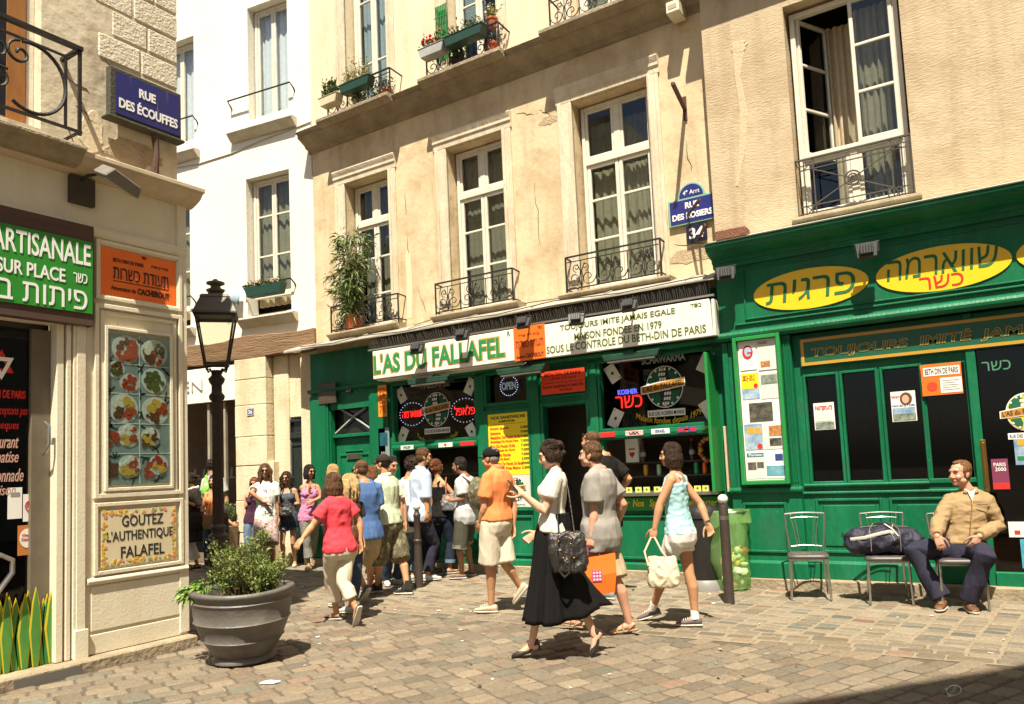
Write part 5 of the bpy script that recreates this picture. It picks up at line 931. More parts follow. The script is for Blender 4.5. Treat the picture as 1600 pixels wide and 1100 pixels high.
b=MB(); b.lathe([(.29,0),(.315,.015),(.315,.05),(.285,.075),(.33,.14),(.395,.235),(.40,.24),(.418,.255),(.408,.27),(.445,.36),(.47,.43),(.474,.435),(.49,.45),(.478,.465),(.492,.56),(.497,.64),(.500,.645),(.513,.66),(.501,.675),(.500,.70),(.508,.72),(.53,.735),(.535,.765),(.515,.785),(.45,.775),(.44,.66)],64,caps=False)
b.v=[(x*(1+.012*math.sin(3*math.atan2(y,x)+z*4)),y*(1+.012*math.sin(3*math.atan2(y,x)+z*4)),z+(.010*math.sin(2*math.atan2(y,x)) if z>.2 else 0)) for x,y,z in b.v]
b.v=[(x*.835,y*.835,z*.80) for x,y,z in b.v]
b.build('pot',mat('aged_pot',(.135,.12,.10),(.085,.075,.062),3,.5,.3,25,c=(.20,.175,.14),cscale=2.2,cpos=(.55,.8)),t,smooth=True,ang=60)
b=MB(); b.lathe([(.02,.52),(.37,.52)],30,caps=False); b.build('soil',SOIL,t)
sh_=thing('box_shrub','leggy clipped box shrub with bare twigs growing in the big pot','shrub',(px_+.045,py_+.03,.52))
rg=np.random.RandomState(8); tips=[]
b=MB()
for i in range(95):
    a=rg.uniform(0,6.28); r0=.26*math.sqrt(rg.rand()); ht=rg.uniform(.15,.31)+(.25*max(0,1-abs(r0*math.cos(a)+.03)/.22) if rg.rand()<.6 else 0); p0=np.array([r0*.6*math.cos(a),r0*.6*math.sin(a),0]); p3=np.array([r0*1.12*math.cos(a)+rg.normal(0,.03),r0*1.0*math.sin(a)+rg.normal(0,.03),ht])
    p1=p0+(p3-p0)*.4+rg.normal(0,.025,3); p2=p0+(p3-p0)*.75+rg.normal(0,.02,3); b.tube([p0,p1,p2,p3],[.007,.006,.004,.002],5,caps=False); tips+=[(p2,p3-p1),(p3,p3-p2),(p3,p3-p2),(p1+(p2-p1)*.7,p2-p1)]
b.build('stem',TWIG,sh_)
def boxleaf(r):
    p,d=tips[r.randint(len(tips))]; return p+r.normal(0,.028,3),d/np.linalg.norm(d)+r.normal(0,.6,3)
leaves(6200,boxleaf,.030,.5,.05,3).build('foliage',LEAF3,sh_); leaves(1500,boxleaf,.040,.42,.12,33).build('young_foliage',LEAFB,sh_)
wd=thing('weed','bright dandelion-like weed spilling over the left rim of the pot','plant',(px_-.25,py_-.20,.54))
def weedleaf(r): 
    a=r.uniform(2.4,5.4); q_=r.uniform(.02,.26); return (q_*math.cos(a),q_*math.sin(a)*.7,.12-q_*.35+r.uniform(-.02,.05)),(math.cos(a),math.sin(a)*.7,.3-q_*2)
leaves(230,weedleaf,.085,.38,.4,12).build('foliage',LEAFB,wd)
b=MB(); 
for i in range(14): a=i*.45+2.4; b.tube([(0,0,-.02),(.05*math.cos(a),.05*math.sin(a),.1),(.16*math.cos(a),.12*math.sin(a),.08)],.004,4)
b.build('stem',LEAFB,wd)
def bollard(px,py,label,white=True):
    p=onZ(px,py); t=thing('bollard',label,'bollard',(float(p[0]),float(p[1]),0),'cast iron street bollards'); m=mat('bollard_brown',(.040,.028,.022),(.055,.038,.028),12,.5,.2,40)
    b=MB(); b.lathe([(.062,-.02),(.060,.05),(.052,.55),(.050,.60),(.058,.615),(.058,.635),(.046,.65),(.044,.95),(.052,.965),(.052,.985),(.042,1.0),(.03,1.03),(.03,1.05)],18); b.build('shaft',m,t,smooth=True,ang=35)
    b=MB(); b.sph((0,0,1.095),.055,16); b.build('ball',mat('bollard_white',(.74,.72,.66),(.60,.58,.52),14,.4) if white else mat('bollard_steel',(.32,.33,.33),rough=.4),t,smooth=True)
    return t
p=onZ(1140,942); t=thing('bollard','thick dark bollard with a white ball and pale ring beside the green rubbish bag','bollard',(float(p[0]),float(p[1]),0),'cast iron street bollards'); m=mat('bollard_brown',(.040,.028,.022),(.055,.038,.028),12,.5,.2,40)
b=MB(); b.lathe([(.058,-.02),(.056,.02),(.052,.85),(.052,1.05),(.046,1.07)],20); b.build('shaft',m,t,smooth=True,ang=35)
b=MB(); b.lathe([(.0535,.90),(.0535,.945)],20); b.build('ring',CHROME,t); b=MB(); b.sph((0,0,1.125),(.057,.057,.055),16); b.build('ball',mat('bollard_white',(.74,.72,.66),(.60,.58,.52),14,.4),t,smooth=True)
bollard(655,917,'slim dark bollard with a white ball before the pale blue shirt'); bollard(354,905,'dark bollard with a grey ball behind the street lamp',False)
for z in (0,): pass
p=onZ(1107,920); t=thing('litter_bin','black round litter bin with a grey base behind the woman in white shorts','bin',(float(p[0])-.03,float(p[1])+.02,0)); b=MB(); b.lathe([(.17,.10),(.19,.14),(.20,.8),(.21,.85)],26); b.build('body',BLACKP,t,smooth=True,ang=40); b=MB(); b.lathe([(.215,-.02),(.215,.07),(.18,.12)],26); b.build('base',mat('bin_grey',(.22,.21,.19),rough=.5),t,smooth=True,ang=40); b=MB(); b.lathe([(.22,.86),(.22,.92),(.19,.98),(.1,1.02),(.02,1.03)],26); b.build('lid',BLACKP,t,smooth=True,ang=40)
p=onZ(1143,922); t=thing('rubbish_bag','translucent green rubbish bag hanging from a steel hoop, half full of litter','rubbish bag',(float(p[0])+.02,float(p[1])+.08,0))
b=MB(); b.tube([(.20*math.cos(a),.20*math.sin(a),.93) for a in np.linspace(0,6.283,28)[:-1]],.012,6,closed=True); b.tube([(0,.2,.93),(0,.24,.5),(0,.24,0)],.018,8); b.build('hoop_stand',CHROME,t,smooth=True)
BAG=bpy.data.materials.new('bag_film'); BAG.use_nodes=True; nn=BAG.node_tree; P=nn.nodes['Principled BSDF']; P.inputs['Base Color'].default_value=(.42,.66,.28,1); P.inputs['Roughness'].default_value=.35; tr=nn.nodes.new('ShaderNodeBsdfTransparent'); tr.inputs[0].default_value=(.82,.96,.72,1); tl=nn.nodes.new('ShaderNodeBsdfTranslucent'); tl.inputs[0].default_value=(.35,.70,.22,1); m1=nn.nodes.new('ShaderNodeMixShader'); m2=nn.nodes.new('ShaderNodeMixShader'); m1.inputs[0].default_value=.5; m2.inputs[0].default_value=.36
nn.links.new(P.outputs[0],m1.inputs[1]); nn.links.new(tl.outputs[0],m1.inputs[2]); nn.links.new(tr.outputs[0],m2.inputs[1]); nn.links.new(m1.outputs[0],m2.inputs[2]); nn.links.new(m2.outputs[0],nn.nodes['Material Output'].inputs[0])
b=MB(); n=48; prof=[(.19,.02),(.18,.06),(.20,.2),(.19,.35),(.21,.55),(.225,.75),(.215,.93),(.225,.95),(.235,.86),(.25,.80)]; v=[]
for i,(r,z) in enumerate(prof):
    for j in range(n):
        a=2*math.pi*j/n; k=r*(.92+.10*math.sin(3*a+i*.9)+.06*math.sin(7*a+i*1.7)+.03*math.sin(13*a+i*2)); flare=(.10*max(0,math.cos(a-math.pi*1.05)) if i>=8 else .11*math.exp(-((z-.42)/.2)**2)*max(0,math.cos(a-math.pi*1.15)))
        v.append(((k+flare)*math.cos(a),(k+flare)*math.sin(a),z-(.22*max(0,math.cos(a-math.pi*1.05))**2 if i>=9 else 0)))
b.add(v,[(i*n+j,i*n+(j+1)%n,(i+1)*n+(j+1)%n,(i+1)*n+j) for i in range(len(prof)-1) for j in range(n)]); b.add([(0,0,.02)]+[tuple(v[j]) for j in range(n)],[(0,1+j,1+(j+1)%n) for j in range(n)]); b.build('bag',BAG,t,smooth=True,ang=70)
b=MB(); rg=random.Random(9); 
for i in range(70): z=.06+.42*rg.random(); a=rg.uniform(0,6.28); r=.14*math.sqrt(rg.random()); b.sph((r*math.cos(a),r*math.sin(a),z),(rg.uniform(.02,.06),rg.uniform(.02,.06),rg.uniform(.02,.045)),7,mi=rg.choice((0,0,0,1,1,2,3)),M=np.array(Matrix.Rotation(rg.uniform(0,3),3,'X')))
b.build('litter',[mat('litter_white',(.72,.70,.60)),mat('litter_yellow',(.72,.46,.02)),mat('litter_red',(.5,.08,.03)),mat('litter_green',(.25,.36,.12))],t)
tag(t.children[-1],kind='stuff')
# chairs
def chair(M,label):
    t=thing('bistro_chair',label,'chair',M,'steel chairs along the green restaurant front')
    b=MB(); n=40; prof=[(.80,.44),(.96,.44),(1,.455),(.98,.475),(.90,.485),(.3,.488)]; v=[]
    for k,z in prof:
        for j in range(n):
            a=2*math.pi*j/n; c,s_=math.cos(a),math.sin(a); e=.36; x=.215*k*(abs(c)**e)*(1 if c>0 else -1); y=.205*k*(abs(s_)**e)*(1 if s_>0 else -1); v.append((x*(1-.10*(y/.2)*.5),y,z))
    b.add(v,[(i*n+j,i*n+(j+1)%n,(i+1)*n+(j+1)%n,(i+1)*n+j) for i in range(len(prof)-1) for j in range(n)]+[tuple(range(n))[::-1],tuple(range((len(prof)-1)*n,len(prof)*n))]); b.build('seat',mat('seat_vinyl',(.085,.072,.066),(.065,.055,.05),6,.42),t,smooth=True,ang=50)
    for sx in (-1,1):
        b=MB(); b.tube([(sx*.19,-.18,.44),(sx*.195,-.19,.2),(sx*.20,-.195,0)],.0125,8); b.build('leg',CHROME,t,smooth=True)
        b=MB(); b.tube([(sx*.215,.245,.90),(sx*.20,.225,.70),(sx*.175,.19,.47),(sx*.17,.185,.42),(sx*.18,.20,.22),(sx*.195,.25,0)],.0125,8); b.build('leg',CHROME,t,smooth=True)
    b=MB(); b.tube([(sx*.215,.245,.90) if False else (-.215+.43*u,.245+.03*math.sin(math.pi*u),.90+.012*math.sin(math.pi*u)) for u in np.linspace(0,1,9)],.012,8); b.tube([(-.15+.30*u,.245+.026*math.sin(math.pi*u),.855+.008*math.sin(math.pi*u)) for u in np.linspace(0,1,7)],.006,6)
    b.tube([(-.165+.33*u,.205+.025*math.sin(math.pi*u),.535+.01*math.sin(math.pi*u)) for u in np.linspace(0,1,7)],.009,6)
    for x in (-.15,-.105,.105,.15): b.tube([(x,.252,.895 if abs(x)>.12 else .86),(x*.62,.215,.54)],.005,6)
    b.build('backrest',CHROME,t,smooth=True); b=MB(); b.frame(-.185,.185,-.17,.17,.02,0,.02); b.v=[(x,z_,y+.42) for x,y,z_ in b.v]; b.build('seat_frame',CHROME,t)
    return t
def facing(px,py,ang):      # centre of the seat top
    p=onZ(px,py,.47); return frame((float(p[0]),float(p[1])),R_(ang))
chair(facing(1262,866,14),'empty steel chair with a dark round-cornered seat, alone beside the green pilaster')
C2=facing(1385,869,12); chair(C2,'steel chair carrying the dark holdall bag'); C3=facing(1497,873,12); chair(C3,'steel chair under the seated man in the tan jacket')
t=thing('holdall_bag','dark navy holdall with pale carrying straps lying on the middle chair','bag',C2@Matrix.Translation((-.02,.02,.49))@Matrix.Rotation(R_(4),4,'Z'))
b=MB(); n=28; v=[]; K=17
for i in range(K):
    u=-1+2*i/(K-1); e=max(0,1-abs(u)**5)**.5; 
    for j in range(n):
        a=2*math.pi*j/n; y=.16*math.cos(a)*(.45+.55*e); z=.15+.15*math.sin(a)*(.45+.55*e); z=max(z*(1-.12*abs(u)),.004); w_=.012*math.sin(9*u+4*a)*e
        v.append((.37*u+.012*math.sin(a*3),y+w_*math.cos(a),z+w_*max(0,math.sin(a))))
b.add(v,[(i*n+j,i*n+(j+1)%n,(i+1)*n+(j+1)%n,(i+1)*n+j) for i in range(K-1) for j in range(n)]+[tuple(range(n)),tuple(range((K-1)*n,K*n))]); b.v=[tuple(t.matrix_world@Vector(p)) for p in b.v]; bag_todo=(b,t)
b=MB()
for x0 in (-.14,.14):
    pts=[(x0,-.155,.05),(x0,-.172,.15),(x0,-.125,.265),(x0*.7,-.06,.318),(x0*.3,-.02,.325),(x0*-.2,.03,.31)]; b.tube(pts,[(.020,.004)]*6,8)
b.tube([(-.33,-.12,.17),(-.2,-.172,.19),(-.05,-.165,.23),(.05,-.15,.25),(.1,-.14,.22)],[(.004,.018)]*5,8); b.tube([(.02,-.06,.322),(.08,-.125,.275),(.13,-.165,.2),(.09,-.172,.16),(.06,-.15,.23),(.10,-.06,.32)],[(.012,.004)]*6,8)
b.build('strap',mat('strap_grey',(.50,.47,.40),(.40,.37,.32),30,.8),t,smooth=True)
b=MB(); b.tube([(-.37,0,.16),(-.40,0,.19),(-.385,0,.23)],.007,6); b.tube([(-.25+.1*i,0.0,.301-.02*abs(i-2.5)/2.5) for i in range(6)],.006,5); b.build('zip',IRON,t)
# litter on the ground
p=onZ(405,1069); t=tag(MB().add([(0,0,.004),(.12,.01,.006),(.15,.06,.012),(.07,.05,.02),(.0,.05,.008)],[(0,1,2,3,4)]).build('paper_scrap',PAPER),'small white paper scrap lying on the cobbles near the pot','litter'); t.matrix_world=frame((float(p[0]),float(p[1])),R_(20)); t.modifiers.new('thick','SOLIDIFY').thickness=.002
p=onZ(1480,1093); t=thing('plastic_cup','crumpled clear plastic cup lying in the shaded foreground','litter',frame((float(p[0]),float(p[1])),R_(70))); b=MB(); v=[];n=20
for i,(r,x) in enumerate(((.028,0),(.032,.04),(.036,.075),(.039,.10))):
    for j in range(n): a=2*math.pi*j/n; k=r*(1+.2*math.sin(2*a+i)); v.append((x+.008*math.sin(3*a),k*math.cos(a),.036+k*.85*math.sin(a)))
b.add(v,[(i*n+j,i*n+(j+1)%n,(i+1)*n+(j+1)%n,(i+1)*n+j) for i in range(3) for j in range(n)]); b.build('cup',glass_mat('clear_plastic',(.85,.88,.88),1,1.5),t,smooth=True); b=MB(); b.tube([v[3*n+j] for j in range(n)],.003,5,closed=True); b.build('rim',mat('cup_rim',(.7,.7,.7),rough=.2),t)
# ================================================================ PLANTS ON THE BALCONIES
t=thing('balcony_plant','tall arching bamboo-like plant on the first-floor balcony of the beige building','plant',T(FF,-9.5,-.10,4.12)); rg=np.random.RandomState(4); b=MB(); tips=[]
for i in range(34):
    a=rg.uniform(0,6.28); sp_=rg.uniform(.1,.55); h=rg.uniform(.7,1.75); c,s_=math.cos(a)*sp_*.85,math.sin(a)*.2-.05; P=[np.array([c*.15,s_*.3,.2]),np.array([c*.4,s_*.6,h*.6]),np.array([c*.8,s_*.9,h*.95]),np.array([c*1.05,s_*1.2,h*.9])]; b.tube(P,[.008,.006,.004,.002],5,caps=False)
    for k in range(1,4):
        for u in np.linspace(0,1,7): tips.append((P[k-1]+(P[k]-P[k-1])*u,np.array([c*1.5+rg.normal(0,.35),s_-.1,.25-.3*k*.4])))
b.build('stem',mat('cane',(.26,.24,.07),(.18,.17,.05),9,.6),t)
leaves(1500,lambda r:(lambda q_:(q_[0]+r.normal(0,.05,3),q_[1]))(tips[r.randint(len(tips))]),.17,.16,.35,6).build('foliage',LEAF2,t)
b=MB(); b.lathe([(.13,0),(.17,.22),(.18,.23),(.15,.22)],18); b.build('pot',TERRA,t,smooth=True,ang=40)
def win_box(fr,s,y,z,w_,m,label,leafm,n,hgt=.12,spread=.05,seed=1,size=.06,tiltz=0,flower=None):
    t=thing('window_box',label,'window box',T(fr,s,y,z)@Matrix.Rotation(tiltz,4,'Y')); h=w_/2
    b=MB(); b.prism([(-h,0),(h,0),(h+.05,.17),(-h-.05,.17)],-.09,.09); b.box(-h-.06,h+.06,-.10,.10,.15,.17); b.build('trough',m,t,bevel=.01)
    leaves(n,lambda r:((r.uniform(-h,h),r.uniform(-.08,.08),.16+abs(r.normal(0,spread))*1.6),(r.normal(0,.6),r.normal(-.2,.5),1)),size,.4,.2,seed).build('foliage',leafm,t)
    if flower:
        b=MB(); rg=random.Random(seed)
        for i in range(flower[1]): b.sph((rg.uniform(-h,h),rg.uniform(-.1,.05),.24+rg.uniform(0,hgt)),rg.uniform(.016,.032),7)
        b.build('blossom',flower[0],t)
    return t
win_box(FF,-9.60,-.42,8.10,.36,mat('trough_cream',(.62,.54,.36),(.52,.44,.28),6,.6),'cream trough with spiky green plants at the left of the upper balcony',LEAF,120,spread=.08,seed=3,size=.12)
t=win_box(FF,-9.02,-.36,8.22,.62,mat('green_plastic',()),'trough overflowing with yellow-green succulents on the upper left balcony',LEAFY,900,spread=.09,seed=5,size=.045)
win_box(FF,-7.25,-.44,8.20,.42,mat('trough_grey',(.40,.40,.37),(.30,.30,.28),6,.6),'grey trough of red geraniums on the upper balcony beside the green trough',LEAF,260,seed=7,flower=(FLOWR,14))
win_box(FF,-6.62,-.44,8.22,.66,mat('green_plastic',()),'dark green trough on the upper balcony between the geraniums and the orange pot',LEAF3,260,seed=9,spread=.05)
def pot(fr,s,y,z,label,m,leafm=LEAF,n=90,k=1,flower=None,size=.07,spread=.07):
    t=thing('flower_pot',label,'flower pot',T(fr,s,y,z)); b=MB(); b.lathe([(.07*k,0),(.10*k,.16*k),(.112*k,.165*k),(.112*k,.20*k),(.09*k,.19*k)],16); b.build('pot',m,t,smooth=True,ang=40)
    leaves(n,lambda r:((r.normal(0,.06*k),r.normal(0,.06*k),.2*k+abs(r.normal(0,spread))*1.5),(r.normal(0,.7),r.normal(0,.7),.8)),size,.4,.3,int(abs(s)*10)).build('foliage',leafm,t)
    if flower:
        b=MB(); rg=random.Random(2); 
        for i in range(12): b.sph((rg.gauss(0,.08),rg.gauss(0,.06),.3*k+rg.uniform(0,.16)),.022,6)
        b.build('blossom',flower,t)
pot(FF,-8.52,-.16,7.96,'terracotta pot behind the upper left balcony rail',TERRA); pot(FF,-8.8,-.14,7.96,'second terracotta pot low behind the upper left balcony rail',TERRA,k=.8); pot(FF,-6.32,-.16,7.97,'bright orange pot standing low on the upper middle balcony',ORPOT,k=1.2); pot(FF,-6.25,-.22,8.42,'red pot of pale flowers high on the right of the upper middle balcony',TERRA,LEAFY,120,.8,FLOWP); pot(FF,-7.0,-.14,7.97,'dark pot of leafy plants low behind the geranium trough',BLACKP,LEAF,260,1.1,spread=.12,size=.11); pot(FF,-9.2,-.14,7.97,'pale pot of trailing plants low behind the yellow succulents',CREAM,LEAF2,160,1,size=.10)
t=thing('trellis','folding green garden trellis fixed beside the upper middle window','trellis',T(FF,-7.48,-.06,8.35)); b=MB()
for i in range(7): b.bar((-.0+i*.035,-.01,0),(.02+i*.035,-.01,.95),.008,.018); b.bar((.02+i*.035,0.003,0),(i*.035,.003,.95),.008,.018)
b.build('lattice',GREEN_L,t); b=MB(); b.bar((-.02,-.02,.2),(.26,-.02,.2),.008,.015); b.bar((-.02,-.02,.75),(.26,-.02,.75),.008,.015); b.build('rail',GREEN_L,t)
t=thing('topiary_planter','clipped ball shrub in a tall brown planter behind the street lamp','planter',T(FWH,-2.05,-.30,0)); b=MB(); b.prism([(-.16,0),(.16,0),(.2,.72),(-.2,.72)],-.18,.18); b.build('pot',mat('planter_brown',(.20,.135,.075),(.15,.10,.055),5,.7),t,bevel=.01)
rgs=np.random.RandomState(3); leaves(1300,lambda r:(lambda d:(d*.2*r.uniform(.8,1.04)+np.array([0,0,.95]),d))(r.normal(0,1,3)/1.7 if False else (lambda v_:v_/np.linalg.norm(v_))(r.normal(0,1,3))),.04,.5,.05,11).build('foliage',LEAF,t)

# cigarette ends and scraps on the cobbles
SCR=[mat('scrap_white',(.62,.60,.54)),mat('scrap_tan',(.45,.30,.16)),mat('scrap_dark',(.05,.04,.03))]
rl=random.Random(12); t=thing('street_litter','scatter of tiny cigarette ends and paper bits over the cobbles','litter',(-4,6.5,0)); t['kind']='stuff'; b=MB()
for i in range(170):
    x,y=rl.uniform(-9,0),rl.uniform(4.2,9.4); a=rl.uniform(0,3.1); 
    if x<-6.6 and y<4.9: continue
    if rl.random()<.55: b.tube([(x+4-.014*math.cos(a),y-6.5-.014*math.sin(a),.004),(x+4+.014*math.cos(a),y-6.5+.014*math.sin(a),.004)],.0042,5,mi=rl.choice((0,1)))
    else: l=rl.uniform(.008,.022); b.obox((x+4,y-6.5,.003),(l*math.cos(a),l*math.sin(a),0),(-l*.6*math.sin(a),l*.6*math.cos(a),.002),(0,0,.001),mi=rl.choice((0,0,1,2)))
o=b.build('litter_scraps',SCR,t); tag(o,kind='stuff')
# ================================================================ PEOPLE: one continuous body grown by voxel union, clothes and hair as its children
def V3(p): return np.array(p,float)
def nrm(v): v=V3(v); return v/(np.linalg.norm(v)+1e-9)
def remesh(mb,name,mats,parent,vox=.008,sm=2,fold=None,seed=0,post=None):
    me=bpy.data.meshes.new('t'); me.from_pydata(mb.v,[],mb.f); b=bmesh.new(); b.from_mesh(me); bmesh.ops.recalc_face_normals(b,faces=b.faces); b.to_mesh(me); b.free()
    o=bpy.data.objects.new('t',me); COL.objects.link(o); r=o.modifiers.new('r','REMESH'); r.mode='VOXEL'; r.voxel_size=vox
    if sm: s_=o.modifiers.new('s','SMOOTH'); s_.factor=.5; s_.iterations=sm
    dg=bpy.context.evaluated_depsgraph_get(); m2=bpy.data.meshes.new_from_object(o.evaluated_get(dg)); bpy.data.objects.remove(o); bpy.data.meshes.remove(me)
    n=len(m2.vertices); co=np.empty(n*3,np.float32); m2.vertices.foreach_get('co',co); co=co.reshape(-1,3)
    if fold:
        no=np.empty(n*3,np.float32); m2.vertex_normals.foreach_get('vector',no); no=no.reshape(-1,3); amp,sc=fold[0],fold[1]; st=fold[2] if len(fold)>2 else (1,1,.45)
        dsp=np.empty(n,np.float32); of=Vector((seed*3.7,seed*1.3,seed*2.1))
        for i in range(n):
            p=Vector((co[i,0]*st[0],co[i,1]*st[1],co[i,2]*st[2]))*sc+of; a=noise.noise(p); c=noise.noise(p*2.3+of)
            dsp[i]=amp*((1-2.6*abs(a))*.95+.5*c+.35*(1-3*abs(noise.noise(p*1.9-of))))
        co=co+no*dsp[:,None]; m2.vertices.foreach_set('co',co.astype(np.float32).ravel())
    for m in (mats if isinstance(mats,(list,tuple)) else [mats]): m2.materials.append(m)
    m2.polygons.foreach_set('use_smooth',[True]*len(m2.polygons))
    if post: post(m2,co)
    m2.update(); m2.name=name; ob=bpy.data.objects.new(name,m2); COL.objects.link(ob)
    if parent is not None: ob.parent=parent; ob.matrix_parent_inverse=parent.matrix_world.inverted()
    return ob
def child(mb,name,mats,parent,smooth=True,ang=60):      # world-space mesh parented to a thing
    o=mb.build(name,mats,None,smooth=smooth,ang=ang); o.parent=parent; o.matrix_parent_inverse=parent.matrix_world.inverted(); return o
def reach(S,px,py,L,sg=0):
    d=nrm(ray(px,py)); t0=(S-CAM).dot(d); near=CAM+d*t0; h=np.linalg.norm(S-near)
    if h>=L or sg==0: return near
    k=math.sqrt(L*L-h*h); return CAM+d*(t0+sg*k)
def ik(A,B,L1,L2,bend):
    v=B-A; D=np.linalg.norm(v); D2=min(D,(L1+L2)*.999); u=v/(D+1e-9); a=(L1*L1-L2*L2+D2*D2)/(2*D2); h=math.sqrt(max(L1*L1-a*a,0)); b=V3(bend)-u*u.dot(V3(bend)); return A+u*a*(D/D2)+nrm(b)*h
def tubes(mb,P,R,n=12,round_=True):
    mb.tube(P,R,n)
    if round_:
        for p,r in ((P[0],R[0]),(P[-1],R[-1])): mb.sph(p,max(r) if hasattr(r,'__len__') else r,10)
def mid(a,b,u=.5): return V3(a)+(V3(b)-V3(a))*u
SK={k:mat('skin_'+k,c,tuple(x*.86 for x in c),30,.52,.12,160,spec=.35) for k,c in dict(fair=(.62,.36,.23),tan=(.50,.255,.13),olive=(.44,.225,.12),brown=(.27,.135,.07),rosy=(.58,.30,.19)).items()}
LIP=mat('lip',(.40,.13,.09)); EYEW=mat('eye_white',(.52,.47,.43),rough=.2); EYED=mat('eye_dark',(.03,.02,.015),rough=.15); LENSD=mat('sunglass_lens',(.012,.011,.010),rough=.08); 
def hairmat(n,a,b): return mat('hair_'+n,a,b,70,.5,.8,120,stretch=(1,1,.16),spec=.22)
HR=dict(dark=hairmat('dark',(.020,.012,.008),(.055,.030,.017)),brown=hairmat('brown',(.06,.030,.015),(.15,.075,.033)),black=hairmat('black',(.010,.008,.007),(.028,.021,.017)),blond=hairmat('blond',(.38,.24,.095),(.60,.42,.19)),red=hairmat('auburn',(.11,.032,.016),(.20,.07,.03)),grey=hairmat('grey',(.20,.17,.14),(.32,.28,.24)),ginger=hairmat('ginger',(.12,.052,.02),(.22,.10,.04)))
TORSO_M=[(-.26,.085,.085,-.005),(-.14,.152,.112,-.012),(0,.166,.118,-.014),(.2,.152,.108,-.002),(.42,.142,.102,.008),(.65,.158,.117,.010),(.82,.160,.112,.002),(.93,.138,.088,-.006),(1.01,.085,.066,-.010),(1.10,.056,.056,-.002)]
TORSO_F=[(-.26,.085,.088,-.008),(-.14,.160,.122,-.016),(0,.168,.124,-.018),(.2,.142,.102,-.004),(.42,.120,.090,.006),(.65,.138,.100,.012),(.82,.144,.098,.004),(.95,.118,.074,-.006),(1.02,.074,.056,-.008),(1.10,.049,.049,-.002)]
class Body: pass
def loft(mb,B,rings,e=0,n=26,ex=0):
    v=[]
    for t,w_,d_,o in rings:
        lat=nrm(B.rh*(1-min(max(t,0),1))+B.rs*min(max(t,0),1)); c=B.HC+(B.SC-B.HC)*t; fw=nrm(np.cross(B.spine,lat)*B.fs); c=c+fw*o*B.k
        for j in range(n):
            a=2*math.pi*j/n; ca,sa=math.cos(a),math.sin(a); q_=.88
            v.append(c+lat*(w_*B.k*B.wk+e)*(abs(ca)**q_)*np.sign(ca)+fw*(d_*B.k*B.dk+e)*(abs(sa)**q_)*np.sign(sa))
    k=len(rings); mb.add(v,[(i*n+j,i*n+(j+1)%n,(i+1)*n+(j+1)%n,(i+1)*n+j) for i in range(k-1) for j in range(n)]+[tuple(range(n))[::-1],tuple(range((k-1)*n,k*n))])
def rings_between(T_,t0,t1,extra=()):
    ts=sorted({t0,t1,*[r[0] for r in T_ if t0<r[0]<t1],*extra}); o=[]
    for t in ts:
        a=[np.interp(t,[r[0] for r in T_],[r[i] for r in T_]) for i in (1,2,3)]; o.append((t,*a))
    return o
def headframe(B,hh,pitch,roll=0):
    f0=FLAT*math.cos(R_(hh))+EAST*math.sin(R_(hh)); r=EAST*math.cos(R_(hh))-FLAT*math.sin(R_(hh)); u=V3((0,0,1)); p=R_(pitch)
    f=f0*math.cos(p)+u*math.sin(p); u2=u*math.cos(p)-f0*math.sin(p); q_=R_(roll); r2=r*math.cos(q_)+u2*math.sin(q_); u3=u2*math.cos(q_)-r*math.sin(q_)
    return np.array([r2,f,u3]).T
def hand(mb,W,d,th,med,k,curl=.35,spread=1):
    """palm with four unequal jointed fingers and a thumb off the side of the palm"""
    d=nrm(d); th=nrm(th-d*d.dot(th)); n_=nrm(med-d*d.dot(med)-th*th.dot(med)); 
    for u,w_,t_ in ((.0,.024,.019),(.03,.034,.016),(.06,.041,.015),(.088,.040,.012)): pass
    pts=[W+d*u*k for u in (-.005,.02,.05,.082)]; ws=[(.026,.019),(.033,.016),(.040,.0155),(.038,.012)]
    v=[];m=12
    for p,(w_,t_) in zip(pts,ws):
        for j in range(m): a=2*math.pi*j/m; v.append(p+th*w_*k*math.cos(a)+n_*t_*k*math.sin(a))
    mb.add(v,[(i*m+j,i*m+(j+1)%m,(i+1)*m+(j+1)%m,(i+1)*m+j) for i in range(3) for j in range(m)]+[tuple(range(m))[::-1],tuple(range(3*m,4*m))])
    for i,(x,L) in enumerate(((.030,.066),(.010,.076),(-.010,.070),(-.029,.054))):
        fd=nrm(d+th*x*3.2*spread); p=W+d*.078*k+th*x*k; c=curl*(1+.12*i); P=[p]; a=0
        for s_,seg in enumerate((.44,.32,.24)):
            a+=c*(.6,.9,.7)[s_]; p=p+(fd*math.cos(a)+n_*math.sin(a))*L*seg*k; P.append(p)
        mb.tube(P,[.0088*k,.0082*k,.0076*k,.0066*k],8); mb.sph(P[-1],.0068*k,6)
    p=W+d*.018*k+th*.026*k; P=[p,p+(d*.6+th*.75+n_*.25)*.034*k,p+(d*1.25+th*.95+n_*.5)*.046*k,p+(d*1.75+th*.9+n_*.75)*.055*k]; mb.tube(P,[.014*k,.0115*k,.0095*k,.0075*k],8); mb.sph(P[-1],.0076*k,6)
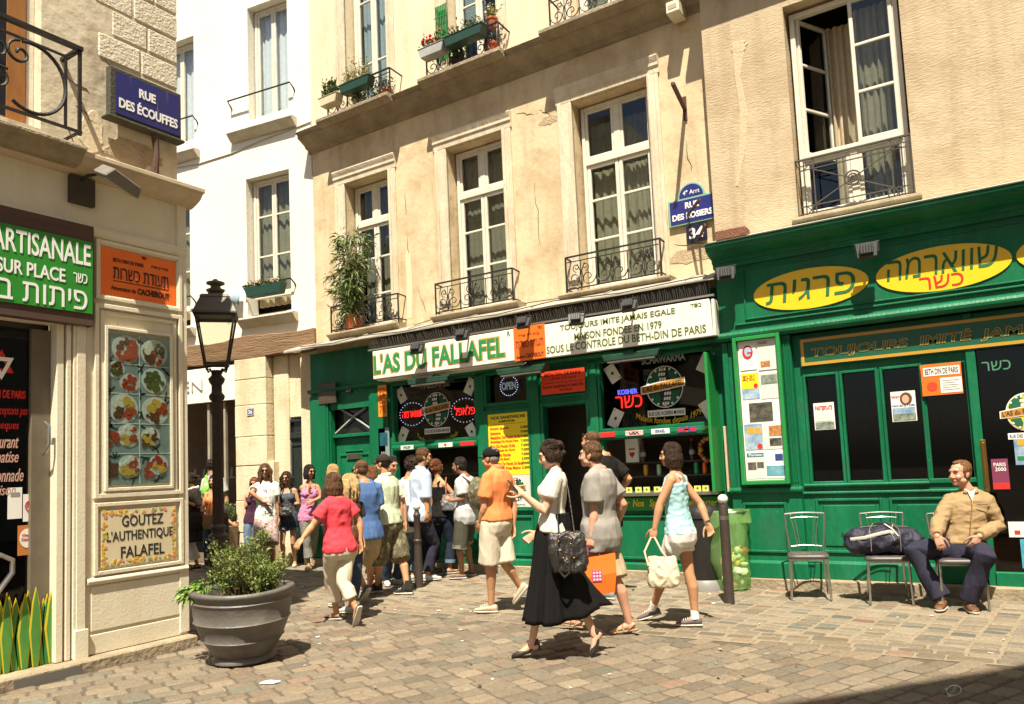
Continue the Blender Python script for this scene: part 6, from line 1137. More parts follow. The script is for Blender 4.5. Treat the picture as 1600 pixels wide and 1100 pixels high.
def head_shape(mb,c,M,k):
    E=lambda x,y,z,a,b,d: mb.sph(c+M@(V3((x,y,z))*k),(a*k,b*k,d*k),14,M=M)
    E(0,-.014,.034,.073,.093,.083); E(0,.022,-.02,.064,.070,.078); E(0,.034,-.062,.050,.052,.048); E(0,.056,-.092,.028,.027,.022); E(0,.070,.026,.050,.024,.024)
    for s_ in (-1,1): E(s_*.036,.056,-.034,.026,.030,.026); E(s_*.074,-.010,-.014,.010,.021,.031); E(s_*.078,-.020,-.004,.008,.014,.020); E(s_*.050,.010,-.066,.020,.040,.026)
    mb.tube([c+M@(V3((0,.085,.016))*k),c+M@(V3((0,.098,-.010))*k),c+M@(V3((0,.102,-.034))*k),c+M@(V3((0,.092,-.044))*k)],[.008*k,.010*k,.0145*k,.012*k],8)
    for s_ in (-1,1): E(s_*.013,.092,-.038,.010,.012,.009)
    E(0,.081,-.066,.023,.013,.008); E(0,.079,-.076,.019,.012,.008)
def hair_shape(mb,c,M,k,style,rg):
    E=lambda x,y,z,a,b,d,n=14: mb.sph(c+M@(V3((x,y,z))*k),(a*k,b*k,d*k),n,M=M)
    Tb=lambda P,R: tubes(mb,[c+M@(V3(p)*k) for p in P],[r*k for r in R],10)
    if style in('short','crop','receding'):
        t=dict(short=.010,crop=.004,receding=.006)[style]; E(0,-.024 if style!='receding' else -.036,.048,.074+t,.086+t,.074+t); E(0,-.048,.0,.070+t,.058+t,.07+t)
        for s_ in(-1,1): E(s_*.066,-.01,.03,.012+t*.6,.04,.04); E(s_*.069,.012,-.002,.008,.012,.024)
        if style=='short':
            for i in range(26): a=rg.uniform(0,6.28); r=rg.uniform(0,.07); E(r*math.cos(a),-.01+r*1.1*math.sin(a),.11+rg.uniform(-.02,.012)-r*.35,.018,.022,.014,8)
        if style=='receding': E(0,.02,.098,.035,.045,.022)
    elif style in('bob','long','wavy','curly','pony','bun'):
        E(0,-.018,.046,.086,.096,.084); E(0,-.05,-.01,.082,.066,.09)
        for s_ in(-1,1): E(s_*.070,.0,.0,.022,.05,.08)
        if style=='bob':
            E(0,-.045,-.07,.088,.062,.075); 
            for s_ in(-1,1): E(s_*.072,-.005,-.07,.026,.05,.07)
            for i in range(30): a=rg.uniform(.9,5.4)+math.pi/2; Tb([(.085*math.cos(a),-.02+.085*math.sin(a),.05),(.094*math.cos(a),-.02+.094*math.sin(a),-.05),(.088*math.cos(a),-.02+.088*math.sin(a),-.13)],[.012,.018,.010])
        if style in('long','wavy'):
            n=46 if style=='wavy' else 30
            for i in range(n):
                a=rg.uniform(.75,5.55)+math.pi/2; r=rg.uniform(.075,.10); L=rg.uniform(.2,.33); wv=.022 if style=='wavy' else .008; ph=rg.uniform(0,6)
                Tb([(r*math.cos(a),-.02+r*math.sin(a),.05)]+[((r+.012+wv*math.sin(ph+q_*2))*math.cos(a)*1.04,-.03+(r+.012+wv*math.cos(ph+q_*2.2))*math.sin(a),.05-L*q_/4) for q_ in range(1,5)],[.012,.017,.016,.013,.006])
        if style=='curly':
            for i in range(120):
                v=nrm(rg.normal(0,1,3)); 
                if v[1]>.35 and v[2]<.55: continue
                if v[2]<-.75: continue
                E(v[0]*.094,-.02+v[1]*.10,.03+v[2]*(.092 if v[2]>0 else .12),*([rg.uniform(.014,.024)]*3),8)
        if style=='pony': Tb([(0,-.10,.05),(0,-.15,.05),(.0,-.16,-.03),(0,-.14,-.12)],[.025,.032,.030,.012])
        if style=='bun': E(0,-.105,.06,.05,.045,.045); E(.02,-.12,.03,.035,.03,.03); [E(rg.uniform(-.05,.05),-.09+rg.uniform(-.04,.02),rg.uniform(-.04,.10),.016,.02,.02,8) for _ in range(18)]
def strands(par,c,M,k,style,m,rg):
    """loose locks combed over the hair so that its outline breaks up"""
    b=MB(); big=style not in('short','receding'); C0=V3((0,-.018,.045)) if big else V3((0,-.022 if style=='short' else -.034,.047)); A=V3((.092,.102,.093)) if big else V3((.087,.100,.087) if style=='short' else (.081,.094,.080))
    n=dict(short=170,receding=120,bob=190,long=150,wavy=150,bun=170,pony=170,curly=150)[style]
    pol=lambda th,az,r: C0+V3((math.sin(th)*math.sin(az)*A[0],math.sin(th)*math.cos(az)*A[1],math.cos(th)*A[2]))*r
    for _ in range(n):
        az=rg.uniform(.35,2*math.pi-.35) if rg.rand()<.85 else rg.uniform(-.35,.35); fr=abs((az+math.pi)%(2*math.pi)-math.pi); mx=.62 if fr<.45 else (.9 if fr<.75 else (1.35 if fr<1.2 else 1.9)); r=rg.uniform(.985,1.035); P=[]
        if style in('bun','pony'):
            a0=pol(rg.uniform(.2,mx),az,r); e=V3((0,-.112,.055))+rg.normal(0,.02,3)
            for u in np.linspace(0,1,6): q_=a0*(1-u)+e*u-C0; q_=q_/np.linalg.norm(q_/A); P.append(C0+q_*r*(1+.02*math.sin(3*u)))
        elif style=='curly':
            p0=pol(rg.uniform(.05,min(mx+.2,1.9)),az,1.06); ph=rg.uniform(0,6); u1=nrm(rg.normal(0,1,3)); u2=nrm(np.cross(u1,rg.normal(0,1,3)))
            P=[p0+u1*.017*math.cos(ph+t_)+u2*.017*math.sin(ph+t_) for t_ in np.linspace(0,5,8)]
        else:
            th0=rg.uniform(.03,.5); th1=min(mx,th0+rg.uniform(.35,.8)) if style in('short','receding') else mx; ja=rg.normal(0,.25)
            for u in np.linspace(0,1,6): P.append(pol(th0+(th1-th0)*u,az+ja*u,r))
            if style in('bob','long','wavy') and mx>1.3:
                L=dict(bob=.11,long=.25,wavy=.28)[style]*rg.uniform(.75,1.1); q_=P[-1]
                for u in np.linspace(.2,1,6): w_=.012*math.sin(u*9+az*7) if style=='wavy' else .003*math.sin(u*5+az*3); P.append(V3((q_[0]*(1.06-.10*u)+w_,q_[1]*(1.06-.12*u)+w_*.6-.012*u,q_[2]-L*u)))
        R=[.0026*k*(1-.75*abs(2*i/(len(P)-1)-1)**3) for i in range(len(P))]; b.tube([c+M@(p*k) for p in P],R,4,caps=False)
    return child(b,'hair_lock',m,par)
SHOE={}
def shoe(B,par,A,fd,fu,k,kind,m,sole=None,toeb=0):
    """foot sole under ankle A, pointing fd, up fu"""
    r=nrm(np.cross(fd,fu)); L=.262*k; P=lambda x,y,z: A+fd*x*k+r*y*k+fu*(z-.082)*k
    def strip(rings,n=14):
        v=[]; b=MB()
        for x,w_,z0,z1 in rings:
            for j in range(n): a=2*math.pi*j/n; ca,sa=math.cos(a),math.sin(a); v.append(P(x,w_*abs(ca)**.7*np.sign(ca),(z0+z1)/2+(z1-z0)/2*abs(sa)**.7*np.sign(sa)))
        kk=len(rings); b.add(v,[(i*n+j,i*n+(j+1)%n,(i+1)*n+(j+1)%n,(i+1)*n+j) for i in range(kk-1) for j in range(n)]+[tuple(range(n))[::-1],tuple(range((kk-1)*n,kk*n))]); return b
    so=sole or mat('sole_pale',(.55,.50,.42),rough=.7)
    if kind=='heel':
        b=strip([(-.060,.024,.055,.105),(-.04,.030,.045,.10),(-.01,.030,.03,.075),(.05,.032,.003,.05),(.11,.046,0,.052),(.16,.042,0,.044),(.195,.022,.002,.034),(.207,.008,.004,.022)]); b.tube([P(-.045,0,.06),P(-.052,0,.03),P(-.05,0,-.0)],[.022*k,.010*k,.009*k],8); return child(b,'shoe',m,par)
    b=strip([(-.07,.024,.0,.02),(-.055,.034,0,.024),(.0,.034,0,.022),(.08,.043,0,.020),(.14,.044,0,.020),(.18,.034,.002,.022),(.198,.012,.006,.02)]); o=child(b,'shoe_sole' if kind!='sandal' else 'sandal',so if kind!='sandal' else m,par)
    if kind=='sandal':
        b=MB()
        for x,z in ((.12,.052),(.06,.072)): b.tube([P(x,.045,.01),P(x,.036,z*.8),P(x,0,z),P(x,-.036,z*.8),P(x,-.045,.01)],[(.014*k,.005*k)]*5,8)
        b.tube([P(.02,.036,.02),P(-.04,.035,.06),P(-.072,0,.07),P(-.04,-.035,.06),P(.02,-.036,.02)],[.006*k]*5,6); child(b,'sandal_strap',m,par); return
    top=dict(sneaker=.085,hitop=.15,flat=.05,loafer=.062,leather=.09)[kind]
    rings=[(-.066,.022,.018,top*.8),(-.05,.033,.016,top),(.0,.036,.016,top*.98),(.045,.038,.016,top*.85),(.09,.042,.016,.062),(.14,.042,.016,.05),(.178,.032,.016,.042),(.194,.012,.018,.034)] if kind!='flat' else [(-.066,.022,.018,.05),(-.05,.033,.016,.045),(.05,.036,.016,.03),(.12,.042,.016,.045),(.178,.032,.016,.04),(.194,.012,.018,.03)]
    b=strip(rings); 
    if kind=='hitop': b.tube([P(-.012,0,.06),P(-.016,0,.17)],[.047*k,.046*k],12)
    o=child(b,'shoe',m,par)
    if kind in('sneaker','hitop','leather'):
        b=MB()
        for i in range(4): x=.05+i*.022; z=.083-i*.007; b.tube([P(x,.026,z-.004),P(x,0,z+.006),P(x,-.026,z-.004)],.0035*k,5)
        child(b,'lace',mat('lace_white',(.7,.68,.6)) if kind!='leather' else m,par)
    return o
def person(label,H,g,hc,sc,hd,h,hh=None,pitch=0,sex='m',skin='tan',LA=None,RA=None,LL=None,RL=None,sh=None,hipz=0,shz=0,hz=.0,wk=1,dk=1,hair=None,hairc='dark',vox=.008,
           top=None,bottom=None,shoes=None,shades=False,group=None,hands=(.35,.35),palm_down=False,limb=1.0,face=True,d0=None,beard=None,seat=False,hroll=0,headk=1):
    B=Body(); k=H/1.75; B.k=k; B.wk=wk; B.dk=dk; hh=h if hh is None else hh; sh=h if sh is None else sh
    gp=onZ(*g); d0=depth(gp) if d0 is None else d0; B.d0=d0
    FW_=lambda a: FLAT*math.cos(R_(a))+EAST*math.sin(R_(a)); RG=lambda a: EAST*math.cos(R_(a))-FLAT*math.sin(R_(a))
    B.rh,B.rs=RG(h),RG(sh); B.fh=FW_(h); B.HC=at_depth(*hc,d0+hipz); B.SC=at_depth(*sc,d0+shz); B.spine=nrm(B.SC-B.HC)
    B.fs=1 if np.cross(B.spine,B.rh).dot(B.fh)>0 else -1; B.fw=B.fh
    T_=TORSO_M if sex=='m' else TORSO_F; B.T=T_; sw=(.152 if sex=='m' else .131)*k*wk**.5; hw=.088*k
    B.S={-1:B.SC-B.rs*sw-B.spine*.055*k,1:B.SC+B.rs*sw-B.spine*.055*k}; B.Hp={-1:B.HC-B.rh*hw-B.spine*.02*k,1:B.HC+B.rh*hw-B.spine*.02*k}
    UA,FA,TH,SH=.166*H,.146*H,.245*H,.235*H; B.E={};B.W={};B.K={};B.A={};B.hd={}
    for s_,A in ((-1,LA),(1,RA)):
        S=B.S[s_]
        if A is None: B.E[s_]=S+V3((0,0,-UA))+s_*B.rs*.05; B.W[s_]=B.E[s_]+V3((0,0,-FA))+B.fh*.05
        elif len(A[1])>3: B.W[s_]=at_depth(A[1][0],A[1][1],d0+A[1][3]); B.E[s_]=at_depth(A[0][0],A[0][1],d0+A[0][3]) if A[0] else ik(S,B.W[s_],UA,FA,-B.fh*.3+s_*B.rs+V3((0,0,-.3)))
        else:
            e,w_=A[0],A[1]; W=None
            if e is not None: B.E[s_]=reach(S,e[0],e[1],UA,e[2] if len(e)>2 else 0); B.W[s_]=reach(B.E[s_],w_[0],w_[1],FA,w_[2] if len(w_)>2 else 0)
            else: B.W[s_]=at_depth(w_[0],w_[1],depth(S)+(w_[2] if len(w_)>2 else 0)); B.E[s_]=ik(S,B.W[s_],UA,FA,-B.fh+s_*B.rs*.5)
        B.hd[s_]=nrm(B.W[s_]-B.E[s_])
        if A is not None and len(A)>2 and A[2] is not None: B.hd[s_]=nrm(reach(B.W[s_],A[2][0],A[2][1],.1,A[2][2] if len(A[2])>2 else 0)-B.W[s_])
    foot={}
    for s_,L in ((-1,LL),(1,RL)):
        hp=B.Hp[s_]; L=L or {}
        if 'G' in L: gq=onZ(*L['G']); fd=FW_(L.get('f',h)); A=V3((gq[0],gq[1],.082*k+L.get('z',0)))
        elif 'A' in L: A=reach(reach(hp,L['K'][0],L['K'][1],TH,L['K'][2] if len(L['K'])>2 else 0),L['A'][0],L['A'][1],SH,L['A'][2] if len(L['A'])>2 else 0); fd=FW_(L.get('f',h))
        else: A=V3((hp[0],hp[1],.082*k))+s_*B.rh*.03; fd=FW_(h+s_*8)
        if 'K' in L: K=reach(hp,L['K'][0],L['K'][1],TH,L['K'][2] if len(L['K'])>2 else 0)
        else: K=ik(hp,A,TH,SH,B.fh)
        p=R_(L.get('p',0)); up=V3((0,0,1)); foot[s_]=(A,fd*math.cos(p)+up*math.sin(p),up*math.cos(p)-fd*math.sin(p)); B.K[s_]=K;B.A[s_]=A
    B.foot=foot
    base=V3((B.HC[0],B.HC[1],0)); t=thing('person',label,'person',Matrix.Translation(base),group); B.t=t
    M=headframe(B,hh,pitch,hroll); B.M=M; B.hk=k*.98*headk; hp_=depth(B.SC)+hz; B.HD=at_depth(*hd,hp_+.03*FLAT.dot(FW_(hh))); 
    # body
    b=MB(); loft(b,B,T_)
    if sex=='f':
        for s_ in(-1,1): b.sph(B.HC+(B.SC-B.HC)*.70+B.rs*s_*.066*k+B.fs*np.cross(B.spine,B.rs)*.078*k*dk,(.058*k,.058*k,.062*k),12)
    nb=B.SC+B.spine*.015*k; nt=B.HD+M@(V3((0,-.022,-.06))*B.hk); r_=.056 if sex=='m' else .047; tubes(b,[nb,mid(nb,nt),nt],[r_*1.12*k,r_*k,r_*.98*k],14); head_shape(b,B.HD,M,B.hk)
    lm=limb*(1 if sex=='m' else .92)
    for s_ in(-1,1):
        S,E,W=B.S[s_],B.E[s_],B.W[s_]; tubes(b,[S,mid(S,E,.35),mid(S,E,.8),E,mid(E,W,.25),mid(E,W,.7),W],[.054*k*lm,.050*k*lm,.042*k*lm,.039*k*lm,.043*k*lm,.033*k*lm,.0255*k*lm],12)
        tubes(b,[B.SC+s_*B.rs*.030*k+B.spine*.035*k,mid(S,B.SC,.35)+B.spine*.016*k,S],[.040*k,.042*k,.050*k],10)
        th=nrm(B.fh*.8+V3((0,0,.3))) if abs(B.hd[s_][2])>.5 else nrm(V3((0,0,.8))-s_*B.rs*.5); med=-s_*B.rs+B.fh*.1 if abs(B.hd[s_][2])>.5 else V3((0,0,-.4))-s_*B.rs*.8; th,med=(-s_*B.rs,V3((0,0,-1))-B.fh*.3) if palm_down else (th,med); hand(b,W,B.hd[s_],th,med,k*1.02,hands[0 if s_<0 else 1])
        hp,K,A=B.Hp[s_],B.K[s_],B.A[s_]; bk=-B.fh*.018*k; tubes(b,[hp,mid(hp,K,.3),mid(hp,K,.75),K,mid(K,A,.28)+bk,mid(K,A,.6)+bk*.5,A],[.088*k*lm,.080*k*lm,.060*k*lm,.053*k*lm,.057*k*lm,.042*k*lm,.034*k*lm],14)
        A,fd,fu=foot[s_]; r=nrm(np.cross(fd,fu)); P=lambda x,z: A+fd*x*k+fu*(z-.082)*k
        b.tube([P(-.05,.045),P(-.02,.05),P(.04,.05),P(.10,.036),P(.15,.028)],[(.026*k,.026*k),(.032*k,.034*k),(.034*k,.034*k),(.040*k,.022*k),(.036*k,.016*k)],12)
        for i in range(5): y=(-.028+.014*i); tip=P(.185-abs(i-(3.2 if s_<0 else .8))*.007,.022)+r*y*k; b.tube([P(.14,.026)+r*y*k,tip],[.009*k,.0085*k],6); b.sph(tip,.0088*k,6)
    HDc=B.HD; hk=B.hk
    def paint(me,co):
        q_=(co-HDc)@M/hk; fc=np.empty(len(me.polygons)*3,np.float32); me.polygons.foreach_get('center',fc); fc=(fc.reshape(-1,3)-HDc)@M/hk
        lip=(abs(fc[:,0])<.024)&(fc[:,1]>.074)&(fc[:,2]>-.083)&(fc[:,2]<-.058); me.polygons.foreach_set('material_index',lip.astype(np.int32))
    remesh(b,'body',[SK[skin],LIP],t,vox,3,post=paint)
    hq=lambda x,y,z: HDc+M@(V3((x,y,z))*hk)
    if face:
        e=MB(); ed=MB()
        for s_ in(-1,1): e.sph(hq(s_*.030,.0765,.002),(.0115*hk,.0065*hk,.0052*hk),10,M=M); ed.sph(hq(s_*.029,.0815,.002),(.0068*hk,.0042*hk,.0060*hk),8,M=M)
        if not shades: child(e,'eye',EYEW,t); child(ed,'iris',EYED,t)
        e=MB()
        for s_ in(-1,1): e.tube([hq(s_*.014,.092,.020),hq(s_*.032,.090,.027),hq(s_*.050,.078,.021)],[.0045*hk,.005*hk,.003*hk],6)
        child(e,'eyebrow',HR[hairc],t)
    if shades:
        e=MB()
        y,z=(.096,.0) if shades!='up' else (.075,.075)
        for s_ in(-1,1):
            e.add([hq(s_*x,y+.004-abs(x-.034)*.25,z+zz) for x,zz in ((.010,.012),(.058,.014),(.062,-.004),(.048,-.022),(.020,-.022),(.010,-.008))]+[hq(s_*x,y+.010-abs(x-.034)*.25,z+zz) for x,zz in ((.010,.012),(.058,.014),(.062,-.004),(.048,-.022),(.020,-.022),(.010,-.008))],[(0,1,2,3,4,5),(11,10,9,8,7,6)]+[(i,(i+1)%6,6+(i+1)%6,6+i) for i in range(6)])
            e.tube([hq(s_*.060,y-.004,z+.008),hq(s_*.080,.03,z+.008),hq(s_*.083,-.02,z*.5)],.0035*hk,5)
        e.tube([hq(-.012,y+.006,z+.008),hq(.012,y+.006,z+.008)],.003*hk,5); child(e,'sunglasses',LENSD,t,smooth=False)
    rgh=np.random.RandomState(int(g[0])*7+int(g[1]))
    if hair:
        b=MB(); hair_shape(b,HDc,M,hk,hair,rgh); 
        remesh(b,'hair',HR[hairc],t,.0065,1,fold=(.0035 if hair not in('crop',) else .001,60,(1,1,.25)),seed=g[0]%17)
        if hair!='crop': strands(t,HDc,M,hk,hair,HR[hairc],rgh)
    if beard:
        b=MB(); 
        for x in np.linspace(-1,1,9): b.sph(hq(.058*x,.058-.05*x*x,-.088+.03*x*x),(.016*hk,.016*hk,.026*hk),8)
        for x in(-1,0,1): b.sph(hq(.018*x,.088,-.058),(.014*hk,.010*hk,.007*hk),8)
        remesh(b,'beard',HR[beard],t,.005,1,fold=(.002,90),seed=3)
    if top: dress_top(B,**top)
    if bottom: dress_bottom(B,**bottom)
    if shoes:
        for s_ in(-1,1): shoe(B,t,foot[s_][0],foot[s_][1],foot[s_][2],k,*shoes)
    return B
def dress_top(B,kind='tee',m=None,hem=-.12,sleeve=.6,ease=.014,flare=.012,collar=None,fold=(.0065,9),name=None,trim=None,vox=.009,neck=1.035):
    b=MB(); k=B.k; t1=neck if kind!='tank' else .84; R=rings_between(B.T,max(hem,-.24),t1,(.1,.3,.55,.74))
    R=[(t,max(w_,(.150 if t<.15 else 0))+ease/k*.4+(flare/k if t<.25 else 0),d_+ease/k*.3+(flare/k*.8 if t<.25 else 0),o) for t,w_,d_,o in R]
    loft(b,B,R,e=ease*.6)
    if B.T is TORSO_F:
        for s_ in(-1,1): b.sph(B.HC+(B.SC-B.HC)*.70+B.rs*s_*.066*k+B.fs*np.cross(B.spine,B.rs)*.080*k*B.dk,(.066*k,.066*k,.070*k),12)
    if kind=='tank':
        for s_ in(-1,1):
            fwd=B.fs*nrm(np.cross(B.spine,B.rs)); f1=.098*k; x=.075*k; c=lambda u:B.HC+(B.SC-B.HC)*u
            b.tube([c(.80)+B.rs*s_*x*1.15+fwd*f1,c(.95)+B.rs*s_*x+fwd*.075*k,c(1.035)+B.rs*s_*x*1.0+fwd*.0,c(.95)+B.rs*s_*x-fwd*.085*k,c(.80)+B.rs*s_*x*1.1-fwd*.095*k],[(.022*k,.009*k)]*5,10)
    else:
        for s_ in(-1,1):
            S,E,W=B.S[s_],B.E[s_],B.W[s_]; g_=ease*.9+.006
            tubes(b,[B.SC+s_*B.rs*.042*k+B.spine*.020*k,mid(S,B.SC,.35)+B.spine*.012*k,S],[.038*k+g_*.4,.043*k+g_*.5,.053*k+g_*.6],12)
            if sleeve<=1: P=[mid(S,B.SC,.25),S,mid(S,E,sleeve*.5),mid(S,E,sleeve)]; rr=[.050*k+g_*.4,.054*k+g_*.6,.052*k+g_*1.0,.047*k+g_*1.45]
            else: u=sleeve-1; P=[mid(S,B.SC,.25),S,mid(S,E,.5),E,mid(E,W,u*.5),mid(E,W,u)]; rr=[.050*k+g_*.4,.055*k+g_*.7,.054*k+g_,.048*k+g_,.044*k+g_,.034*k+g_*.9]
            b.tube(P,rr,14)
    o=remesh(b,name or dict(tank='tank_top',tee='t_shirt',polo='polo_shirt',shirt='shirt',jacket='jacket').get(kind,'shirt'),m,B.t,vox,5,fold=fold,seed=int(abs(B.HC[0]*100))%29)
    if collar:
        c=MB(); n0=B.SC+B.spine*.045*k; f=nrm(B.fs*np.cross(B.spine,B.rs)); ring=[n0+B.rs*.070*k*math.cos(a)+f*(.062*k*math.sin(a)-.004)+B.spine*(-.012*k*math.sin(a)) for a in np.linspace(0,2*math.pi,22)[:-1]]
        c.tube(ring,[(.008*k,.024*k)]*len(ring),8,closed=True)
        for s_ in(-1,1): c.add([n0+f*.064*k+B.rs*s_*.012*k-B.spine*.02*k,n0+f*.066*k+B.rs*s_*.055*k+B.spine*.012*k,n0+f*.094*k+B.rs*s_*.070*k-B.spine*.040*k,n0+f*.100*k+B.rs*s_*.035*k-B.spine*.062*k],[(0,1,2,3)])
        co=child(c,'collar',collar,B.t); sm=co.modifiers.new('thick','SOLIDIFY'); sm.thickness=.004
    return o
def dress_bottom(B,kind='shorts',m=None,length=.9,ease=.016,flare=.02,waist=.14,fold=(.006,8),name=None,belt=None,cuff=None,vox=.009):
    b=MB(); k=B.k; R=rings_between(B.T,-.24,waist,(-.05,.06)); loft(b,B,[(t,max(w_,.13)+.004,max(d_,.095)+.004,o) for t,w_,d_,o in R],e=ease*.6)
    for s_ in(-1,1):
        hp,K,A=B.Hp[s_],B.K[s_],B.A[s_]; bk=-B.fh*.012*k
        if kind=='shorts': 
            P=[hp+B.spine*.03*k,mid(hp,K,.25),mid(hp,K,min(length,1)*.65),mid(hp,K,min(length,1))]; rr=[.094*k+ease*.5,.090*k+ease,.074*k+ease+flare*.6,.062*k+ease+flare]
            if length>1: P+=[mid(K,A,length-1)]; rr+=[.058*k+ease+flare]
        else:
            u=length-1; P=[hp+B.spine*.03*k,mid(hp,K,.3),mid(hp,K,.75),K,mid(K,A,u*.4)+bk,mid(K,A,u)]; rr=[.094*k+ease*.4,.086*k+ease,.067*k+ease,.059*k+ease,.058*k+ease,.046*k+ease+flare]
        b.tube(P,rr,16); b.sph(P[0],rr[0],12)
        if cuff is not None:
            c=MB(); e=P[-1]; d=nrm(P[-1]-P[-2]); c.tube([e-d*.05*k,e+d*.004],[rr[-1]+.005,rr[-1]+.006],18); child(c,'cuff',cuff,B.t)
    o=remesh(b,name or dict(shorts='shorts',trousers='trousers',jeans='jeans').get(kind,kind),m,B.t,vox,4,fold=fold,seed=int(abs(B.HC[1]*170))%31)
    if belt:
        c=MB(); r=rings_between(B.T,waist-.035,waist+.03); loft(c,B,[(t,w_+.012,d_+.012,o_) for t,w_,d_,o_ in r],e=ease*.6); child(c,'belt',belt,B.t)
    return o
def FB(mat_a,mat_b=None,n=None): pass
def cloth(n,a,s=.82,scale=14,rough=.9): return mat('cloth_'+n,a,tuple(x*s for x in a),scale,rough,.35,260,spec=.15)
def cap(B,m,name='cap'):
    hk=B.hk; hq=lambda x,y,z: B.HD+B.M@(V3((x,y,z))*hk); b=MB(); b.sph(hq(0,-.014,.040),(.086*hk,.104*hk,.088*hk),18,M=B.M)
    v=[i for i,p in enumerate(b.v)]; 
    n=18; top=[]; # keep the dome only
    b2=MB(); ms=n//2+1; keep=[]
    for f in b.f:
        z=np.mean([((V3(b.v[i])-B.HD)@B.M)[2] for i in f])/hk
        if z>.022: keep.append(f)
    b2.v=b.v; b2.f=keep; b2.m=[0]*len(keep); used=sorted({i for f in keep for i in f}); mp={j:i for i,j in enumerate(used)}; b2.v=[b.v[i] for i in used]; b2.f=[tuple(mp[i] for i in f) for f in keep]
    nn=13; br=[]
    for y0,zz in ((.070,.030),(.155,.018)):
        for j in range(nn): a=-1+2*j/(nn-1); br.append(hq(.074*a*(1-.12*(y0>.1)),y0-.055*a*a,zz-.012*a*a))
    b2.add(br,[(j,j+1,nn+j+1,nn+j) for j in range(nn-1)]); b2.sph(hq(0,-.014,.129),.008*hk,6)
    o=child(b2,name,m,B.t); s_=o.modifiers.new('thick','SOLIDIFY'); s_.thickness=.006; return o
remesh(bag_todo[0],'body',mat('navy_nylon',(.028,.026,.045),(.018,.017,.03),12,.6,.4,40,spec=.3),bag_todo[1],.009,1,fold=(.012,8,(1,1,1)),seed=5)
# ================================================================ THE CROWD
GRP='people queueing at the falafel counter'
DENIM=cloth('denim',(.055,.085,.14),.6,18); DENIM_D=cloth('denim_dark',(.022,.030,.048),.7,18); DENIM_L=cloth('denim_light',(.16,.22,.30),.75,18)
WHITEC=cloth('white_cotton',(.80,.78,.72),.93); CREAMC=cloth('cream_cotton',(.66,.58,.43),.9); BEIGEC=cloth('beige_twill',(.46,.36,.22),.85); BLACKC=cloth('black_cloth',(.016,.014,.013),.75); NAVYC=cloth('navy_trousers',(.035,.034,.055),.75)
GREYC=cloth('grey_jersey',(.31,.285,.25),.88); ORANGEC=cloth('orange_pique',(.80,.255,.085),.93); PINKC=cloth('coral_jersey',(.74,.065,.085),.9); TURQ=cloth('turquoise_jersey',(.40,.66,.66),.93); BLUEC=cloth('blue_jersey',(.085,.16,.34),.85)
PALEB=cloth('pale_blue_cotton',(.50,.58,.72),.92); MAUVE=cloth('pink_jersey',(.62,.24,.40),.88); TAN_J=cloth('tan_jacket',(.35,.235,.12),.85); OLIVE=cloth('olive_cotton',(.075,.072,.050),.8); GREYT=cloth('grey_trousers',(.24,.225,.19),.85); PURP=cloth('purple_jersey',(.075,.030,.060),.8); LIGHTG=cloth('light_grey_linen',(.50,.50,.49),.9)
CAMO=mat('cloth_camo',(.16,.135,.07),(.062,.058,.03),22,.9,.3,200,c=(.26,.22,.13),cscale=16,cpos=(.52,.56)); CHECK=mat('cloth_check',(.62,.66,.45),(.48,.55,.36),60,.9,.3,200,c=(.72,.74,.56),cscale=12,cpos=(.5,.6)); PLAID=mat('cloth_plaid',(.42,.30,.26),(.20,.10,.11),38,.9,.3,200,c=(.55,.48,.42),cscale=26,cpos=(.5,.6)); LACE=mat('cloth_textured_cream',(.70,.66,.55),(.60,.55,.44),46,.9,.5,120)
TRN=lambda n,a,s=None: mat('shoe_'+n,a,tuple(x*.8 for x in a),20,.6)
LEAB=mat('leather_black',(.020,.017,.015),(.032,.027,.023),14,.38,.4,60); LEAC=mat('leather_cream',(.60,.52,.36),(.52,.44,.29),9,.5,.3,60)
# --- woman in the long black skirt
B=person('person in a cream top and long black skirt walking left while reading a phone',1.66,(868,1026),(862,832),(868,741),(859,711),275,270,-16,'f','fair',LA=((851,800,-.3),(817,772,.0),(803,764,.2)),RA=((856,812,.6),(838,833,.2),(822,845,0)),LL=dict(G=(832,1026),f=272,p=-14,z=.035),RL=dict(K=(897,925,.2),A=(928,992,.4),f=275,p=-58),
  hair='bun',hairc='dark',vox=.006,top=dict(m=LACE,hem=.02,sleeve=.55,ease=.016,flare=.004),shoes=('heel',LEAB),d0=None,hands=(.75,.3))
b=MB(); HC=B.HC; d0=B.d0
v=[];n=72; R=[(866,801,.122,.150),(865,815,.135,.172),(863,835,.152,.196),(862,870,.155,.205),(861,905,.172,.215),(861,938,.20,.235),(861,969,.226,.25)]
for i,(x,y,a,c) in enumerate(R):
    C_=at_depth(x,y,d0+.02)
    for j in range(n):
        t=2*math.pi*j/n; u=i/(len(R)-1); f=1+.10*u*math.sin(7*t+.6)+.07*u*math.sin(13*t)+.03*math.sin(19*t)*u; ex=1+1.05*u*u*max(0,math.cos(t))**1.6; lift=.10*u*u*max(0,math.cos(t))**2
        v.append(C_+EAST*a*f*ex*math.cos(t)+FLAT*c*f*math.sin(t)+V3((0,0,1))*lift)
b.add(v,[(i*n+j,i*n+(j+1)%n,(i+1)*n+(j+1)%n,(i+1)*n+j) for i in range(len(R)-1) for j in range(n)]); sk_=child(b,'skirt',cloth('black_skirt',(.010,.009,.009),.8),B.t); sk_.modifiers.new('sub','SUBSURF').render_levels=2; sm=sk_.modifiers.new('thick','SOLIDIFY'); sm.thickness=.004
def held(name,label,cat,P,group=None): return thing(name,label,cat,Matrix.Translation(P),group)
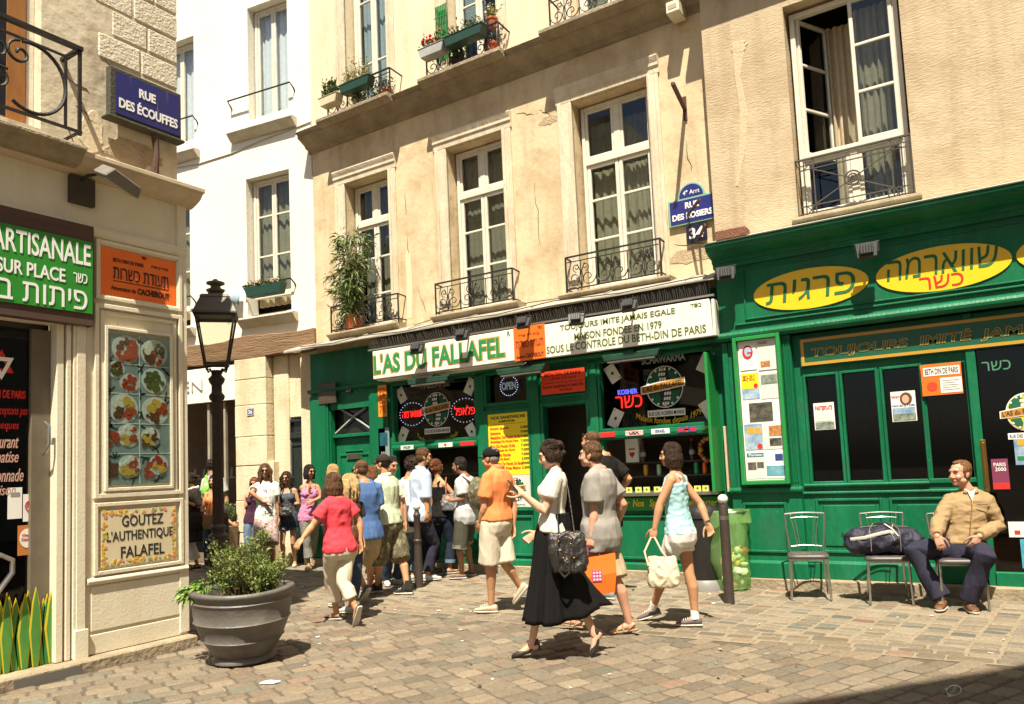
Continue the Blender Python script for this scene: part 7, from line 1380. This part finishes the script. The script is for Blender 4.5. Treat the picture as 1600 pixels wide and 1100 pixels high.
def phone_at(B,s_,label):
    P=B.W[s_]+B.hd[s_]*.10*B.k; t=held('phone',label,'phone',P); b=MB(); d=nrm(B.hd[s_]+V3((0,0,.5))); a=nrm(np.cross(d,FLAT)); c=np.cross(a,d); b.obox(P+V3((0,0,.02)),d*.062,a*.006,c*.032); child(b,'case',BLACKP,t,smooth=False); b=MB(); b.obox(P+V3((0,0,.02))+a*.0068*np.sign(a[2]+.001),d*.055,a*.0008,c*.028); child(b,'screen',mat('phone_screen',(.02,.025,.03),rough=.05),t,smooth=False)
phone_at(B,-1,'dark phone held up in the hand of the woman in the black skirt')
def soft_bag(name,label,C_,w_,h,d_,m,ax,seed,fold=.010,top=.8,group=None):
    t=held(name,label,'bag',C_,group); b=MB(); n=24; v=[]; K=9; side=nrm(np.cross(ax,(0,0,1)))
    for i in range(K):
        u=i/(K-1); z=-h/2+h*u; wd=w_/2*(1-(1-top)*u)*(1-.25*(1-u)**4); dp=d_/2*(1-.75*u**2)*(1-.2*(1-u)**4)
        for j in range(n): a=2*math.pi*j/n; ca,sa=math.cos(a),math.sin(a); v.append(C_+ax*wd*abs(ca)**.6*np.sign(ca)+side*dp*abs(sa)**.7*np.sign(sa)+V3((0,0,z)))
    b.add(v,[(i*n+j,i*n+(j+1)%n,(i+1)*n+(j+1)%n,(i+1)*n+j) for i in range(K-1) for j in range(n)]+[tuple(range(n)),tuple(range((K-1)*n,K*n))]); remesh(b,'body',m,t,.008,2,fold=(fold,11,(1,1,.7)),seed=seed); return t,side
C_=at_depth(888,862,d0-.22); t,sd=soft_bag('handbag','slouchy black leather handbag on two straps at the hip of the woman in the skirt',C_,.34,.30,.16,LEAB,EAST,3,.016)
b=MB(); sh_=B.S[-1]
b.tube([at_depth(873,838,d0-.26),at_depth(871,800,d0-.20),at_depth(872,765,d0-.17),at_depth(876,748,d0-.10),at_depth(881,752,d0+.05)],.006,6); b.tube([at_depth(898,836,d0-.24),at_depth(893,800,d0-.16),at_depth(888,765,d0-.12),at_depth(883,748,d0-.05)],.006,6)
b.tube([at_depth(873,842,d0-.27),at_depth(869,865,d0-.3),at_depth(872,890,d0-.31),at_depth(882,902,d0-.3),at_depth(890,895,d0-.3),at_depth(891,870,d0-.3)],.011,7); child(b,'strap',LEAB,t)
b=MB()
for x,y in ((874,836),(873,846),(876,860),(894,833),(892,842),(892,850),(880,872),(886,874),(897,872)): b.sph(at_depth(x,y,d0-.30),.0085,6)
child(b,'stud',BRASS,t)
# --- man in the orange polo
B=person('person in an orange polo shirt, white shorts and black cap walking away to the left',1.80,(772,957),(774,817),(777,737),(766,716),305,300,0,'m','tan',LA=((757,793,-.3),(751,814,.3)),RA=((803,790,0),(802,822,-.2)),LL=dict(G=(768,957),f=285),RL=dict(K=(790,882,-.1),A=(812,916,.35),f=290,p=-48),hair='crop',hairc='grey',vox=.0065,
  top=dict(kind='polo',m=ORANGEC,hem=.07,sleeve=.68,ease=.024,flare=.012,collar=ORANGEC,fold=(.008,8)),bottom=dict(m=CREAMC,length=.94,ease=.026,flare=.035,waist=.13,belt=LEAB,fold=(.009,7)),shoes=('sneaker',TRN('cream',(.52,.43,.28))),limb=.98,wk=1.04,dk=1.12)
cap(B,cloth('black_cap',(.014,.013,.013),.8))
# --- man in the grey tee and his orange carrier
B=person('person in a loose grey t-shirt carrying an orange paper bag, seen from behind',1.76,(972,990),(938,838),(936,738),(922,711),300,292,4,'m','rosy',LA=((929,800,-.25),(924,838,-.1)),RA=((974,788,.3),(966,815,.6)),LL=dict(G=(903,982),f=292,p=8,z=.01),RL=dict(K=(962,906,-.2),G=(984,990),f=285,p=-8,z=.02),hair='short',hairc='brown',vox=.0065,
  top=dict(m=GREYC,hem=-.22,sleeve=.70,ease=.030,flare=.022,fold=(.009,7)),bottom=dict(m=BEIGEC,length=.96,ease=.024,flare=.03,fold=(.008,7)),shoes=('sandal',mat('sandal_tan',(.33,.22,.12),(.26,.17,.09),18,.7)),wk=1.04,dk=1.08,hands=(.9,.4))
d0=B.d0; ax=nrm(EAST*.92+FLAT*.2); C_=at_depth(930,899,depth(B.W[-1])-.03); t=held('carrier_bag','orange paper carrier bag with a small purple square, held by the man in grey','bag',C_)
sd=np.cross(ax,(0,0,1)); b=MB(); v=[]
for z,w_,d_ in ((-.175,.165,.04),(.0,.185,.052),(.17,.195,.016)): 
    for sx,sy in ((-1,-1),(1,-1),(1,1),(-1,1)): v.append(C_+ax*w_*sx+sd*d_*sy+V3((0,0,z+.02*sx)))
b.add(v,[(i*4+j,i*4+(j+1)%4,(i+1)*4+(j+1)%4,(i+1)*4+j) for i in range(2) for j in range(4)]+[(3,2,1,0)]); child(b,'paper_body',mat('orange_paper',(.82,.16,.015),(.76,.135,.012),4,.5),t,smooth=False)
nr=sd if sd.dot(FLAT)<0 else -sd; b=MB(); b.obox(C_+nr*.053+ax*.0-V3((0,0,.0)),ax*.045,nr*.0012,V3((0,0,.048))); child(b,'printed_square',mat('print_purple',(.42,.05,.20)),t,smooth=False); b=MB()
for i in range(3):
    for j in range(3): b.obox(C_+nr*.0555+ax*(-.028+i*.028)+V3((0,0,-.03+j*.03)),ax*.009,nr*.001,V3((0,0,.009)))
child(b,'printed_dot',mat('print_lilac',(.75,.55,.62)),t,smooth=False); b=MB(); hP=B.W[-1]+B.hd[-1]*.095; b.tube([C_+ax*-.06+V3((0,0,.165)),hP-ax*.02,hP+ax*.02,C_+ax*.06+V3((0,0,.17))],.004,6); child(b,'handle',mat('print_purple',()),t)
# --- woman in turquoise
B=person('person in a turquoise tank top and white shorts walking left with a cream handbag',1.66,(1080,978),(1061,832),(1055,741),(1047,711),300,285,0,'f','tan',LA=((1031,788,-.2),(1023,826,.0),(1019,842,0)),RA=((1094,787,0),(1106,818,-.4),(1112,834,-.3)),LL=dict(G=(1021,968),f=285,p=-16,z=.03),RL=dict(K=(1077,898,-.1),G=(1087,978),f=285),hair='bob',hairc='dark',vox=.006,
  top=dict(kind='tank',m=TURQ,hem=-.02,ease=.010,flare=.004,fold=(.005,11,(1,1,1.6))),bottom=dict(m=WHITEC,length=.44,ease=.014,flare=.022,waist=.10),shoes=('sneaker',TRN('grey_pink',(.14,.10,.10))),wk=1.08,dk=1.08,limb=1.10,hands=(.9,.6))
def socks(B,m,hgt=.12):
    b=MB()
    for s_ in(-1,1): A,fd,fu=B.foot[s_]; u=nrm(B.K[s_]-A); b.tube([A-u*.01,A+u*.03,A+u*hgt*.6],[.045*B.k,.041*B.k,.040*B.k],14)
    child(b,'sock',m,B.t)
socks(B,WHITEC)
dW=depth(B.W[-1]); C_=at_depth(1036,893,dW-.05); t,sd=soft_bag('handbag','large cream leather handbag hanging from the hand of the woman in turquoise',C_,.34,.27,.15,LEAC,nrm(EAST*.95-FLAT*.3),5,.012,.72)
b=MB(); hP=B.W[-1]+B.hd[-1]*.085
for o_ in (-.02,.02): b.tube([at_depth(1013,884,dW-.08+o_),at_depth(1007,862,dW-.06+o_),hP+V3((-.015,0,-.0)),hP+V3((.02,0,.0)),at_depth(1034,862,dW-.05+o_),at_depth(1044,874,dW-.05+o_)],.010,8)
child(b,'strap',LEAC,t)
t=held('wristwatch','thin pale bracelet on the right wrist of the woman in turquoise','bracelet',B.W[1]); b=MB(); u=nrm(B.W[1]-B.E[1]); a=nrm(np.cross(u,FLAT)); c=np.cross(u,a); [b.tube([B.W[1]-u*(.01+.012*q_)+a*.030*math.cos(x)+c*.030*math.sin(x) for x in np.linspace(0,6.28,18)[:-1]],.0035,5,closed=True) for q_ in range(2)]; child(b,'band',CHROME,t)
# --- man in black tee at the door
B=person('person with shaved head and raised sunglasses in a black t-shirt at the shop door',1.86,(946,935),(947,812),(944,716),(922,690),315,305,8,'m','tan',LA=None,RA=((983,748,-.1),(969,765,.5)),LL=dict(G=(934,934)),RL=dict(G=(952,936)),hair='crop',hairc='brown',top=dict(m=BLACKC,hem=-.12,sleeve=.75,ease=.02),bottom=dict(kind='jeans',m=DENIM_D,length=1.93,ease=.012,flare=.008),shoes=('sneaker',TRN('steel',(.22,.22,.22))),shades='up',wk=1.06,group=GRP,vox=.0085)
# --- seated man
cP=C3.translation; dc=depth((cP.x,cP.y,0))
B=person('person in a tan jacket and dark trousers sitting on the right-hand steel chair',1.80,(1508,932),(1506,855),(1513,772),(1499,740),195,250,2,'m','rosy',RA=((1466,818,0,-.02),(1464,838,0,-.27),(1474,862,-.7)),LA=((1559,822,0,-.02),(1530,838,0,-.28),(1516,862,-.7)),RL=dict(K=(1424,858,-.5),G=(1474,951),f=222),LL=dict(K=(1541,868,-.95),G=(1514,954),f=192),hair='receding',hairc='ginger',vox=.0055,d0=dc+.02,shz=.08,wk=1.06,dk=1.08,headk=1.08,hands=(.5,.5),palm_down=True,
  top=dict(kind='jacket',m=TAN_J,hem=.04,sleeve=1.97,ease=.016,flare=.008,collar=TAN_J,fold=(.0085,8,(.8,.8,1.35)),vox=.007,neck=1.03),bottom=dict(kind='trousers',m=NAVYC,length=1.95,ease=.022,flare=.020,fold=(.010,7),vox=.008),shoes=('leather',mat('leather_brown',(.17,.075,.03),(.11,.045,.018),14,.45,.3,50)))
f=nrm(B.fs*np.cross(B.spine,B.rs)); b=MB(); pts=[B.HC+(B.SC-B.HC)*u+f*(dd*B.k) for u,dd in ((.0,.185),(.2,.178),(.45,.172),(.7,.180),(.9,.150))]; b.tube(pts,.004,5); child(b,'zip',BRASS,B.t); b=MB(); c=B.HC+(B.SC-B.HC)*.74-B.rs*.085*B.k+f*.178*B.k; b.tube([c-B.rs*.05,c+B.rs*.05],.0035,5); child(b,'pocket_zip',BLACKP,B.t)
b=MB(); c=B.SC+B.spine*.0*B.k+f*.075*B.k; q2=lambda x,z,d_: B.SC+B.rs*x*B.k+B.spine*z*B.k+f*d_*B.k; b.add([q2(-.048,.035,.070),q2(-.032,.008,.100),q2(0,-.10,.168),q2(.032,.008,.100),q2(.048,.035,.070),q2(0,.005,.085)],[(0,1,5),(1,2,5),(5,2,3),(5,3,4)]); o_=child(b,'undershirt',WHITEC,B.t); o_.modifiers.new('thick','SOLIDIFY').thickness=.006
# --- woman in pink
B=person('person in a coral pink t-shirt and cream cropped trousers walking away to the left',1.66,(530,975),(531,855),(526,780),(520,756),312,318,0,'f','tan',LA=((488,822,-.2),(473,841,-.3),(467,849,-.2)),RA=((562,815,.1),(563,845,-.2),(565,859,0)),LL=dict(G=(526,968),f=300,p=-4),RL=dict(K=(537,912,-.5),A=(556,950,-.2),f=318,p=-62),hair='bob',hairc='brown',vox=.0065,
  top=dict(m=PINKC,hem=-.10,sleeve=.62,ease=.016,flare=.006,fold=(.007,9,(1,1,.9))),bottom=dict(kind='trousers',m=CREAMC,length=1.62,ease=.016,flare=.014,waist=.0,fold=(.007,9)),shoes=('flat',LEAB),wk=1.10,dk=1.08,limb=1.06)
d0=B.d0; C_=at_depth(557,833,d0+.10); t,sd=soft_bag('handbag','brown leather shoulder bag under the right arm of the woman in pink','',.0,.0,.0,LEAB,EAST,4) if False else soft_bag('handbag','brown leather shoulder bag under the right arm of the woman in pink',C_,.24,.17,.09,mat('leather_chestnut',(.16,.06,.03),(.11,.04,.02),12,.45,.3,50),nrm(FLAT+EAST*.3),4,.006)
b=MB(); b.tube([at_depth(552,828,d0+.05),at_depth(552,800,d0+.05),at_depth(550,783,d0+.08),at_depth(553,780,d0+.14),at_depth(560,828,d0+.2)],.011,7); child(b,'strap',mat('leather_chestnut',()),t)
# --- walkers beside her
B=person('person with long blond hair, dark top and rolled jeans walking behind the woman in pink',1.62,(541,957),(546,851),(549,785),(545,756),305,315,0,'f','tan',LA=None,RA=((562,818,.1),(566,842,-.2)),LL=dict(G=(531,948),f=300),RL=dict(K=(556,896,-.1),G=(548,958),f=295),hair='long',hairc='blond',top=dict(m=cloth('charcoal_jersey',(.05,.048,.046),.8),hem=-.12,sleeve=.6),bottom=dict(kind='jeans',m=DENIM,length=1.72,ease=.012,flare=.012,cuff=DENIM_L),shoes=('sneaker',TRN('white',(.62,.60,.56))),vox=.008)
B=person('person in a royal blue t-shirt and beige shorts, back turned, walking away',1.80,(571,938),(571,838),(569,757),(563,734),330,305,0,'m','tan',LA=None,RA=((589,798,.2),(588,830,0)),LL=dict(K=(551,884,-.3),A=(570,918,-.2),f=315,p=-45),RL=dict(G=(578,926),f=315),hair='crop',hairc='brown',vox=.007,top=dict(m=BLUEC,hem=-.05,sleeve=.72,ease=.026,flare=.016,fold=(.008,8)),bottom=dict(m=BEIGEC,length=.98,ease=.024,flare=.025),shoes=('sneaker',TRN('navy',(.07,.075,.10))),shades=True,wk=1.08,dk=1.06)
B=person('person in a checked pale green shirt, camouflage shorts and brown cap striding left',1.78,(614,927),(606,816),(603,748),(597,724),295,290,0,'m','tan',LA=((588,790,.2),(584,815,0)),RA=((625,788,-.2),(627,816,-.2),(633,826,0)),LL=dict(K=(590,872,.2),G=(590,925),f=290),RL=dict(K=(627,872,-.1),G=(637,928),f=285),hair='crop',hairc='black',vox=.007,
  top=dict(kind='polo',m=CHECK,hem=-.02,sleeve=.66,ease=.024,flare=.014,collar=CHECK,fold=(.008,8)),bottom=dict(m=CAMO,length=1.06,ease=.038,flare=.035,fold=(.012,7)),shoes=('hitop',TRN('black_canvas',(.025,.024,.023))),wk=1.05,dk=1.06)
cap(B,cloth('brown_cap',(.040,.027,.022),.8))
t=held('wristwatch','dark watch on the wrist of the man in camouflage shorts','watch',B.W[1]); b=MB(); u=nrm(B.W[1]-B.E[1]); a=nrm(np.cross(u,FLAT)); c=np.cross(u,a); b.tube([B.W[1]-u*.015+a*.033*math.cos(x)+c*.033*math.sin(x) for x in np.linspace(0,6.28,18)[:-1]],[(.012,.003)]*17,6,closed=True); child(b,'strap',BLACKP,t)
B=person('person with short black hair and white t-shirt looking down behind the brown cap',1.72,(612,914),(607,820),(609,752),(613,727),150,140,-12,'m','olive',LL=dict(G=(622,912),f=130),RL=dict(G=(603,914),f=160),hair='short',hairc='black',top=dict(m=WHITEC,hem=-.12,sleeve=.65,ease=.02),bottom=dict(kind='jeans',m=DENIM,length=1.93,ease=.016,flare=.014),shoes=('sneaker',TRN('white',())),group=GRP,vox=.0085)
B=person('person with curly dark hair and white t-shirt eating from a yellow wrapper',1.74,(640,906),(638,822),(637,752),(645,727),35,60,-5,'m','olive',LA=((622,785,-.3),(634,765,-.6),(636,757,0)),RA=((655,786,-.2),(647,798,-.4)),LL=dict(G=(634,904)),RL=dict(G=(645,907)),hair='curly',hairc='dark',top=dict(m=WHITEC,hem=-.12,sleeve=.6,ease=.022),bottom=dict(kind='jeans',m=DENIM_L,length=1.92,ease=.012),shoes=('sneaker',TRN('white',())),group=GRP,vox=.0085)
P=B.W[-1]+B.hd[-1]*.09; t=held('falafel_wrap','pita wrap in yellow paper held by the man with curly hair','food',P); b=MB(); b.tube([P+V3((0,0,-.05)),P+V3((.01,0,.03)),P+EAST*.06+V3((0,0,.07))],[.022,.05,.058],12); child(b,'paper',mat('wrap_yellow',(.80,.55,.03)),t); b=MB(); [b.sph(P+EAST*random.uniform(.0,.09)+FLAT*random.uniform(-.03,.03)+V3((0,0,.07)),.018,6) for _ in range(10)]; child(b,'filling',mat('food_brown',()),t)
B=person('person in a pale blue rolled-sleeve shirt and navy trousers looking towards the counter',1.88,(664,908),(655,806),(657,737),(663,714),55,75,0,'m','tan',LA=None,RA=((666,781,-.1),(668,800,-.1),(667,811,0)),LL=dict(G=(652,905),f=60),RL=dict(G=(668,907),f=75),hair='short',hairc='brown',shades=True,beard='brown',vox=.0075,top=dict(kind='shirt',m=PALEB,hem=-.12,sleeve=.92,ease=.024,flare=.02,collar=PALEB,fold=(.008,8)),bottom=dict(kind='trousers',m=NAVYC,length=1.90,ease=.014,flare=.012),shoes=('sneaker',TRN('white',())),group=GRP)
B=person('person with auburn hair in a bun, black tank top and dark rolled jeans',1.68,(688,896),(690,805),(685,752),(683,730),40,55,0,'f','tan',LA=None,RA=((712,777,-.1),(702,783,-.3)),LL=dict(G=(677,894),f=30),RL=dict(G=(703,896),f=60),hair='bun',hairc='red',vox=.0075,top=dict(kind='tank',m=BLACKC,hem=-.05,ease=.012),bottom=dict(kind='jeans',m=DENIM_D,length=1.78,ease=.014,cuff=DENIM_L),shoes=('flat',LEAB),group=GRP)
d0=B.d0; C_=at_depth(702,785,d0-.18); t,sd=soft_bag('handbag','grey shoulder bag hanging under the arm of the woman in black',C_,.26,.24,.10,mat('leather_grey',(.15,.16,.17),(.11,.12,.13),12,.45,.3,50),EAST,6,.008); b=MB(); b.tube([at_depth(697,772,d0-.2),at_depth(696,755,d0-.16),at_depth(697,746,d0-.06)],.010,6); child(b,'strap',mat('strap_rust',(.30,.09,.05)),t)
B=person('person with beard, grey shirt, olive shorts and a camouflage backpack facing the counter',1.76,(722,904),(728,806),(727,747),(717,728),300,285,0,'m','brown',LA=((724,779,-.2),(708,782,0),(701,779,0)),RA=None,LL=dict(K=(718,862,-.2),G=(722,904),f=280),RL=dict(G=(737,899),f=290),hair='short',hairc='black',beard='black',vox=.0075,top=dict(kind='shirt',m=LIGHTG,hem=-.20,sleeve=.75,ease=.024,flare=.02,fold=(.008,8)),bottom=dict(m=OLIVE,length=.92,ease=.022,flare=.02,cuff=cloth('olive_cuff',(.20,.19,.14))),shoes=('loafer',TRN('plum',(.16,.085,.07))),group=GRP)
f=nrm(B.fs*np.cross(B.spine,B.rs)); C_=mid(B.HC,B.SC,.60)-f*.20; t=held('backpack','camouflage backpack on the back of the bearded man in grey','backpack',C_); b=MB(); b.sph(C_,(.15,.15,.23),16); b.sph(C_-f*.07-V3((0,0,.06)),(.11,.11,.13),12); remesh(b,'pack',CAMO,t,.01,2,fold=(.008,9)); b=MB()
for s_ in(-1,1): b.tube([B.SC+B.rs*s_*.10-f*.14-B.spine*.05,B.SC+B.rs*s_*.11+B.spine*.0-f*.03+V3((0,0,.03)),B.SC+B.rs*s_*.11+f*.11-B.spine*.10,B.SC+B.rs*s_*.13+f*.11-B.spine*.24,B.SC+B.rs*s_*.15-f*.08-B.spine*.36],[(.022,.006)]*5,8)
child(b,'strap',OLIVE,t)
# --- the group in front of the white building
B=person('person with sunglasses and dark bob in a pink tank top, hand at the chin',1.68,(485,889),(483,806),(484,757),(484,737),160,130,0,'f','tan',RA=((481,785,-.5),(483,766,-.5),(482,757,0)),LA=((502,777,-.2),(489,783,-.6)),LL=dict(G=(490,881),f=150),RL=dict(G=(483,890),f=178),hair='bob',hairc='black',shades=True,vox=.0075,top=dict(kind='tank',m=MAUVE,hem=-.15,ease=.014,flare=.010,fold=(.006,11,(1,1,1.3))),bottom=dict(kind='trousers',m=GREYT,length=1.72,ease=.010),shoes=('sandal',mat('sandal_pale',(.45,.33,.2))))
B=person('person with long wavy dark hair and denim dungaree shorts, arms folded',1.62,(453,886),(451,812),(450,763),(447,747),178,182,0,'f','tan',RA=((439,796,-.2),(460,790,-.5)),LA=((467,787,-.2),(445,788,-.6)),LL=dict(G=(461,884),f=170),RL=dict(G=(444,886),f=185),hair='wavy',hairc='dark',shades=True,vox=.0075,limb=.92,wk=.95,top=dict(kind='tank',m=mat('cloth_print_dark',(.10,.13,.17),(.02,.02,.024),40,.9),hem=-.05,ease=.014),bottom=dict(m=cloth('denim_shorts',(.04,.065,.10),.7,18),length=.42,ease=.014,flare=.018,cuff=DENIM_L),shoes=('flat',mat('shoe_ivory',(.55,.47,.36))))
C_=mid(B.HC,B.SC,.28)+B.fh*.20; t,sd=soft_bag('handbag','gathered black handbag clutched in front of the dungaree shorts',C_,.26,.15,.10,LEAB,EAST,7,.014); b=MB(); b.tube([C_+EAST*.11+V3((0,0,.05)),C_+EAST*.05+V3((0,0,.12)),C_-EAST*.05+V3((0,0,.12)),C_-EAST*.11+V3((0,0,.05))],.008,6); child(b,'strap',LEAB,t)
B=person('person with shoulder-length brown hair, printed white t-shirt and plaid shorts',1.80,(418,890),(416,812),(416,755),(414,736),165,165,4,'m','olive',RA=((393,770,-.4),(411,784,-.5)),LA=((432,787,0),(436,811,-.2)),LL=dict(G=(427,889),f=165),RL=dict(G=(410,891),f=190),hair='long',hairc='brown',shades=True,vox=.0075,limb=.9,wk=.94,top=dict(m=WHITEC,hem=-.10,sleeve=.55,ease=.022,flare=.014),bottom=dict(m=PLAID,length=.98,ease=.026,flare=.03),shoes=('sneaker',TRN('black_canvas',())))
f=nrm(B.fs*np.cross(B.spine,B.rs)); b=MB(); rg=random.Random(6); wq=(.158+.030)*B.k
for i in range(64):
    u=rg.uniform(.12,.82); a=rg.uniform(-.55,.75); c=B.HC+(B.SC-B.HC)*u; p=lambda a_,u_: B.HC+(B.SC-B.HC)*u_+B.rs*-.0+(-B.rs)*(.172*math.sin(a_))*B.k+f*(.142*math.cos(a_))*B.k
    if rg.random()<.5: b.tube([p(a,u),p(a+rg.uniform(.1,.25),u)],.0035,4)
    else: b.tube([p(a,u),p(a,min(u+rg.uniform(.06,.14),.86))],.0035,4)
child(b,'shirt_print',mat('print_charcoal',(.06,.065,.07)),B.t)
B=person('person in a purple tank top and jeans half hidden behind the white t-shirt',1.60,(393,886),(396,812),(397,770),(397,756),170,175,0,'f','tan',RA=((384,794,-.2),(391,778,-.5)),LL=dict(G=(400,886)),RL=dict(G=(388,886)),hair='bun',hairc='red',shades=True,top=dict(kind='tank',m=PURP,hem=-.12,ease=.014),bottom=dict(kind='jeans',m=DENIM_L,length=1.92,ease=.010),shoes=('flat',LEAB),vox=.009)
B=person('person in a dark tunic with a white scarf, white cropped trousers and ponytail',1.66,(300,889),(304,815),(301,766),(297,750),235,250,-6,'f','tan',LA=((312,792,-.3),(296,786,-.4)),RA=None,LL=dict(G=(308,888),f=225),RL=dict(G=(293,889),f=215),hair='pony',hairc='dark',shades=True,wk=1.1,dk=1.1,vox=.0085,top=dict(kind='tunic',m=cloth('black_tunic',(.03,.024,.02),.8),hem=-.24,sleeve=.95,ease=.03,flare=.05,name='tunic'),bottom=dict(kind='trousers',m=WHITEC,length=1.72,ease=.03,flare=.02),shoes=('sandal',LEAB))
f=nrm(B.fs*np.cross(B.spine,B.rs)); b=MB(); b.tube([B.HC+B.rs*.06+f*.20,mid(B.HC,B.SC,.5)+B.rs*.07+f*.19,B.SC+B.rs*.08+f*.10,B.SC+B.rs*.05-f*.09+V3((0,0,.03)),B.SC-B.rs*.06-f*.09+V3((0,0,.03)),B.SC-B.rs*.09+f*.11,mid(B.HC,B.SC,.4)-B.rs*.08+f*.2],[(.05,.012)]*7,10); remesh(b,'scarf',WHITEC,B.t,.008,1,fold=(.006,16))
b=MB(); R=[(t_,w_*1.0,d_,o_) for t_,w_,d_,o_ in ((-.62,.24,.20,0),(-.35,.22,.185,0),(-.1,.20,.165,0),(.1,.19,.15,0))]; loft(b,B,R); child(b,'tunic_skirt',cloth('black_tunic',()),B.t)
B=person('person in an orange top and jeans mostly hidden behind the street lamp',1.62,(333,890),(334,816),(333,769),(334,752),185,190,0,'f','tan',RA=((316,798,-.2),(330,799,-.5)),LA=((350,808,-.1),(362,818,-.4),(367,820,0)),LL=dict(G=(341,890)),RL=dict(G=(327,890)),hair='bob',hairc='dark',top=dict(kind='tank',m=ORANGEC,hem=-.10,ease=.014),bottom=dict(kind='jeans',m=DENIM,length=1.92,ease=.010),shoes=('flat',LEAB),vox=.009)
C_=at_depth(326,816,B.d0-.2); t,sd=soft_bag('handbag','brown suede bag at the hip of the woman behind the street lamp',C_,.22,.24,.10,mat('suede_brown',(.22,.12,.055),(.16,.085,.04),12,.9),EAST,8,.006); b=MB(); b.tube([C_+V3((0,0,.1)),at_depth(328,786,B.d0-.15),at_depth(329,772,B.d0-.02)],.008,6); child(b,'strap',mat('suede_brown',()),t)
B=person('person in a pale grey t-shirt before the background shop, back turned',1.78,(336,880),(334,803),(333,747),(330,728),5,350,0,'m','tan',RA=((354,778,-.1),(355,800,0)),hair='short',hairc='black',top=dict(m=LIGHTG,hem=-.12,sleeve=.65,ease=.022),bottom=dict(kind='jeans',m=DENIM_D,length=1.93),shoes=('sneaker',TRN('black_canvas',())),vox=.009)
C_=at_depth(322,763,B.d0-.45); t=held('plastic_bag','bright green plastic carrier bag behind the street lamp','bag',C_); b=MB(); b.sph(C_-V3((0,0,.03)),(.11,.08,.15),14); b.tube([C_+V3((0,0,.05)),C_+V3((.01,0,.24))],[.06,.012],10); remesh(b,'bag',mat('green_film',(.30,.62,.12),(.22,.52,.08),7,.4),t,.009,1,fold=(.010,14)); b=MB(); b.tube([C_+V3((0,0,.2)),C_+V3((.03,0,.28)),C_+V3((.05,0,.2))],.006,5); child(b,'handle',mat('green_film',()),t)
B=person('person with streaked blond hair standing behind the woman in pink',1.68,(517,896),(518,812),(520,757),(521,737),20,15,0,'f','tan',LL=dict(G=(510,896)),RL=dict(G=(525,896)),hair='bob',hairc='blond',top=dict(m=cloth('charcoal_jersey',()),hem=-.1,sleeve=.6),bottom=dict(kind='trousers',m=mat('cloth_stripe',(.36,.34,.29),(.16,.15,.13),18,.9,stretch=(1,1,.2)),length=1.92,ease=.016),shoes=('flat',LEAB),group=GRP,vox=.009)
B=person('person with light brown hair and striped dark top beside the brown cap',1.66,(585,908),(583,818),(582,762),(581,740),30,40,0,'f','tan',LL=dict(G=(578,908)),RL=dict(G=(590,908)),hair='bob',hairc='ginger',top=dict(m=mat('cloth_dark_stripe',(.018,.018,.02),(.20,.20,.20),14,.9,stretch=(.1,.1,3)),hem=-.1,sleeve=.8),bottom=dict(kind='jeans',m=DENIM_D,length=1.92),shoes=('flat',LEAB),group=GRP,vox=.009)
